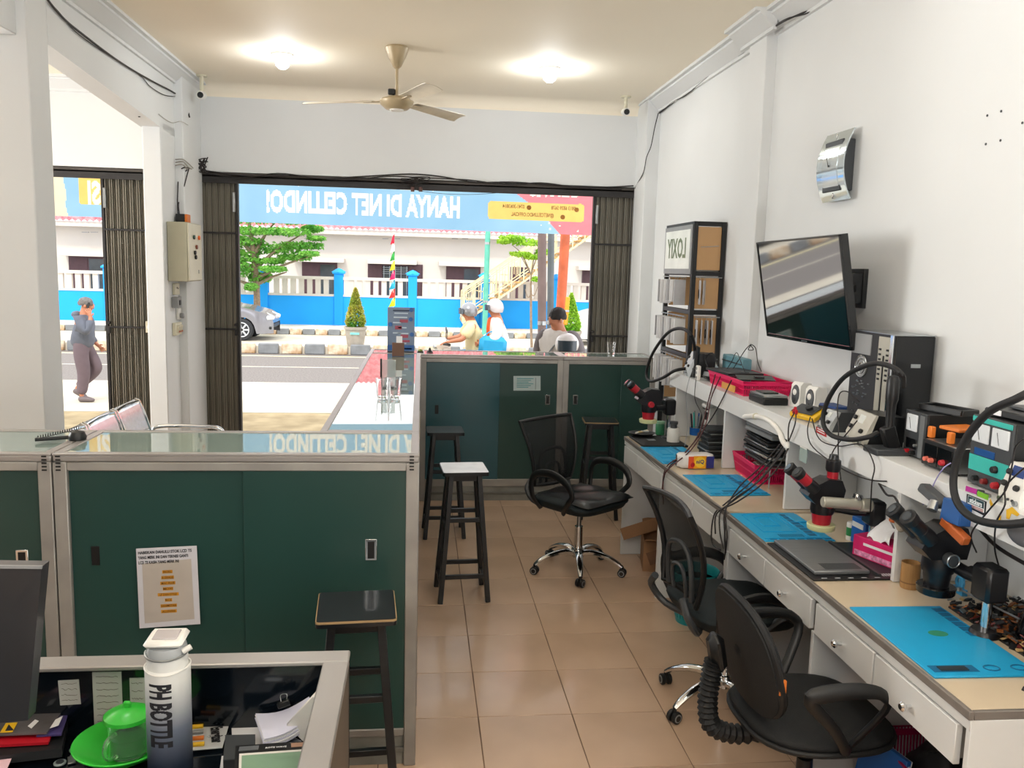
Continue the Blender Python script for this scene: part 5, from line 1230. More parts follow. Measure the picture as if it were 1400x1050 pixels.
# laptops stacked beneath shelf
for k in range(6):
    t = thing('closed_laptop', ('lowest dark laptop of the stack under the shelf', 'second-lowest silver laptop of the stack under the shelf', 'third laptop from the bottom of the stack, with pale edge', 'fourth laptop from the bottom of the stack, thick black', 'fifth grey laptop, just under the top of the stack', 'topmost matt grey laptop of the stack under the shelf')[k], 'laptop', (1.862+random.uniform(-.008, .008), 4.18+random.uniform(-.008, .008), .912+.034*k if k < 4 else .912+.136+(k-4)*.048), random.uniform(-.06, .06), 'laptops stacked under the shelf')
    hh_ = .03 if k < 4 else .046
    if k == 0: pass
    MB().box((0, 0, hh_*.3), (.235, .33, hh_*.55), None, .006).build('base', (dgrey_pl, steel, black_pl, black_pl, grey_pl, grey_pl)[k], t); MB().box((0, 0, hh_*.8), (.23, .325, hh_*.35), None, .005).build('lid', (black_pl, black_pl, steel, black_gl, mat('lid_grey', '#808285', .5), mat('lid_grey2', '#8d8f91', .5))[k], t)
t = thing('laptop_rack', 'low wire stand carrying the laptop stack above the pink basket', 'stand', (1.865, 4.18, .801))
for sx in (-1, 1):
    for sy in (-1, 1): MB().cyl((sx*.1, sy*.155, 0), (sx*.1, sy*.155, .108), .004, n=8).build('leg', steel, t)
MB().bx(-.11, .11, -.16, -.15, .104, .109).build('cross_wire', steel, t); MB().bx(-.11, .11, .15, .16, .104, .109).build('cross_wire', steel, t)
# stack in next bay
for k in range(7):
    t = thing('phone_case_box', 'flat black and silver box, number %s from the bottom beside the tissue pack' % ('one', 'two', 'three', 'four', 'five', 'six', 'seven')[k], 'box', (1.755+random.uniform(-.01, .01), 4.80+random.uniform(-.008, .008), .801+.0245*k), random.uniform(-.1, .1), 'flat boxes stacked beside the tissue pack')
    MB().box((0, 0, .008), (.15, .17, .016), None, .003).build('tray', black_pl, t); MB().box((-.002, 0, .02), (.15, .165, .007), None, .002).build('silver_lid', steel if k % 2 else dgrey_pl, t)
t = thing('card_reader', 'white and black swipe terminal standing above the flat boxes', 'terminal', (1.80, 5.03, .801)); MB().box((0, 0, .13), (.06, .075, .26), None, .01).build('body', white_pl, t); MB().box((-.012, 0, .268), (.08, .085, .03), (0, -.2, 0), .01).build('head', white_pl, t); MB().box((-.031, 0, .2), (.004, .06, .05)).build('slot', black_pl, t); MB().box((-.034, 0, .245), (.02, .07, .008)).build('black_lip', black_pl, t)
# tool cup
t0 = cupthing('tool_cup', 'cream cup with blue rim full of tweezers and brushes', 'cup', 950, 606, .035, .1, cream_pl, extra=lambda t, r, h: MB().lathe([(r*1.0, h*.55), (r*1.06, h*.57), (r*1.1, h*1.02), (r*.98, h*1.02), (r*.93, h*.6)], n=22).build('blue_rim', blue_pl, t))
cx_, cy_, _ = t0.location
for k in range(8):
    a = 2*PI*k/8; t = thing('hand_tool', 'slim tool standing in the blue-rimmed cup, %s handle' % ('black', 'blue', 'grey', 'pink', 'glossy black', 'teal', 'steel', 'charcoal')[k], 'tool', (cx_+.014*math.cos(a), cy_+.014*math.sin(a), .812), 0, 'slim tools in the blue-rimmed cup')
    d = Vector((.12*math.cos(a), .12*math.sin(a), 1)).normalized(); hh_ = .17+.012*(k % 3)
    MB().cyl((0, 0, 0), d*hh_*.55, .003, n=8).build('shaft', steel, t); MB().cyl(d*hh_*.5, d*hh_, .0055, .0045, 8).build('grip', (black_pl, blue_pl, grey_pl, pink_pl, black_pl, teal_f, steel, dgrey_pl)[k], t)
cupthing('flux_bottle', 'white squeeze bottle with dark cap by the far microscope', 'bottle', 920, 606, .04, .1, white_pl, open_=False, extra=lambda t, r, h: MB().lathe([(.022, 0), (.02, .02), (.026, .025), (.026, .04), (0, .042)], (0, 0, h), 18).build('cap', dgrey_pl, t))
cupthing('green_jar', 'small green-lidded jar behind the far microscope', 'jar', 902, 594, .03, .075, mat('green_jar', '#2e7f55', .4), open_=False, extra=lambda t, r, h: MB().cyl((0, 0, h), (0, 0, h+.014), r*1.05, n=22, bev=.002).build('lid', mat('pale_green_lid', '#8fc3a2', .4), t))
t = thing('parts_tray', 'black round tray of small syringes at the very end of the far bench', 'tray', (1.45, 5.335-.0, .814)); MB().lathe([(.05, 0), (.075, .02), (.07, .02), (.048, .005), (0, .005)], n=26, sx=1.2).build('dish', black_pl, t)
for k in range(3): MB().cyl((-.05+.02*k, -.03+.01*k, .022+.004*k), (.04, .02-.02*k, .03), .006, n=10).build('syringe', (white_pl, mat('syringe_cream', '#d8c48f', .4), steel)[k], t)
# wall socket, blue clip, magnifier clutter by the near microscope
ws_ = onX(1204, 655, 2.0); t = thing('wall_socket', 'small black socket under the shelf behind the middle microscope', 'socket', (1.998, ws_.y, ws_.z)); MB().box((.02, 0, 0), (.02, .045, .06), None, .005).build('plate', black_pl, t); MB().box((.008, 0, 0), (.004, .02, .02)).build('inset', dgrey_pl, t)
c = onX(1308, 700, 1.655)
t = thing('blue_box_stand', 'small dark blue box with orange block, hanging at the shelf front above the black microscope', 'box', tuple(c)); MB().box((0, 0, 0), (.045, .085, .07), (0, .1, .1), .003).build('blue_box', mat('deep_blue', '#164f8f', .5), t); MB().cyl((0, 0, .01), (.03, 0, .01), .006, n=10).build('rod', steel, t); MB().box((-.01, -.015, -.055), (.03, .11, .03), (.35, 0, .1), .004).build('orange_block', mat('burnt_orange', '#b35a26', .5), t)
c = onX(1290, 684, 1.65)
t = thing('bench_camera', 'dark camera head on a shelf bracket above the black microscope', 'camera', (c.x, c.y+.05, c.z)); MB().cyl((0, 0, 0), (.035, 0, 0), .006, n=10).build('rod', steel, t); MB().box((0, 0, 0), (.045, .11, .03), (.35, .1, .2), .006).build('housing', dgrey_pl, t); MB().cyl((-.015, -.03, -.01), (-.03, -.04, -.035), .016, n=16).build('lens', steel, t)
t = thing('masking_tape', 'crumpled tape roll with orange clip hanging left of the black microscope', 'tape', onX(1232, 712, 1.655)-Vector((0, 0, .19))); MB().sph((0, 0, .19), (.018, .03, .04), 14, 10).build('roll', mat('crumpled_beige', '#a79d8d', .7, bump=.6, bscale=90), t); MB().box((-.01, .03, .2), (.015, .025, .05), (0, .2, 0), .003).build('clip', mat('burnt_orange', '#b35a26', .5), t); MB().tube([(0, 0, .22), (.0, .05, .26), (.01, .12, .25), (.025, .2, .27)], .004, 6, smooth=4).build('stem', wire_k, t)
c = onX(1316, 762, 1.86)
t = thing('blue_clip', 'light blue plastic clip ring behind the black microscope', 'clip', (c.x, c.y, .801)); MB().tube([(0, .018*math.cos(a*PI/8), .04+.018*math.sin(a*PI/8)) for a in range(16)], .006, 8, closed=True).build('ring', mat('sky_blue_plastic', '#49a9dd', .4), t); MB().tube([(0, .03+.014*math.cos(a*PI/8)-.05, .085+.014*math.sin(a*PI/8)) for a in range(16)], .005, 8, closed=True).build('ring', mat('sky_blue_plastic', '#49a9dd', .4), t); MB().bx(-.01, .01, -.03, .03, 0, .02).build('foot', mat('sky_blue_plastic', '#49a9dd', .4), t); MB().bx(-.004, .004, -.02, .0, .02, .08).build('stem', mat('sky_blue_plastic', '#49a9dd', .4), t)
# scrap parts at the right edge: too many to count
b = MB(); rr_ = random.Random(11)
b.mat(0).bx(1.74, 2.02, 1.9, 2.5, .8005, .806)
for k in range(800):
    x_ = rr_.uniform(1.73, 2.0); y_ = rr_.uniform(1.9, 2.5); s_ = rr_.uniform(.005, .02); b.mat(rr_.choice([0, 0, 0, 1, 2, 3, 4, 5]))
    b.box((x_, y_, .803+rr_.uniform(0, .035)), (s_*rr_.uniform(.5, 2.2), s_, s_*.3), (rr_.uniform(-.6, .6), rr_.uniform(-.6, .6), rr_.uniform(0, 3)))
o = b.build('scrap_parts', [black_pl, mat('copper_scrap', '#9a5a2c', .4, .4), steel, mat('tan_scrap', '#c9a873', .5), dgrey_pl, mat('maroon_scrap', '#6a2422', .5)]); props(o, 'heap of scrap screws, boards and metal bits right of the plain blue mat', 'scrap', kind='stuff')
t = thing('metal_rule', 'long thin steel strip lying behind the plain blue mat', 'ruler', (1.86, 2.42, .85)); MB().bar((0, -.2, -.01), (-.03, .18, -.02), .012, .002, (0, 0, 1)).build('strip', steel, t); MB().cyl((-.03, .16, -.024), (-.03, .16, -.012), .008, n=10).build('rivet', steel, t)
t = thing('parts_bin', 'black heaped bag of parts right of the black microscope', 'bag', (1.88, 2.2, .803)); MB().sheet(lambda u, v: (.1*math.cos(2*PI*u)*math.sin(PI*v*.5+.01)*(1+.1*math.sin(u*30)), .12*math.sin(2*PI*u)*math.sin(PI*v*.5+.01), .14*math.cos(PI*v*.5)*(1+.1*math.sin(u*22+v*9))), 30, 8).build('bag', black_gl, t); MB().sph((0, 0, .14), (.02, .015, .02), 10, 6).build('knot', black_gl, t)

# ---- cables
wire_r = mat('wire_dark_red', '#4c1e22', .5); wire_w = mat('wire_grey', '#8f9296', .5)
def cab(label, pts, r, x, m_=wire_k, sm=5): return hose('cable', label, pts, r, x, 'cable', m_, None, sm)
bund = [((1070, 610, 1.665), (1045, 640, 1.6), (1020, 665, 1.5), (990, 690, 1.42), (976, 705, 1.376), (973, 740, 1.365), (985, 752, 1.365)),
        ((1074, 608, 1.665), (1052, 640, 1.6), (1025, 668, 1.5), (998, 688, 1.42), (985, 700, 1.376), (984, 725, 1.365), (989, 750, 1.365)),
        ((1068, 606, 1.665), (1038, 640, 1.6), (1012, 664, 1.5), (996, 688, 1.42), (990, 705, 1.376), (991, 730, 1.365), (992, 756, 1.365)),
        ((1077, 606, 1.665), (1060, 632, 1.6), (1035, 660, 1.5), (1004, 682, 1.42), (992, 698, 1.376), (994, 735, 1.365), (990, 765, 1.365)),
        ((1079, 610, 1.665), (1063, 640, 1.6), (1038, 665, 1.52), (1008, 686, 1.42), (980, 702, 1.376), (978, 730, 1.366))]
for k, P in enumerate(bund): cab(('leftmost', 'second', 'middle', 'fourth', 'last')[k]+' black cable of the bundle sweeping over the bench edge', P, .0035, 1.5)
for o in list(bpy.data.objects)[-5:]: o['group'] = 'bundled cables sweeping over the bench edge'
farb = [((985, 515, 1.67), (972, 545, 1.66), (965, 580, 1.6), (945, 615, 1.5), (915, 640, 1.37), (907, 655, 1.355), (907, 690, 1.355)), ((1000, 520, 1.67), (980, 560, 1.66), (960, 590, 1.6), (940, 615, 1.5), (912, 642, 1.37), (905, 670, 1.355)), ((978, 512, 1.67), (968, 550, 1.66), (957, 590, 1.58), (936, 620, 1.47), (910, 640, 1.37), (906, 680, 1.355))]
for k, P in enumerate(farb): cab(('long dark red cord', 'black cord', 'short dark red cord')[k]+' of the far bundle tied to the bench edge', P, .0035, 1.5, wire_r if k != 1 else wire_k)
for o in list(bpy.data.objects)[-3:]: o['group'] = 'far bundle of cords tied to the bench edge'
cab('thin black cord running along the far bench edge', [(857, 600, 1.34), (905, 643, 1.372), (950, 672, 1.385), (990, 698, 1.39)], .0025, 1.37)
cab('thin black cable drooping from the multimeter under the shelf', [(1108, 570, 1.67), (1104, 590, 1.66), (1112, 612, 1.655), (1150, 640, 1.65), (1185, 655, 1.66), (1212, 658, 1.67)], .0025, 1.66)
cab('thin black cable looping down right of the middle microscope', [(1110, 572, 1.67), (1120, 600, 1.66), (1145, 610, 1.65), (1178, 608, 1.65), (1195, 635, 1.65), (1192, 660, 1.66), (1190, 700, 1.7)], .0025, 1.66)
cab('thin black cable rising in a hoop above the silver soldering station', [(1147, 590, 1.66), (1145, 560), (1148, 538), (1160, 536), (1175, 550, 1.7)], .0025, 1.66)
cab('thin black cable dropping from the silver station past the middle microscope', [(1147, 575, 1.66), (1146, 620), (1150, 660), (1150, 685, 1.68)], .0025, 1.66)
cab('thin black cable from the middle microscope camera up to the station socket', [(1131, 640, 1.63), (1140, 615, 1.65), (1160, 590, 1.67), (1172, 575, 1.69)], .0025, 1.66)
cab('black cable with a knot standing above the far shelf', [(1000, 508, 1.85), (1010, 492), (1020, 477), (1027, 471), (1023, 478), (1030, 478), (1026, 471), (1033, 476), (1036, 495), (1041, 508, 1.85)], .0025, 1.85)
cab('black plug lead leaning over the far shelf', [(990, 510, 1.8), (1000, 495), (1007, 482), (1013, 495), (1018, 508)], .002, 1.8)
cab('thin grey cable hanging from the far shelf to the tool cup', [(943, 515, 1.67), (938, 540), (940, 580), (936, 610, 1.62)], .002, 1.66, wire_w)
cab('thin black cable hanging from the far power strip', [(952, 515, 1.67), (950, 545), (960, 570), (955, 600, 1.6)], .0022, 1.66)
cab('thick dark cord running behind the black microscope to the right edge', [(1305, 690, 1.84), (1330, 712, 1.82), (1360, 745, 1.8), (1400, 770, 1.78), (1420, 780, 1.78)], .006, 1.8)
cab('thin black cable crossing the yellow stickers', [(1400, 600, 1.63), (1388, 612), (1383, 640), (1375, 670), (1350, 700), (1328, 730, 1.66), (1335, 755, 1.75)], .0025, 1.64)
cab('thin black cable hanging left of the winged sticker', [(1400, 640, 1.63), (1375, 665), (1374, 690), (1362, 715), (1360, 750, 1.7), (1366, 775, 1.76)], .0025, 1.64)
cab('pale violet twin lead from the silver detector box', [(1300, 633, 1.69), (1290, 640, 1.67), (1280, 655, 1.665), (1272, 672, 1.665), (1262, 690, 1.7)], .002, 1.67, mat('violet_wire', '#8f88b8', .5))
cab('thick black cable hanging down the end of the near bench', [(1402, 940, 1.6), (1392, 960, 1.59), (1385, 985, 1.59), (1384, 1020, 1.59), (1382, 1060, 1.59)], .006, 1.6)
# white arched conduit with knob end and red connector cluster
t = thing('cable_conduit', 'white curved flexible conduit drooping from the shelf front', 'conduit', onX(1076, 610, 1.66)); c = t.location.copy()
MB().tube([onX(u, v, 1.664)-c for u, v in ((1018, 570), (1032, 569), (1045, 572), (1057, 580), (1066, 592), (1070, 603), (1076, 610))], [.013, .013, .012, .012, .011, .012, .014], 10, smooth=4).build('tube', white_pl, t); MB().sph((0, 0, 0), (.014, .02, .02), 14, 10).build('end_knob', white_pl, t)
MB().cyl(onX(1032, 569, 1.664)-c+Vector((0, -.006, 0)), onX(1034, 569, 1.664)-c, .016, n=14).build('collar', cream_pl, t)
t = thing('wire_connectors', 'cluster of small red connectors hooked on the shelf front', 'connector', onX(1087, 563, 1.664)); 
for k in range(3): MB().box((0, -.012+.012*k, .012*(k % 2)), (.012, .01, .022), None, .002).build('connector', red_pl, t)
MB().tube([(0, 0, 0), (-.01, .03, -.06), (-.006, .035, -.14)], .003, 6, smooth=4).build('lead', wire_k, t); MB().tube([(0, -.01, 0), (-.01, -.03, -.05), (-.006, .03, -.14)], .003, 6, smooth=4).build('lead', wire_k, t)
t = thing('clear_pocket', 'small clear plastic pocket taped under the shelf edge', 'pocket', onX(1098, 622, 1.672)); MB().slab([Vector((0, .03, -.03)), Vector((0, -.04, -.03)), Vector((0, -.04, .035)), Vector((0, .03, .035))], .003, (-1, 0, 0)).build('film', mat('clear_film', '#bcd0c8', .2, alpha=.45), t); MB().bx(-.004, -.003, -.04, .03, .03, .036).build('tape', white_pl, t)

# ---- under the benches
card = mat('cardboard', '#9b7452', .8, var=.08, scale=6); card_d = mat('cardboard_dark', '#6f4f38', .85, var=.1)
def openbox(name, label, loc, rz, L_, W_, H_, mm, flaps=True, ang=.6, cat='box'):
    t = thing(name, label, cat, loc, rz); th = .004
    MB().bx(-W_/2, W_/2, -L_/2, L_/2, 0, th).build('bottom', mm, t)
    for sg in (-1, 1):
        MB().bx(sg*W_/2-th/2, sg*W_/2+th/2, -L_/2, L_/2, 0, H_).build('side', mm, t); MB().bx(-W_/2, W_/2, sg*L_/2-th/2, sg*L_/2+th/2, 0, H_).build('side', mm, t)
        if flaps:
            a = ang*(1 if sg > 0 else .6); MB().bar((-0, sg*L_/2, H_), (0, sg*(L_/2+.09*math.cos(a)), H_+.09*math.sin(a)), W_*.96, th, (0, 0, 1)).build('flap', mm, t)
            MB().bar((sg*W_/2, 0, H_), (sg*(W_/2+.08*math.cos(1.2)), 0, H_+.08*math.sin(1.2)), .003, L_*.96, (0, 0, 1)).build('flap', mm, t)
    return t
openbox('cardboard_box', 'open cardboard box with raised flaps, farther one under the far bench', (1.56, 5.14, 0), -.2, .27, .24, .2, card)
openbox('cardboard_box', 'lower torn cardboard box in front of the other under the far bench', (1.60, 4.83, 0), -.25, .2, .2, .13, card_d)
openbox('small_carton', 'small white-edged carton with a blue lid beside the waste bin', (1.55, 4.67, 0), .0, .1, .09, .13, dgrey_pl, False)
openbox('small_carton', 'small torn carton between the waste bin and the bench panel', (1.68, 4.67, 0), .2, .1, .1, .13, card, False)
for k in range(5):
    t = thing('product_carton', 'tall dark printed carton under the far bench, %s spine' % ('navy', 'red', 'violet', 'blue', 'black')[k], 'box', (1.70+.05*k, 4.95, .0), 0, 'tall printed cartons under the far bench')
    h_ = .42-.02*k; MB().bx(-.022, .022, -.09, .09, 0, h_, .001).build('carton', (mat('carton_navy', '#1c2447', .5, var=.4, scale=30), mat('carton_red', '#5c1c2a', .5, var=.4, scale=30), mat('carton_violet', '#3a2450', .5, var=.4, scale=30), mat('carton_blue', '#1c4a6c', .5, var=.4, scale=30), black_pl)[k], t); MB().bx(-.015, .015, -.0915, -.089, h_*.6, h_*.85).build('label', mat('carton_label', '#8d8fa6', .5), t)
teal_bin = mat('teal_bin_plastic', '#1f9fa8', .4)
t = thing('waste_bin', 'teal slotted plastic waste bin between the far bench and the mesh chair', 'bin', (1.49, 4.27, 0))
b = MB()
for k in range(30):
    a = 2*PI*k/30; b.bar((.095*math.cos(a), .095*math.sin(a), .03), (.125*math.cos(a), .125*math.sin(a), .25), .016, .003, (math.cos(a), math.sin(a), 0))
props(b.build('slats', teal_bin, t), kind='stuff'); MB().lathe([(.09, 0), (.096, .04), (.093, .04), (.087, .004), (0, .004)], n=30).build('base', teal_bin, t); MB().lathe([(.122, .235), (.128, .28), (.134, .285), (.13, .29), (.123, .282), (.118, .235)], n=30).build('rim', teal_bin, t); MB().lathe([(.106, .11), (.11, .135), (.107, .135), (.103, .11)], n=30).build('hoop', teal_bin, t)
basket('magenta basket on the floor under the near bench, at the bottom right', (1.75, 2.44, 0), .0, .42, .34, .3, 1.1, mat('magenta_plastic', '#a5124f', .45))
MB().bx(1.60, 1.61, 2.26, 2.62, .01, .27).build('basket_liner', mat('magenta_plastic', '#a5124f', .45)).location = (0, 0, 0); bpy.data.objects['basket_liner'].parent = bpy.data.objects['plastic_basket.002']; bpy.data.objects['basket_liner'].matrix_parent_inverse = Matrix.Translation((-1.75, -2.44, 0))
t = thing('black_bag', 'black bag slumped in the magenta floor basket', 'bag', (1.75, 2.44, .1)); MB().sheet(lambda u, v: (.12*math.cos(2*PI*u)*math.sin(PI*v*.5+.01)*(1+.1*math.sin(u*30)), .2*math.sin(2*PI*u)*math.sin(PI*v*.5+.01), .24*math.cos(PI*v*.5)*(1+.08*math.sin(u*22+v*9))), 30, 10).build('bag', mat('bag_black', '#1b1b20', .5, var=.4, scale=25), t); MB().bx(-.16, -.15, -.1, .12, .14, .2, .002).build('white_strip', paper, t)
t = thing('blue_folder', 'blue folder leaning under the near bench beside the magenta basket', 'folder', (1.545, 2.5, 0)); MB().box((0, 0, .16), (.02, .2, .32), (0, .2, .2), .002).build('cover', blue_pl, t); MB().box((.012, 0, .16), (.01, .19, .31), (0, .2, .2)).build('pages', paper, t)
t = thing('water_jug', 'dark blue bottle-shaped jug under the near bench behind the chairs', 'jug', (1.66, 2.98, 0)); MB().lathe([(.1, 0), (.11, .02), (.11, .3), (.06, .36), (.03, .38), (.03, .41), (0, .41)], n=24).build('body', mat('jug_blue', '#143c66', .25, coat=.4), t); MB().cyl((0, 0, .41), (0, 0, .43), .034, n=16).build('cap', blue_pl, t)

# ================================================================== ON THE WALLS AND CEILING
# television, leaning forward on its arm
tl, tr = onX(1037, 332, 1.74), onX(1148, 320, 1.74); bl_, br_ = onX(1047, 458, 1.83), onX(1165, 480, 1.83)
ctr = (tl+tr+bl_+br_)/4
t = thing('television', 'large flat television tilted on a wall arm, its glossy screen mirroring the street', 'television', ctr)
u_ = ((tr-tl)+(br_-bl_)).normalized(); v_ = ((tl-bl_)+(tr-br_)).normalized(); n_ = u_.cross(v_).normalized(); v_ = n_.cross(u_)
wT = ((tr-tl).length+(br_-bl_).length)/2; hT = ((tl-bl_).length+(tr-br_).length)/2
if n_.x > 0: n_ = -n_
def TQ(x, y, z): return u_*x+v_*y+n_*z
def tslab(x0, x1, y0, y1, z0, th, nm, m_, par): 
    q = [TQ(x0, y0, z0), TQ(x1, y0, z0), TQ(x1, y1, z0), TQ(x0, y1, z0)]; return MB().slab(q, th, n_).build(nm, m_, par)
tslab(-wT/2, wT/2, -hT/2, hT/2, -.035, .03, 'back_shell', black_pl, t)
tslab(-wT/2*.8, wT/2*.8, -hT/2*.85, hT/2*.5, -.07, .04, 'rear_hump', black_pl, t)
tslab(-wT/2+.008, wT/2-.008, -hT/2+.016, hT/2-.008, -.004, .004, 'screen', mirror_blk, t)
for a in ((-wT/2, wT/2, hT/2-.008, hT/2), (-wT/2, wT/2, -hT/2, -hT/2+.016), (-wT/2, -wT/2+.008, -hT/2, hT/2), (wT/2-.008, wT/2, -hT/2, hT/2)): tslab(*a, -.005, .009, 'bezel', black_gl, t)
tslab(-.03, .03, -hT/2+.004, -hT/2+.01, .004, .001, 'badge', steel, t)
wb0 = onX(1163, 394, 1.96)-ctr; MB().bar(TQ(.25, -.02, -.06), wb0, .05, .03).build('wall_arm', black_pl, t)
wb = onX(1163, 394, 1.98)-ctr; MB().bx(wb.x-.03, wb.x+.03, wb.y-.05, wb.y+.05, wb.z-.07, wb.z+.07, .003).build('wall_bracket', black_pl, t)
MB().bx(XW-ctr.x-.022, XW-ctr.x-.001, wb.y-.06, wb.y+.1, wb.z-.09, wb.z+.09, .002).build('wall_plate', black_pl, t)
# curved mirror panel clock
a, b_, c_, d_ = onX(1121, 186, 1.965), onX(1157, 178, 1.965), onX(1155, 270, 1.965), onX(1121, 275, 1.965)
o = (a+b_+c_+d_)/4; t = thing('wall_clock', 'curved mirror-glass panel clock hanging high on the right wall', 'clock', o)
hw = .135; hh = .163
def cv(u, v, off=0): 
    y = (u-.5)*2*hw; z = (v-.5)*2*hh; return (.03-.045*(1-(z/hh)**2)-off, y, z)
MB().sheet(lambda u, v: cv(u, v), 4, 20, .006).build('curved_glass', mat('mirror_glass', '#c4ced2', .06, .6, var=0), t, ang=60)
MB().sheet(lambda u, v: cv(.22+.56*u, .2+.56*v, .002), 3, 14, .002).build('inner_panel', mat('inner_mirror', '#cfd6d8', .12, .7, var=0), t, ang=60)
for v in (.93, .07): p = Vector(cv(.5, v, .004)); MB().bar(p-Vector((0, 0, .014)), p+Vector((0, 0, .014)), .008, .006, (0, 1, 0), .002).build('clip', chrome, t)
MB().bx(.0, XW-o.x-.001, -.09, .09, -.12, .12, .004).build('rear_case', dgrey_pl, t)
b = MB(); p = Vector(cv(.5, .5, .004)); b.cyl(p, p+Vector((-.004, 0, 0)), .005, n=12); b.build('hand_pin', black_pl, t); MB().bar(p+Vector((-.004, 0, 0)), p+Vector((-.004, .02, .05)), .003, .001).build('clock_hand', black_pl, t)
# screw holes in the wall
for k, (u, v) in enumerate(((1350, 158), (1369, 152), (1348, 197), (1368, 192), (1398, 168))):
    p = onX(u, v, XW-.001); b = MB().cyl((0, 0, 0), (-.002, 0, 0), .0045, n=10); o = b.build('wall_plug', dgrey_pl); o.location = p; props(o, '%s tiny plug hole high on the right wall' % ('upper left', 'upper right', 'lower left', 'lower right', 'rightmost')[k], 'wall plug', 'plug holes left on the right wall')
# accessory rack
t = thing('accessory_rack', 'tall black-framed display rack with white sign and hanging packets in the corner', 'display rack', (1.80, 5.56, 0))
zt = 2.22; fr = black_pl; Wd = XW-1.80-.006; Dp = .62
for x in (0, Wd-.03):
    for y in (0, Dp): MB().bx(x, x+.03, y, y+.03, 0, zt, .002).build('upright', fr, t)
for z in (zt-.03, 1.86, 1.60, 1.30, .9, .1):
    MB().bx(.03, Wd-.03, 0, .03, z, z+.03, .002).build('rail', fr, t); MB().bx(0, .03, .03, Dp, z, z+.03, .002).build('rail', fr, t)
tanb = mat('tan_board', '#c39a6b', .5, var=.08, scale=3)
for z0, z1 in ((1.9, zt-.035), (1.64, 1.85), (1.34, 1.59), (.95, 1.29)): MB().bx(.035, Wd-.002, Dp-.01, Dp, z0, z1).build('back_board', tanb, t); MB().bx(.034, Wd-.03, .012, .018, z0, z1).build('front_board', tanb, t)
MB().bx(-.006, .0, .02, Dp+.03, 1.87, zt-.02, .001).build('sign_frame', grey_pl, t)
sg = MB().bx(-.009, -.005, .05, Dp, 1.905, zt-.05).build('sign', mat('sign_white', '#e3e6e0', .4), t)
MB().text('LOXIY', .19, wallM((-.0105, .34, 2.04), (0, 1, 0), (0, 0, 1)), .001, bold=.02, sx=.8).build('mirrored_lettering', mat('moss_letter', '#6d7a5c', .5), sg)
MB().bar((.05, -.01, 2.05), (Wd-.05, -.01, 2.06), .004, .004).build('hook_bar', steel, t)
for z in (1.85, 1.585, 1.30):
    MB().tube([(-.02, .05, z), (-.02, Dp-.02, z)], .004, 6).build('hook_bar', steel, t); MB().tube([(.03, -.02, z), (Wd-.02, -.02, z)], .004, 6).build('hook_bar', steel, t)
pk_w = mat('packet_white', '#dcdcdc', .4, var=.06, scale=9); pk_g = mat('packet_grey', '#b3b3b6', .4, var=.1, scale=9)
n = 0
for z, ys, hh_ in ((1.83, (.12, .17, .22, .3, .36, .46, .52), .17), (1.565, (.08, .14, .2, .25, .31, .37, .44, .5, .56), .17), (1.28, (.1, .16, .22, .3, .36, .42, .5, .56), .2)):
    for y in ys:
        q = thing('hanging_packet', '%s packet from the front in the %s row on the long side of the rack' % (('first', 'second', 'third', 'fourth', 'fifth', 'sixth', 'seventh', 'eighth', 'ninth')[ys.index(y)], {1.83: 'top', 1.565: 'middle', 1.28: 'bottom'}[z]), 'packet', (1.80-.04, 5.56+y, z), random.uniform(-.3, .3), 'packets on the long side of the accessory rack')
        MB().bx(-.04, .04, -.004, .004, -hh_*random.uniform(.85, 1.05), 0, .001).build('card', pk_w if n % 3 else pk_g, q); MB().bar((.03, 0, -.005), (.045, 0, .022), .003, .003).build('hook', steel, q); n += 1
for z, xs in ((1.83, (.05, .08)), (1.565, (.04, .075, .11, .145)), (1.28, (.05, .1, .15))):
    for x in xs:
        q = thing('hanging_packet', '%s cable packet from the left in the %s row on the narrow rack front' % (('first', 'second', 'third', 'fourth')[xs.index(x)], {1.83: 'top', 1.565: 'middle', 1.28: 'bottom'}[z]), 'packet', (1.80+x, 5.56-.035, z), random.uniform(-.5, .1), 'packets on the narrow front of the accessory rack')
        MB().bx(-.004+0, .004, -.03, .03, -.16, 0, .001).build('card', pk_g, q); MB().tube([(-.006, .014*math.cos(a*PI/6), -.09+.03*math.sin(a*PI/6)) for a in range(12)], .002, 5, closed=True).build('coiled_lead', black_pl, q); MB().bar((0, .0, -.005), (0, .015, .022), .003, .003).build('hook', steel, q)
# ceiling fan
c = onZ(543, 64, ZC); fan_m = mat('fan_bronze_cream', '#b3a282', .35, .1, var=.05); blade_m = mat('fan_blade', '#cdc3b0', .3, .05, var=.08)
t = thing('ceiling_fan', 'three-blade beige ceiling fan between the two ceiling lamps', 'fan', (c.x, c.y, ZC))
MB().lathe([(.0, 0), (.075, 0), (.082, -.012), (.06, -.07), (.03, -.13), (.014, -.145), (0, -.145)], n=28).build('canopy', fan_m, t)
MB().cyl((0, 0, -.14), (0, 0, -.33), .011, n=14).build('down_rod', fan_m, t); MB().box((-.035, 0, -.30), (.05, .03, .04), None, .006).build('capacitor', black_pl, t)
MB().lathe([(.0, -.325), (.05, -.33), (.1, -.345), (.118, -.36), (.112, -.385), (.075, -.415), (.0, -.42)], n=34).build('motor', fan_m, t)
MB().lathe([(.0, -.419), (.05, -.417), (.046, -.425), (0, -.427)], n=26).build('bottom_cap', white_pl, t)
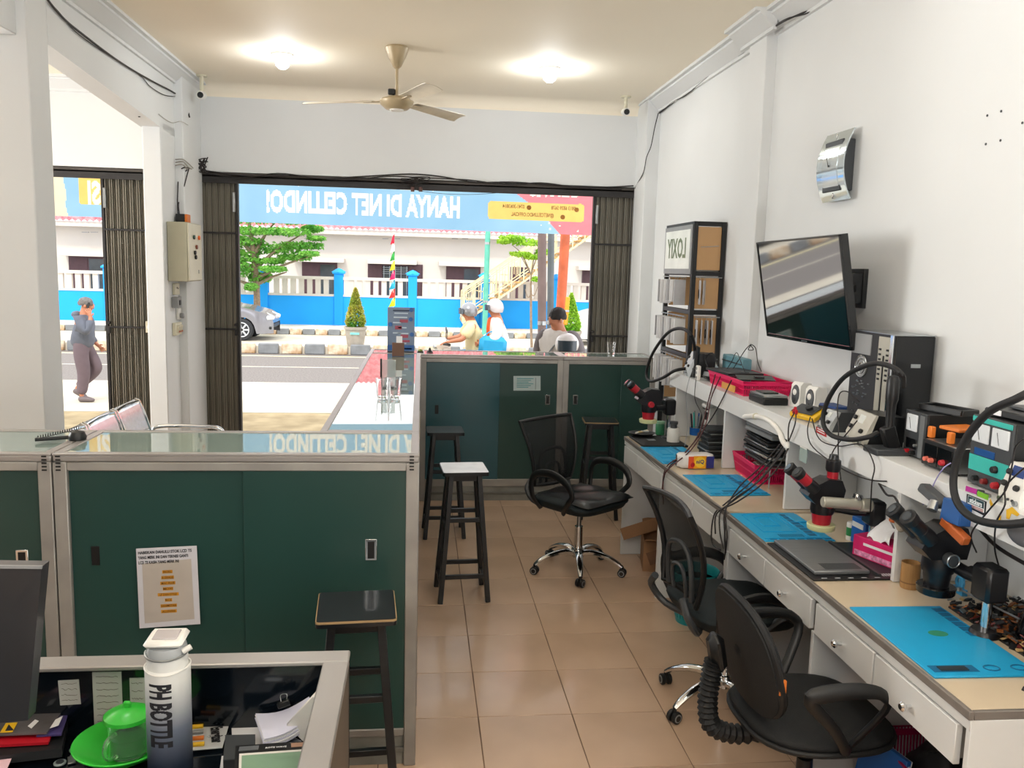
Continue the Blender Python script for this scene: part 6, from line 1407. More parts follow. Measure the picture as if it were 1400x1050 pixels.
for k, a in enumerate((166, 46, -68)):
    a = math.radians(a); d = Vector((math.cos(a), math.sin(a), 0)); s_ = Vector((-d.y, d.x, 0)); tilt = math.radians(-14)
    sl = s_*math.cos(tilt)+Vector((0, 0, 1))*math.sin(tilt)
    def bl2(u, v, d=d, sl=sl): r = lerp(.17, .66, u); w_ = lerp(.045, .068, u)*(1 if u < .97 else .9); return d*r+sl*(v-.5)*2*w_+Vector((0, 0, -.365-.012*u+.008*(1-(2*v-1)**2)))
    MB().sheet(bl2, 12, 6, .003).build('blade', blade_m, t, ang=60); b = MB(); b.bar(d*.1+Vector((0, 0, -.365)), d*.24+Vector((0, 0, -.366)), .03, .005, (0, 0, 1)); b.build('blade_iron', fan_m, t)
# dome security cameras
for (u, v, lb) in ((276, 130, 'small security camera at the left end of the front wall, on the ceiling'), (855, 153, 'small security camera at the right end of the front wall, on the ceiling')):
    p = onY(u, v, 7.35)
    t = thing('security_camera', lb, 'security camera', (p.x, 7.35, ZC)); h = ZC-p.z
    MB().cyl((0, 0, -.012), (0, 0, 0), .045, n=24, bev=.002).build('mount', cream_pl, t); MB().cyl((0, 0, -h+.02), (0, 0, -.01), .016, n=14).build('neck', cream_pl, t)
    hd = MB().cyl((.0, .03, -h+.004), (.0, -.05, -h-.008), .032, n=22, bev=.004).build('housing', white_pl, t); MB().cyl((0, -.0495, -h-.008), (0, -.053, -h-.0085), .024, n=20).build('lens', black_gl, hd)
# electric box on the column
t = thing('electric_box', 'beige-grey steel control box with coloured buttons on the left column', 'electric box', (-1.948, 7.04, 1.71))
MB().bx(0, .15, -.19, .2, 0, .455, .004).build('case', mat('box_beige', '#a9a690', .45, var=.04), t); dr = MB().bx(.15, .162, -.185, .195, .006, .449, .003).build('door', mat('box_beige_light', '#cfcbb6', .4, var=.03), t)
for y, z, mm in ((-.05, .345, mat('btn_green', '#24463c', .4)), (.1, .345, mat('btn_orange', '#e0641c', .4)), (.02, .27, mat('btn_brown', '#7a3a22', .4)), (-.03, .225, black_pl), (-.01, .19, black_pl)): MB().cyl((.162, y, z), (.176, y, z), .017, n=16, bev=.002).build('button', mm, dr)
MB().bx(.163, .168, .08, .087, .06, .09).build('lock', steel, dr)
t = thing('orange_relay', 'black and orange relay block on top of the electric box', 'relay', (-1.90, 7.10, 2.166)); MB().box((0, 0, .035), (.07, .1, .07), None, .004).build('block', black_pl, t); MB().box((.045, 0, .035), (.02, .1, .068), None, .003).build('orange_side', orange_pl, t)
def wallunit(name, label, cat, y, z, w_, h_, dd, m_, x=-1.949, extra=None):
    t = thing(name, label, cat, (x, y, z)); MB().bx(0, dd, -w_/2, w_/2, 0, h_, .003).build('case', m_, t)
    if extra: extra(t)
    return t
wallunit('meter_plate', 'white plate with scribbles right below the electric box', 'panel', 7.03, 1.60, .13, .09, .02, cream_pl, extra=lambda t: MB().tube([(.021, -.02, .05), (.021, -.005, .06), (.021, .01, .045), (.021, .03, .055)], .002, 5, smooth=4).build('scribble', ink, t))
wallunit('breaker_box', 'grey breaker box below the electric box', 'breaker', 6.98, 1.50, .1, .085, .05, grey_pl, extra=lambda t: MB().bx(.05, .056, -.02, .02, .02, .06, .002).build('toggle', black_pl, t))
wallunit('wall_socket', 'white wall socket with round plug under the breaker box', 'socket', 7.09, 1.40, .08, .09, .02, white_pl, extra=lambda t: MB().cyl((.02, .0, .03), (.05, .0, .03), .02, n=16, bev=.003).build('plug', grey_pl, t))
def rocker(t):
    for k in range(3): MB().box((.034, -.04+.04*k, .05), (.016, .028, .06), (0, .15, 0), .003).build('switch', cream_pl, t); MB().cyl((.042, -.04+.04*k, .03), (.046, -.04+.04*k, .03), .008, n=10).build('indicator', mat('amber_lamp', '#b5562a', .4), t)
wallunit('switch_panel', 'cream three-gang switch panel lowest on the left column', 'switch', 7.02, 1.28, .17, .1, .028, cream_pl, extra=rocker)
t = thing('wall_switch', 'single cream switch on the edge of the left bay', 'switch', onY(203, 447, 7.69)); MB().box((0, 0, 0), (.045, .014, .1), None, .003).build('plate', cream_pl, t); MB().box((0, -.009, 0), (.02, .006, .03), None, .001).build('rocker', white_pl, t)
# wiring on walls
def cabY(label, pts, r, y, m_=wire_k, sm=5):
    P = [onY(p[0], p[1], p[2] if len(p) > 2 else y) for p in pts]; c = P[0]; o = MB().tube([p-c for p in P], r, 8, smooth=sm).build('cable', m_); o.location = c; return props(o, label, 'cable')
rw = [(1140, -8), (1105, 14), (1070, 30), (1040, 50), (1015, 70), (985, 92), (960, 110), (935, 128), (918, 142), (900, 155)]
cab('black cable pair running under the crown of the right wall', [(u, v, 2.015) if not 1045 < u < 1080 else (u, v, 1.955) for u, v in rw], .005, 2.015)
cab('second black cable twisting with the pair under the right wall crown', [(u+2, v+3*math.sin(k*2.1), 2.013 if not 1045 < u < 1080 else 1.955) for k, (u, v) in enumerate(rw)], .004, 2.013)
cabY('black cable dropping across the right column to the gate track', [(900, 155, 7.34), (895, 175, 7.34), (890, 200, 7.34), (884, 215, 7.34), (880, 235, 7.35), (872, 250, 7.6), (868, 258, 7.68)], .004, 7.35)
cabY('upper black cable sagging along the front wall above the gate track', [(272, 232, 7.68), (300, 236, 7.68), (345, 241, 7.68), (400, 240, 7.68), (440, 244, 7.68), (500, 241, 7.68), (560, 238, 7.68), (600, 241, 7.68), (650, 249, 7.68), (700, 249, 7.68), (760, 253, 7.68), (820, 256, 7.68), (866, 254, 7.68)], .006, 7.68)
cabY('lower black cable along the front wall touching the gate track', [(272, 235, 7.67), (330, 243, 7.67), (380, 237, 7.67), (430, 243, 7.67), (480, 246, 7.67), (530, 241, 7.67), (575, 243, 7.67), (640, 246, 7.67), (690, 252, 7.67), (740, 250, 7.67), (790, 256, 7.67), (850, 259, 7.67)], .005, 7.67)
cabY('thin sagging lead between the gate post and the opening centre', [(520, 247, 7.66), (580, 262, 7.66), (640, 266, 7.66), (700, 262, 7.66)], .002, 7.66)
t = thing('wire_clump', 'tangle of wire ends with two small sockets at the middle of the gate track', 'wires', onY(568, 250, 7.66)); c = t.location.copy()
for k in range(9): P = [onY(568+random.uniform(-22, 22), 248+random.uniform(-7, 8), 7.65) for _ in range(4)]; MB().tube([p-c for p in P], .003, 5, smooth=4).build('wire', wire_k, t)
for u in (564, 575): MB().cyl(onY(u, 256, 7.65)-c, onY(u, 262, 7.65)-c, .016, n=12).build('lamp_socket', mat('socket_brown', '#5a3a34', .5), t)
lw = [(58, -10), (75, 12), (92, 30), (112, 46), (150, 75), (180, 95), (210, 112), (240, 128)]
cab('black cable running under the crown of the left beam', [(u, v, XL+.012) for u, v in lw]+[(254, 142, -1.93), (259, 160, -1.87)], .006, XL)
cab('second black cable sagging just below the first on the left beam', [(66, 2, XL+.01), (80, 16, XL+.01), (104, 44, XL+.01), (140, 70, XL+.01), (190, 102, XL+.01), (205, 118, XL+.01), (225, 130, XL+.01), (243, 132, XL+.01)], .003, XL)
cabY('black cable bundle dropping down the left corner of the front wall', [(257, 146, 7.6), (260, 165, 7.6), (259, 190, 7.6), (260, 208, 7.62), (266, 220, 7.64), (275, 230, 7.66)], .007, 7.6)
cab('thin white cable across the left column top', [(217, 156, XL+.008), (226, 163, XL+.008), (236, 168, XL+.008), (247, 166, -1.88), (257, 171, -1.88)], .0025, XL, mat('wire_offwhite', '#a9a59b', .5))
for k, P in enumerate((((240, 218, -1.94), (250, 218, -1.88), (258, 224, -1.87), (264, 230, -1.86)), ((240, 222, -1.94), (250, 221, -1.88), (257, 228, -1.87), (262, 231, -1.86)), ((240, 226, -1.94), (249, 225, -1.88), (256, 231, -1.87)))):
    o = cab(('top', 'middle', 'lowest')[k]+' pale cable bending from the left column towards the cable knot', P, .004, XL, mat('wire_pale', '#9c968c', .5)); o['group'] = 'pale cables beside the cable knot'
for k, P in enumerate((((262, 231, -1.87), (252, 229, -1.88), (245, 236, -1.93), (243, 262, -1.93), (243, 290, -1.93), (247, 301, -1.91)), ((256, 232, -1.87), (248, 242, -1.92), (247, 265, -1.93), (244, 280, -1.93), (246, 298, -1.91)), ((258, 231, -1.87), (253, 250, -1.88), (248, 270, -1.92), (248, 285, -1.92), (250, 300, -1.91)))):
    o = cab(('outermost', 'middle', 'innermost')[k]+' dark cable hanging down to the top of the electric box', P, .0045, XL); o['group'] = 'cables entering the electric box'
t = thing('cable_knot', 'black knot of taped cables at the left end of the gate track', 'cable', onY(274, 226, 7.62)); 
for k in range(6): MB().tube([Vector((random.uniform(-.07, .07), random.uniform(-.03, .03), random.uniform(-.07, .07))) for _ in range(5)], .0045, 7, smooth=5).build('loop', wire_k, t)
t = thing('dangling_clip', 'small black clip and wire dangling from the underside of the left beam', 'clip', onX(186, 146, -2.0)); MB().tube([(0, -.1, .02), (0, -.05, .0), (0, -.02, .015), (0, .02, -.01)], .005, 6, smooth=4).build('wire', wire_k, t); MB().box((0, .06, -.03), (.015, .02, .06), (.3, 0, 0), .003).build('clip', black_pl, t)

# ================================================================== FOREGROUND DESK
deskblk = mat('desk_black_glass', '#0a1118', .12, var=.15, scale=3, coat=.2); side_br = mat('desk_side_brown', '#4a4138', .5, var=.25, scale=5)
t = thing('reception_desk', 'black desk with raised aluminium-rimmed back and side panels in the foreground', 'desk', (-.6, 1.9, 0))
X0 = -1.15; X1 = .44
MB().bx(X0, X1-.05, -1.1, .04, .735, .77, .002).build('desk_top', deskblk, t)
MB().bx(X0, X1, .035, .055, .0, .94, .001).build('back_panel', deskblk, t)
MB().bx(X1-.012, X1, -1.1, .035, .0, .94, .001).build('side_panel', side_br, t); MB().bx(X1-.05, X1-.013, -1.1, .035, .0, .94, .001).build('side_panel_inner', deskblk, t)
MB().bx(X0, X1+.002, -.0, .058, .94, .952, .003).build('rim', alu, t); MB().bx(X1-.056, X1+.004, -1.1, -.0005, .94, .952, .003).build('rim', alu, t)
MB().bx(X0, X0+.02, -1.1, .03, 0, .94).build('side_panel', side_br, t)
def note(label, u0, v0, u1, v1, lines, tilt=0, mm=None):
    Yp = 1.934; a = onY(u0, v0, Yp); b_ = onY(u1, v1, Yp); t = thing('taped_note', label, 'note', (a.x, Yp, b_.z)); w_ = b_.x-a.x; h_ = a.z-b_.z
    MB().box((w_/2, 0, h_/2), (w_, .0012, h_), (0, tilt, 0)).build('paper', mm or mat('note_paper', '#b9bab4', .7, var=.05), t)
    rr_ = random.Random(u0)
    for k in range(lines): z = h_*(1-(k+.7)/(lines+.6)); MB().tube([(w_*(.12+.76*q/9), -.0012, z+rr_.uniform(-.002, .002)) for q in range(10)], .0005, 4, smooth=3).build('handwriting', mat('pencil_ink', '#5d5548', .7), t)
note('small square handwritten note taped on the desk back panel, nearest the monitor', 80, 930, 110, 963, 4, -.04); note('tall receipt sheet taped behind the green mug', 126, 919, 169, 1002, 9, 0); note('handwritten sheet taped between the tall receipt and the bottle', 177, 927, 200, 995, 6, 0)
# monitor
t = thing('computer_monitor', 'dark monitor at the left edge of the foreground desk', 'monitor', (-1.0, 1.5, .77))
q = [onY(-120, 772, 1.52), onY(57, 775, 1.45), onY(38, 985, 1.45), onY(-120, 1000, 1.52)]; c = t.location.copy()
s_ = MB().slab([p-c for p in q], .03, (0, 1, 0)).build('back_shell', mat('monitor_back', '#26282c', .35, var=.1, coat=.2), t)
q2 = [onY(-120, 772, 1.515), onY(57, 774, 1.445), onY(57, 778, 1.445), onY(-120, 776, 1.515)]; MB().slab([p-c for p in q2], .004, (0, 1, 0)).build('top_edge', grey_pl, t)
MB().bx(-.02, .04, .03, .06, 0, .25, .004).build('stand_neck', black_pl, t); MB().bx(-.1, .1, -.05, .12, 0, .012, .004).build('stand_foot', black_pl, t)
# bottle
p = onY(228, 866, 1.74); H_ = p.z-.77
t = thing('water_bottle', 'tall white-to-navy bottle with loop lid and black lettering, on the foreground desk', 'bottle', (p.x, 1.74, .771))
bm_ = mat('bottle_fade', '#dcdcd8', .45, var=.02); nt = bm_.node_tree; N = nt.nodes; tc = N.new('ShaderNodeTexCoord'); sp_ = N.new('ShaderNodeSeparateXYZ'); mr = N.new('ShaderNodeMapRange'); mr.inputs[1].default_value = H_*.15; mr.inputs[2].default_value = H_*.72; cr = N.new('ShaderNodeValToRGB')
cr.color_ramp.elements[0].color = (*hexc('16243a'), 1); cr.color_ramp.elements[1].color = (*hexc('dcdcd8'), 1); e_ = cr.color_ramp.elements.new(.45); e_.color = (*hexc('6d7484'), 1)
nt.links.new(tc.outputs['Object'], sp_.inputs[0]); nt.links.new(sp_.outputs['Z'], mr.inputs[0]); nt.links.new(mr.outputs[0], cr.inputs[0]); nt.links.new(cr.outputs[0], N['Principled BSDF'].inputs['Base Color'])
R_ = 29*1.8/FOC
MB().lathe([(R_*.92, 0), (R_, .006), (R_, H_*.72), (R_*1.0, H_*.78), (R_*.9, H_*.79), (R_*.9, H_*.87), (0, H_*.87)], n=40).build('body', bm_, t)
MB().tube([(R_*1.005*math.cos(a*PI/20), R_*1.005*math.sin(a*PI/20), H_*.785+.003*math.cos(a*PI/10)) for a in range(40)], .0015, 6, closed=True).build('collar_line', white_pl, t)
MB().lathe([(R_*.88, 0), (R_*.9, H_*.03), (R_*.84, H_*.06), (0, H_*.065)], (0, 0, H_*.87), 36).build('cap_base', mat('cap_clear', '#c5cacc', .15, trans=.3, var=0), t)
MB().box((0, 0, H_*.965), (R_*1.72, R_*1.6, H_*.045), (0.05, 0, 0), R_*.3).build('flip_lid', white_pl, t); MB().box((0, 0, H_*.99), (R_*1.1, R_*.95, .004), (0.05, 0, 0), .003).build('lid_window', mat('lid_clear', '#b5aeae', .2), t)
MB().tube([(R_*.95*math.cos(a), R_*.95*math.sin(a), H_*.885+.005*math.sin(a)) for a in [PI+k*PI/14 for k in range(15)]], .0022, 6).build('wire_loop', steel, t); MB().cyl((R_*.8, -R_*.4, H_*.90), (R_*1.15, -R_*.3, H_*.925), .006, n=12).build('latch', white_pl, t)
f_, a_, b2_ = textmask('PH BOTTLE', .062, .045, 1.0, 'LEFT')
b = MB(); st = .0011; L_ = H_*.42; kx = (b2_-a_)/L_
ny = int(.05/st); nz_ = int(L_/st)
for i in range(nz_):
    for j in range(ny):
        hy = -.024+j*st; xx = a_+(i+.5)*st*kx
        if f_(xx, hy+st/2):
            def BP(zz, yy): an = -PI/2+(yy/R_)-.15; return ((R_+.0006)*math.cos(an), (R_+.0006)*math.sin(an), H_*.72-zz)
            b.add([BP(i*st, hy), BP((i+1)*st, hy), BP((i+1)*st, hy+st), BP(i*st, hy+st)], [(0, 1, 2, 3)])
b.build('lettering', ink, t, smooth=False)
# green mug on a green bowl
lime = mat('lime_plastic', '#35c43c', .3, var=.04, coat=.2)
c = onZ(172, 1018, .76); c.y = 1.835
t = thing('green_bowl', 'bright green shallow plastic bowl on the foreground desk', 'bowl', (onY(170, 1000, 1.83).x, 1.83, .772)); MB().lathe([(.045, 0), (.05, .003), (.09, .028), (.104, .042), (.106, .045), (.102, .044), (.086, .032), (.045, .007), (0, .007)], n=44).build('dish', lime, t); MB().tube([(.105*math.cos(a*PI/24), .105*math.sin(a*PI/24), .0435) for a in range(48)], .002, 6, closed=True).build('rim', lime, t)
gx, gy = t.location.x, t.location.y
t = thing('glass_mug', 'glass mug with bright green domed lid, standing in the green bowl', 'mug', (gx+.008, gy, .781)); MB().lathe([(.036, 0), (.04, .004), (.042, .085), (.0385, .085), (.037, .008), (0, .008)], n=36).build('mug_body', mat('mug_glass_green', (.55, .9, .6), .03, trans=.9, var=0), t)
MB().lathe([(0, .012), (.036, .012), (.036, .045), (0, .045)], n=30).build('drink', mat('green_drink', '#1c4a33', .2), t)
MB().tube([(-.012, -.041, .07), (-.022, -.062, .066), (-.026, -.07, .045), (-.022, -.062, .024), (-.012, -.041, .018)], .005, 8, smooth=4).build('handle', mat('mug_glass_green', (.55, .9, .6), .03, trans=.9, var=0), t)
MB().lathe([(.045, .083), (.05, .086), (.049, .094), (.03, .105), (.01, .11), (0, .11)], n=36).build('lid', lime, t); MB().box((0, 0, .115), (.016, .01, .016), None, .003).build('lid_knob', lime, t)
# battery pack, papers, boxes
def deskquad(name, label, cat, px, z, th, m_, part='sheet'):
    q = [onZ(u, v, zz+.02) for (u, v), zz in zip(px, z if hasattr(z, '__len__') else [z]*4)]; c = q[3].copy(); t = thing(name, label, cat, c); o = MB().slab([p-c for p in q], th, (0, 0, 1)).build(part, m_, t); return t, c, q
deskquad('paper_sheet', 'white paper sheet lying under the clipped stack', 'paper', ((316, 980), (352, 978), (440, 1030), (318, 1030)), .753, .001, paper)
t, c, q = deskquad('battery_pack', 'silver and black battery card reading Energizer, lying beside the bottle', 'battery pack', ((257, 993), (314, 988), (304, 1023), (258, 1027)), .757, .002, mat('silver_card', '#c9cbcc', .35, var=.05), 'card')
e1 = (q[1]-q[0]); e2 = (q[3]-q[0])
for k in range(4): p0 = q[0]-c+e2*(.14+.24*k)+Vector((0, 0, .006)); MB().cyl(p0, p0+e1*.36, .0052, n=10).build('battery', (yellow_pl, steel, orange_pl, yellow_pl)[k], t)
p0 = q[0]-c; 
rt = (q[3]-q[0]).normalized()
Mx = wallM(p0+e1*.66+e2*.5+Vector((0, 0, .0035)), rt, e1.normalized()-rt*e1.normalized().dot(rt))
MB().text('Energizer', .036, Mx, .0004, bold=.04, sx=.5).build('lettering', ink, t)
MB().box(p0+e1*.9+e2*.6+Vector((0, 0, .003)), (.006, .012, .0008), (0, 0, .6)).build('bolt_mark', ink, t)
t, c, q = deskquad('black_carton', 'small black square carton beside the battery card', 'box', ((308, 1006), (349, 1005), (348, 1036), (305, 1040)), .79, .002, dgrey_pl, 'lid'); MB().slab([p-c-Vector((0, 0, .036)) for p in q], .035, (0, 0, 1)).build('box', black_pl, t)
# clipped, curling stack of papers
a = onZ(350, 975, .82); b_ = onZ(423, 952, .87); c2 = onZ(432, 972, .86); d_ = onZ(362, 1010, .805); c = Vector((a.x, a.y, .775))
t = thing('paper_stack', 'thick curling stack of white papers held by a black binder clip', 'papers', c)
for k in range(7):
    off = Vector((random.uniform(-.003, .003), random.uniform(-.002, .002), -.0035*k))
    MB().sheet(lambda u, v: (a.lerp(b_, u)).lerp(d_.lerp(c2, u), v)-c+off+Vector((0, 0, -.014*math.sin(u*PI))), 8, 3, .0016).build('paper', paper if k % 3 else mat('paper_lavender', '#cfd0e2', .8), t)
p = onZ(388, 962, .855)-c; MB().prism([(-.008, -.006), (.008, -.006), (.001, .01), (-.001, .01)], -.014, .014, 'x'); b = MB().box(p, (.03, .012, .014), (0, -.35, 0), .002).build('binder_clip', black_pl, t); MB().tube([p+Vector((-.006, 0, .005)), p+Vector((-.008, .006, .018)), p+Vector((.006, .006, .02)), p+Vector((.006, 0, .007))], .001, 5, smooth=3).build('clip_wire', steel, b)
# white phone box leaning on the rim
p0 = onZ(410, 1003, .80); p1 = onZ(448, 962, .90); t = thing('phone_carton', 'slim white carton leaning against the desk rim', 'box', p0); MB().bar((0, 0, 0), p1-p0, .022, .075, (1, -.5, 0), .003).build('carton', white_pl, t); d = (p1-p0); MB().bar(d*.35+Vector((0, -.0385, .004)), d*.72+Vector((0, -.0385, .004)), .002, .001, (1, -.5, 0)).build('slot', black_pl, t)
c = onZ(385, 1015, .755)
for k, (dx, lb, mm) in enumerate(((0, 'blue glue tube lying under the paper stack', blue_pl), (.035, 'dark blue marker lying beside the blue glue tube', mat('deep_blue', '#164f8f', .5)))):
    t = thing('blue_tube', lb, 'tube', (c.x+dx, c.y, .786), .9); MB().cyl((-.035, 0, 0), (.02, 0, 0), .012, n=16, bev=.002).build('barrel', mm, t); MB().cyl((.02, 0, 0), (.045, 0, 0), .008, n=14).build('cap', mat('milky_plastic', '#d5e0e4', .4), t)
# device with a pale green screen
t, c, q = deskquad('test_device', 'black device with a pale green screen at the bottom edge', 'device', ((322, 1030), (436, 1022), (440, 1120), (318, 1120)), .775, .018, black_pl, 'body'); e1 = q[1]-q[0]; e2 = q[3]-q[0]; z_ = Vector((0, 0, .0185))
MB().slab([q[0]-c+e1*.05+e2*.16+z_, q[0]-c+e1*.93+e2*.16+z_, q[0]-c+e1*.93+e2*.98+z_, q[0]-c+e1*.05+e2*.98+z_], .002, (0, 0, 1)).build('bezel', white_pl, t)
MB().slab([q[0]-c+e1*.08+e2*.2+z_*1.1, q[0]-c+e1*.90+e2*.2+z_*1.1, q[0]-c+e1*.90+e2*.98+z_*1.1, q[0]-c+e1*.08+e2*.98+z_*1.1], .001, (0, 0, 1)).build('screen', mat('lcd_green', '#7f9f86', .3), t)
MB().slab([q[0]-c+e1*.66+e2*.03+z_, q[0]-c+e1*.88+e2*.03+z_, q[0]-c+e1*.88+e2*.1+z_, q[0]-c+e1*.66+e2*.1+z_], .0008, (0, 0, 1)).build('tan_sticker', mat('sticker_tan', '#b58f78', .6), t)
MB().text('ROTE WAVE', .008, wallM(q[0]-c+e1*.48+e2*.08+z_*1.02, e1, Vector((0, 1, 0))-e1.normalized()*e1.normalized().y), .0003, bold=.02).build('lettering', paper, t)
MB().slab([q[0]-c+e1*.05+e2*.03+z_, q[0]-c+e1*.28+e2*.03+z_, q[0]-c+e1*.27+e2*.1+z_, q[0]-c+e1*.04+e2*.1+z_], .0006, (0, 0, 1)).build('silver_badge', steel, t)
deskquad('card_slip', 'white card slip at the bottom edge under the black carton', 'card', ((303, 1034), (332, 1033), (330, 1070), (298, 1070)), .753, .001, paper)
# trays, folders at the left
deskquad('document_tray', 'flat black tray under the folders beside the monitor', 'tray', ((-40, 985), (95, 985), (85, 1035), (-40, 1050)), .765, .02, black_pl, 'tray')
deskquad('red_folder', 'red folder in the pile beside the monitor', 'folder', ((-40, 985), (82, 982), (66, 1018), (-40, 1024)), .787, .006, red_pl, 'cover')
deskquad('purple_folder', 'purple folder edge sticking out of the pile beside the monitor', 'folder', ((60, 978), (93, 978), (84, 1006), (50, 1008)), .794, .004, mat('purple_cover', '#443a72', .5), 'cover')
t, c, q = deskquad('static_bag', 'grey translucent bag with yellow warning label on top of the folders', 'bag', ((-40, 978), (84, 976), (64, 1004), (-40, 1008)), .80, .004, mat('static_bag_grey', '#5d5a5c', .25, var=.2, scale=14), 'bag')
def on_q(u, v): return onZ(u, v, .8255)-c
ys = MB().slab([on_q(8, 989), on_q(24, 988), on_q(17, 1001), on_q(0, 1002)], .0008, (0, 0, 1)).build('warning_label', yellow_pl, t); MB().slab([on_q(12, 991)+Vector((0, 0, .001)), on_q(19, 999)+Vector((0, 0, .001)), on_q(7, 1000)+Vector((0, 0, .001))], .0004, (0, 0, 1)).build('triangle_mark', ink, ys)
MB().slab([on_q(38, 993), on_q(48, 984), on_q(53, 986), on_q(43, 996)], .0008, (0, 0, 1)).build('barcode_label', paper, t); MB().slab([on_q(76, 984), on_q(86, 979), on_q(80, 992), on_q(68, 996)], .0008, (0, 0, 1)).build('white_corner', paper, t)
deskquad('pink_slip', 'pale pink perforated slip at the bottom left corner', 'paper', ((-20, 1032), (19, 1030), (6, 1060), (-20, 1060)), .775, .001, mat('pink_paper', '#dcb7c0', .8))
for k, (u, v, lb) in enumerate(((103, 1026, 'clear round button disc beside the pile'), (82, 1044, 'second clear round disc at the bottom edge'), (98, 1040, 'small metal key piece between the clear discs'))):
    c = onZ(u, v, .772); t = thing('clear_disc' if k < 2 else 'key_piece', lb, 'disc' if k < 2 else 'key', c)
    if k < 2: MB().cyl((0, 0, 0), (0, 0, .004), .013, n=24, bev=.001).build('disc', mat('disc_clear', '#8a9494', .15), t); MB().cyl((0, 0, .004), (0, 0, .005), .008, n=20).build('inner_ring', dgrey_pl, t)
    else: MB().box((0, 0, .002), (.016, .03, .003), (0, 0, .4), .001).build('blade', steel, t); MB().cyl((0, .015, 0), (0, .015, .004), .009, n=16).build('bow', steel, t)

# ================================================================== PEOPLE AND SCOOTER
def skin(name, nodes, edges, m_, parent=None, sub=2):
    me = bpy.data.meshes.new(name); me.from_pydata([n[:3] for n in nodes], edges, []); o = bpy.data.objects.new(name, me); COL.objects.link(o)
    bm = bmesh.new(); bm.from_mesh(me); L = bm.verts.layers.skin.verify()
    for v, n in zip(bm.verts, nodes): r = n[3]; v[L].radius = (r, n[4] if len(n) > 4 else r); v[L].use_root = False
    bm.verts.ensure_lookup_table(); bm.verts[0][L].use_root = True; bm.to_mesh(me); bm.free()
    s_ = o.modifiers.new('s', 'SKIN'); s_.branch_smoothing = .4; ss = o.modifiers.new('u', 'SUBSURF'); ss.levels = sub; ss.render_levels = sub
    dg = bpy.context.evaluated_depsgraph_get(); ev = o.evaluated_get(dg); me2 = bpy.data.meshes.new_from_object(ev); bpy.data.objects.remove(o); me2.name = name
    me2.polygons.foreach_set('use_smooth', [True]*len(me2.polygons)); me2.materials.clear(); me2.materials.append(m_)
    o = bpy.data.objects.new(name, me2); COL.objects.link(o)
    if parent: o.parent = parent
    return o
skin_m = mat('skin_tone', '#b9795a', .55, var=.05, scale=20); hair_m = mat('dark_hair', '#1f1a19', .7, var=.3, scale=40); hair_g = mat('grey_hair', '#6a6664', .7, var=.3, scale=40)
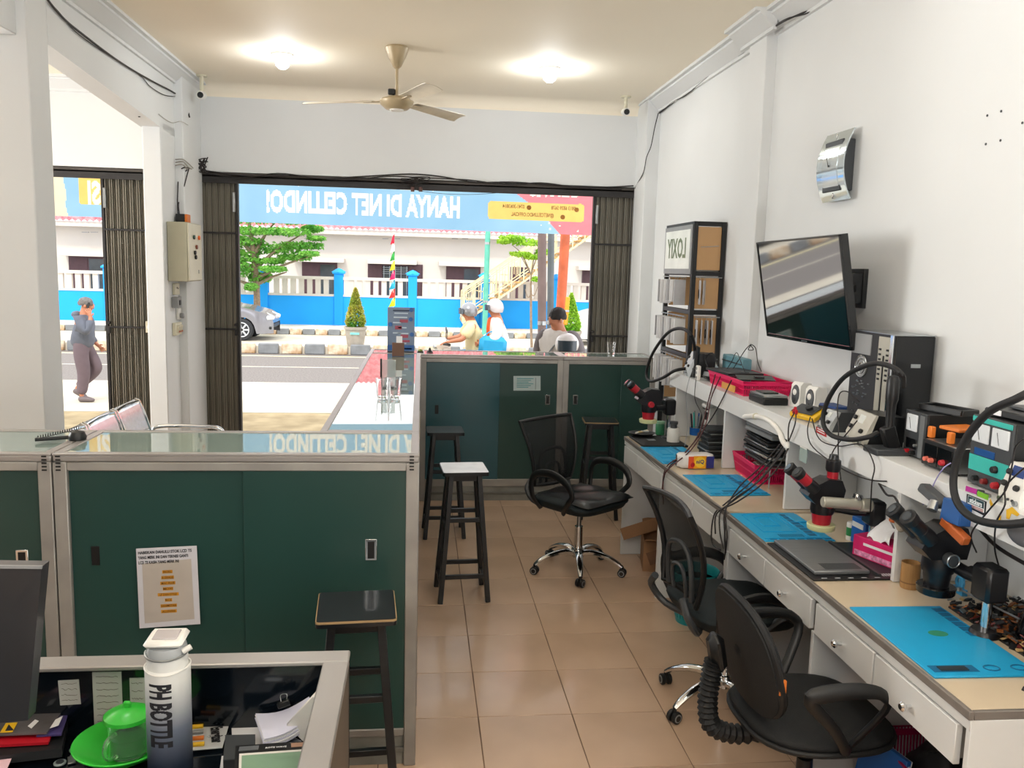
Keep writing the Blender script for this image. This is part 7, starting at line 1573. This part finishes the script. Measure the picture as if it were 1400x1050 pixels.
def person(label, loc, rz, J, hair, top, sleeve, bottom, shoe, top2=None, headtilt=0, helmet=None):
    t = thing('person', label, 'person', loc, rz)
    V = lambda k: Vector(J[k])
    nodes = []; edges = []
    def add(p, r, r2=None, link=None):
        nodes.append((*p, r, r2 or r)); i = len(nodes)-1
        if link is not None: edges.append((link, i))
        return i
    pe = add(V('pelvis'), .115, .12); sp = add(V('pelvis').lerp(V('chest'), .5), .1, .115, pe); ch = add(V('chest'), .115, .135, sp); nb = add(V('neck'), .088, None, ch)
    hd = V('head'); f = Vector(J.get('face', (1, 0, 0))); jw = add(V('neck').lerp(hd, .45)+f*.01, .072, None, nb); hm = add(hd, .098, .102, jw); cr_ = add(hd+Vector((0, 0, .075))-f*.01, .075, None, hm)
    add(hd+f*.098+Vector((0, 0, -.015)), .011, None, hm)
    for s_ in 'LR':
        sh = add(V('sh'+s_), .055, None, ch); el = add(V('el'+s_), .042, None, sh); wr = add(V('wr'+s_), .028, None, el)
        d = (V('wr'+s_)-V('el'+s_)).normalized(); d = Vector(J.get('hd'+s_, d)).normalized(); pm = add(V('wr'+s_)+d*.06, .032, .018, wr)
        sd = d.cross(Vector(J.get('pn'+s_, (0, 1, 0)))).normalized(); curl = Vector(J.get('pn'+s_, (0, 1, 0)))
        for k, (off, ln) in enumerate(((-.027, .062), (-.009, .072), (.009, .068), (.026, .054))):
            a = add(V('wr'+s_)+d*.1+sd*off, .0095, None, pm); b_ = add(V('wr'+s_)+d*(.1+ln*.55)+sd*off*1.1+curl*.012, .008, None, a); add(V('wr'+s_)+d*(.1+ln*.85)+sd*off*1.1+curl*.03, .007, None, b_)
        a = add(V('wr'+s_)+d*.04-sd*.038, .011, None, pm); add(V('wr'+s_)+d*.075-sd*.055+curl*.015, .009, None, a)
        hp = add(V('hip'+s_), .085, None, pe); kn = add(V('kn'+s_), .058, None, hp); an = add(V('an'+s_), .032, None, kn); tdir = Vector(J.get('toe'+s_, (1, 0, -.1))).normalized(); add(V('an'+s_)+tdir*.1+Vector((0, 0, -.04)), .018, None, an)
    skin('body', nodes, edges, skin_m, t)
    # upper garment
    n2 = []; e2 = []
    def ad(p, r, r2=None, link=None):
        n2.append((*p, r*1.22, (r2 or r)*1.22)); i = len(n2)-1
        if link is not None: e2.append((link, i))
        return i
    hem = ad(V('pelvis')+Vector((0, 0, -.09)), .15, .16); a = ad(V('pelvis').lerp(V('chest'), .5), .14, .15, hem); b_ = ad(V('chest'), .145, .165, a); ad(V('neck')+Vector((0, 0, -.005)), .078, None, b_)
    for s_ in 'LR':
        c_ = ad(V('sh'+s_), .078, None, b_); e_ = V('sh'+s_).lerp(V('el'+s_), .9 if sleeve == 'short' else 1); d_ = ad(e_, .066, None, c_)
        if sleeve == 'long': ad(V('el'+s_).lerp(V('wr'+s_), .92), .045, None, d_)
    skin('upper_garment', n2, e2, top, t)
    n3 = []; e3 = []
    def ae(p, r, link=None, r2=None):
        n3.append((*p, r*1.15, (r2 or r)*1.15)); i = len(n3)-1
        if link is not None: e3.append((link, i))
        return i
    p0 = ae(V('pelvis')+Vector((0, 0, .0)), .095, None, .11)
    ae(V('pelvis')+Vector((0, 0, .13)), .08, p0, .095)
    for s_ in 'LR': h_ = ae(V('hip'+s_), .105, p0); k_ = ae(V('kn'+s_), .078, h_); ae(V('kn'+s_).lerp(V('an'+s_), .93), .062, k_)
    skin('trousers', n3, e3, bottom, t)
    for s_ in 'LR':
        td = Vector(J.get('toe'+s_, (1, 0, -.1))).normalized(); a_ = V('an'+s_)
        skin('shoe', [(*(a_-td*.05+Vector((0, 0, -.045))), .05, .056), (*(a_+td*.04+Vector((0, 0, -.035))), .058, .06), (*(a_+td*.13+Vector((0, 0, -.055))), .05, .04), (*(a_+td*.18+Vector((0, 0, -.06))), .034, .026)], [(0, 1), (1, 2), (2, 3)], shoe, t)
    if helmet is None and hair:
        MB().sheet(lambda u, v: hd+Vector((0, 0, .035))-f*.022+Vector((.098*math.cos(2*PI*u)*math.sin(PI*v*.62), .098*math.sin(2*PI*u)*math.sin(PI*v*.62), .098*math.cos(PI*v*.62)))*(1+.04*math.sin(u*40+v*13)), 30, 12, .012).build('hair', hair, t)
    sdv = Vector((-f.y, f.x, 0))
    for s_ in (-1, 1): MB().sph(hd+f*.082+sdv*s_*.03+Vector((0, 0, .012)), (.009, .009, .006), 10, 6).build('eye', ink, t); MB().sph(hd+sdv*s_*.09+Vector((0, 0, -.01)), (.018, .008, .026), 10, 8).build('ear', skin_m, t)
    MB().sph(hd+f*.085+Vector((0, 0, -.045)), (.008, .02, .006), 10, 6, (0, 0, math.atan2(f.y, f.x))).build('mouth', mat('lip_tone', '#8e4a40', .5), t)
    if helmet:
        def hs(u, v): 
            a = 2*PI*u; front = max(0, math.cos(a-math.atan2(f.y, f.x))); vm = .66-.24*front**2; q = PI*v*vm; return hd+Vector((0, 0, .02))-f*.012+Vector((.128*math.cos(a)*math.sin(q), .128*math.sin(a)*math.sin(q), .135*math.cos(q)))
        MB().sheet(hs, 36, 14, .012).build('helmet', helmet, t); MB().sheet(lambda u, v: hd+Vector((0, 0, .015))+Vector((.142*math.cos(lerp(-1, 1, u)+math.atan2(f.y, f.x)), .142*math.sin(lerp(-1, 1, u)+math.atan2(f.y, f.x)), lerp(.05, -.03, v))), 14, 3, .003).build('visor', car_gl, t)
    return t
jk = mat('grey_jacket', '#5a5f6b', .7, var=.08, scale=12, bump=.15, bscale=25); tr_m = mat('mauve_trousers', '#63545a', .75, var=.06); shoe_m = mat('grey_shoes', '#6a5f60', .6)
p = onZ(123, 548, G+.012)
J = dict(pelvis=(0, 0, .93), chest=(.03, 0, 1.26), neck=(.04, 0, 1.43), head=(.09, 0, 1.575), face=(1, 0, -.05),
         shR=(.03, -.19, 1.36), elR=(.16, -.25, 1.13), wrR=(.185, -.15, 1.38), hdR=(-.25, .1, 1), pnR=(-.6, .8, 0), shL=(.03, .19, 1.36), elL=(-.02, .24, 1.08), wrL=(.12, .2, .92), hdL=(.6, -.1, -.6), pnL=(0, -1, 0),
         hipR=(0, -.09, .88), knR=(.05, -.1, .48), anR=(.0, -.1, .09), toeR=(1, 0, 0), hipL=(0, .09, .88), knL=(.17, .09, .52), anL=(-.14, .09, .19), toeL=(.75, 0, -.55))
t = person('grey-haired person in a grey hooded jacket walking right, holding a phone to the ear', p, 0, J, hair_g, jk, 'long', tr_m, shoe_m)
t.scale = (1.08, 1.1, .925); t.location.x -= .08
MB().box((.135, -.095, 1.56), (.03, .012, .14), (0, .25, 0), .004).build('phone', black_pl, t); MB().sph((-.05, 0, 1.42), (.07, .12, .06), 16, 10, (0, .5, 0)).build('hood', jk, t)
# standing man
shirt = mat('pale_grey_shirt', '#cfcac6', .75, var=.08, scale=10, bump=.1, bscale=20); slv = mat('dark_grey_sleeve', '#6c6668', .75)
p = onY(766, 413, 9.25); 
J = dict(pelvis=(0, 0, .97), chest=(.0, 0, 1.34), neck=(0.0, 0, 1.55), head=(.04, 0.0, 1.64), face=(1, -.1, -.05),
         shR=(.03, -.2, 1.46), elR=(.03, -.27, 1.17), wrR=(.13, -.24, .95), shL=(-.03, .2, 1.46), elL=(-.08, .29, 1.18), wrL=(.1, .22, 1.0), hdL=(1, -.2, 0), pnL=(0, 0, -1),
         hipR=(0, -.09, .9), knR=(.02, -.11, .49), anR=(0, -.12, .09), hipL=(0, .09, .9), knL=(.03, .11, .49), anL=(0, .12, .09))
# J faces +x with right side at -y; turn so he faces the street left and a little to us
Hm = 1.72
t = person('person standing close outside in a pale tee with dark raglan sleeves, looking left', (p.x-.01, 9.25, G), math.radians(215), J, hair_m, shirt, 'short', mat('dark_jeans', '#333a48', .8), black_pl)
for s_, sh, el in (('L', J['shL'], J['elL']), ('R', J['shR'], J['elR'])):
    skin('raglan_sleeve', [(*Vector(sh).lerp(Vector((0, 0, 1.42)), .45), .1, .1), (*sh, .105, .105), (*Vector(sh).lerp(Vector(el), .95), .088, .088)], [(0, 1), (1, 2)], slv, t)
MB().tube([(.03, .12, 1.47), (.15, .03, 1.3), (.16, -.08, 1.1), (.1, -.17, .95)], .018, 6, flat=.4, smooth=4).build('shoulder_strap', mat('strap_grey', '#5c6468', .7), t)
MB().text('STAY COOL', .055, Matrix.Translation((.168, .0, 1.27)) @ wallM((0, 0, 0), (0, 1, 0), (0, 0, 1)), .002, bold=.03).build('shirt_print', mat('print_grey', '#8f8a86', .7), t) if False else None
# helmet he carries
p2 = onY(775, 471, 8.98)
t = thing('motor_helmet', 'white and smoky helmet carried at the hip of the standing person', 'helmet', p2)
MB().sheet(lambda u, v: (.13*math.cos(2*PI*u)*math.sin(PI*v*.66), .13*math.sin(2*PI*u)*math.sin(PI*v*.66), .125*math.cos(PI*v*.66)), 32, 14, .01).build('shell', mat('helmet_white', '#d9d6d6', .25, coat=.4), t); MB().sheet(lambda u, v: (.142*math.cos(lerp(-2.5, -.9, u)), .142*math.sin(lerp(-2.5, -.9, u)), lerp(.05, -.06, v)), 12, 3, .003).build('visor', car_gl, t); MB().sph((0, 0, -.04), (.11, .11, .06), 16, 8).build('lining', black_pl, t)
# scooter: faces -x (left)
ws = mat('scooter_white', '#e6dcd6', .3, coat=.4, var=.03); Ys = 12.4
p = onY(655, 470, Ys); so = Vector((p.x-.02, Ys, G))
t = thing('scooter', 'white scooter with red side flash riding left along the near kerb', 'scooter', so)
for x in (-.66, .58):
    w_ = MB().cyl((x, -.045, .26), (x, .045, .26), .255, n=28, bev=.03).build('wheel', tyre, t); MB().cyl((x, -.048, .26), (x, .048, .26), .14, n=20).build('hub', rim, w_)
def lo(pts, hw, nm, mm): return MB().prism(pts, -hw, hw, 'y').build(nm, mm, t)
lo([(-.86, .42), (-.62, .56), (-.44, .5), (-.44, .45), (-.62, .5), (-.84, .38)], .07, 'front_fender', ws)
lo([(-.58, .62), (-.50, 1.02), (-.40, 1.04), (-.36, .5), (-.3, .3), (-.38, .28), (-.48, .5)], .17, 'leg_shield', ws)
lo([(-.38, .28), (-.3, .34), (.15, .34), (.15, .26), (-.3, .24)], .15, 'footboard', ws)
lo([(.1, .3), (.12, .66), (.2, .72), (.75, .78), (.9, .74), (.8, .55), (.6, .5), (.45, .32)], .14, 'rear_body', ws)
MB().box((.02, -.155, .5), (.32, .012, .05), (0, .45, 0), .003).build('red_flash', red_pl, t)
MB().box((.4, 0, .79), (.72, .24, .09), (0, -.04, 0), .035).build('seat', dgrey_pl, t)
MB().tube([(-.42, -.3, 1.08), (-.5, -.14, 1.08), (-.52, 0, 1.07), (-.5, .14, 1.08), (-.42, .3, 1.08)], .02, 8, smooth=4).build('handlebar', black_pl, t)
MB().sph((-.53, 0, 1.07), (.12, .15, .09), 18, 12).build('headset', ws, t); MB().sph((-.61, 0, 1.03), (.05, .09, .05), 14, 8).build('headlamp', steel, t)
for s_ in (-1, 1):
    b = MB().tube([(-.46, s_*.2, 1.1), (-.46, s_*.25, 1.24)], .006, 6).build('mirror_stalk', black_pl, t); MB().sph((-.46, s_*.26, 1.27), (.012, .05, .035), 12, 8).build('mirror', dgrey_pl, b)
MB().tube([(-.5, -.06, 1.0), (-.64, -.06, .3)], .02, 8).build('fork', steel, t); MB().tube([(.3, -.17, .3), (.75, -.17, .34)], .045, 10).build('exhaust', steel, t); MB().box((.92, 0, .66), (.06, .14, .06), None, .01).build('tail_lamp', red_pl, t)
jean = mat('blue_jeans', '#5e86a8', .8, var=.08, scale=15); cream_sh = mat('cream_shirt', '#dccda0', .75, var=.06)
def rider(x, label, hel, top, bot, arms, sleeve, lean):
    J = dict(pelvis=(0, 0, .93), chest=(lean, 0, 1.26), neck=(lean+.03, 0, 1.42), head=(lean+.07, 0, 1.53), face=(1, 0, -.05), hipR=(0.02, -.1, .9), knR=(.38, -.16, .88), anR=(.3, -.17, .42), hipL=(0.02, .1, .9), knL=(.38, .16, .88), anL=(.3, .17, .42), **arms)
    return person(label, Vector((so.x+x, Ys, G)), PI, J, None, top, sleeve, bot, mat('pale_shoes', '#b9b4b0', .6), helmet=hel)
rider(.0, 'scooter driver in a cream shirt and silver helmet, arms on the handlebar', mat('helmet_silver', '#8f9094', .3, .4, coat=.3), cream_sh, jean, dict(shR=(.09, -.19, 1.36), elR=(.24, -.27, 1.16), wrR=(.40, -.27, 1.13), shL=(.09, .19, 1.36), elL=(.24, .27, 1.16), wrL=(.40, .27, 1.13), pnR=(0, 0, -1), pnL=(0, 0, -1)), 'short', .08)
t = rider(.34, 'scooter passenger in white and orange top and pale helmet, bag on the lap', mat('helmet_pearl', '#c9c3c6', .3, coat=.3), mat('white_top', '#e4ddd8', .7), mat('light_jeans', '#8fb0cc', .8), dict(shR=(.05, -.19, 1.36), elR=(.1, -.27, 1.12), wrR=(.28, -.2, 1.06), shL=(.05, .19, 1.36), elL=(.1, .27, 1.12), wrL=(.28, .2, 1.06), pnR=(0, 1, 0), pnL=(0, -1, 0)), 'long', .04)
t.location.z += .06
skin('orange_scarf', [(.14, -.03, 1.42, .05, .06), (.17, -.04, 1.25, .07, .05), (.16, -.03, 1.1, .05, .05)], [(0, 1), (1, 2)], mat('orange_cloth', '#e05a22', .7), t)
t = thing('blue_bag', 'bright blue bag held between the two scooter riders', 'bag', (so.x+.2, Ys-.26, G+.93)); MB().box((0, 0, .14), (.4, .16, .28), (0, .08, 0), .06).build('bag', mat('bag_blue', '#1c9ad0', .6, var=.05), t); MB().tube([(-.12, 0, .27), (-.06, 0, .34), (.06, 0, .34), (.12, 0, .27)], .008, 6, smooth=3).build('handle', mat('bag_blue', '#1c9ad0', .6), t)

# ---- ceiling lamps
bulb_m = mat('lamp_dome', '#ffffff', .3, emis=(.93, .96, 1), estr=26)
def lamp(x, y, label, grp=None):
    t = thing('ceiling_lamp', label, 'lamp', (x, y, ZC), group=grp)
    MB().lathe([(.075, 0), (.078, -.012), (.06, -.022), (.0, -.022)], n=28).build('rim', white_pl, t)
    MB().lathe([(.052, -.02), (.055, -.045), (.045, -.08), (.025, -.1), (.0, -.105)], n=24).build('bulb', bulb_m, t)
    l = bpy.data.lights.new('lamp_light', 'POINT'); l.energy = LAMP_W; l.shadow_soft_size = .055; l.color = (.94, .97, 1)
    o = bpy.data.objects.new('lamp_light', l); COL.objects.link(o); o.parent = t; o.location = (0, 0, -.17)
p = onZ(386, 74, ZC); lamp(p.x, p.y, 'round bright ceiling lamp left of the fan'); p2 = onZ(752, 93, ZC); lamp(p2.x, p2.y, 'round bright ceiling lamp right of the fan')
for k in (1, 2):
    for x in (p.x, p2.x): lamp(x, p.y-4.2*k+.3, 'round ceiling lamp on the %s, %s behind the lit pair in view' % ('left' if x < 0 else 'right', 'first row' if k == 1 else 'second row'), 'ceiling lamps further back')
for y in (4.5, 0): lamp(-3.6, y, 'round ceiling lamp over the left bay, %s' % ('nearer the gate' if y else 'further back'), 'ceiling lamps further back')
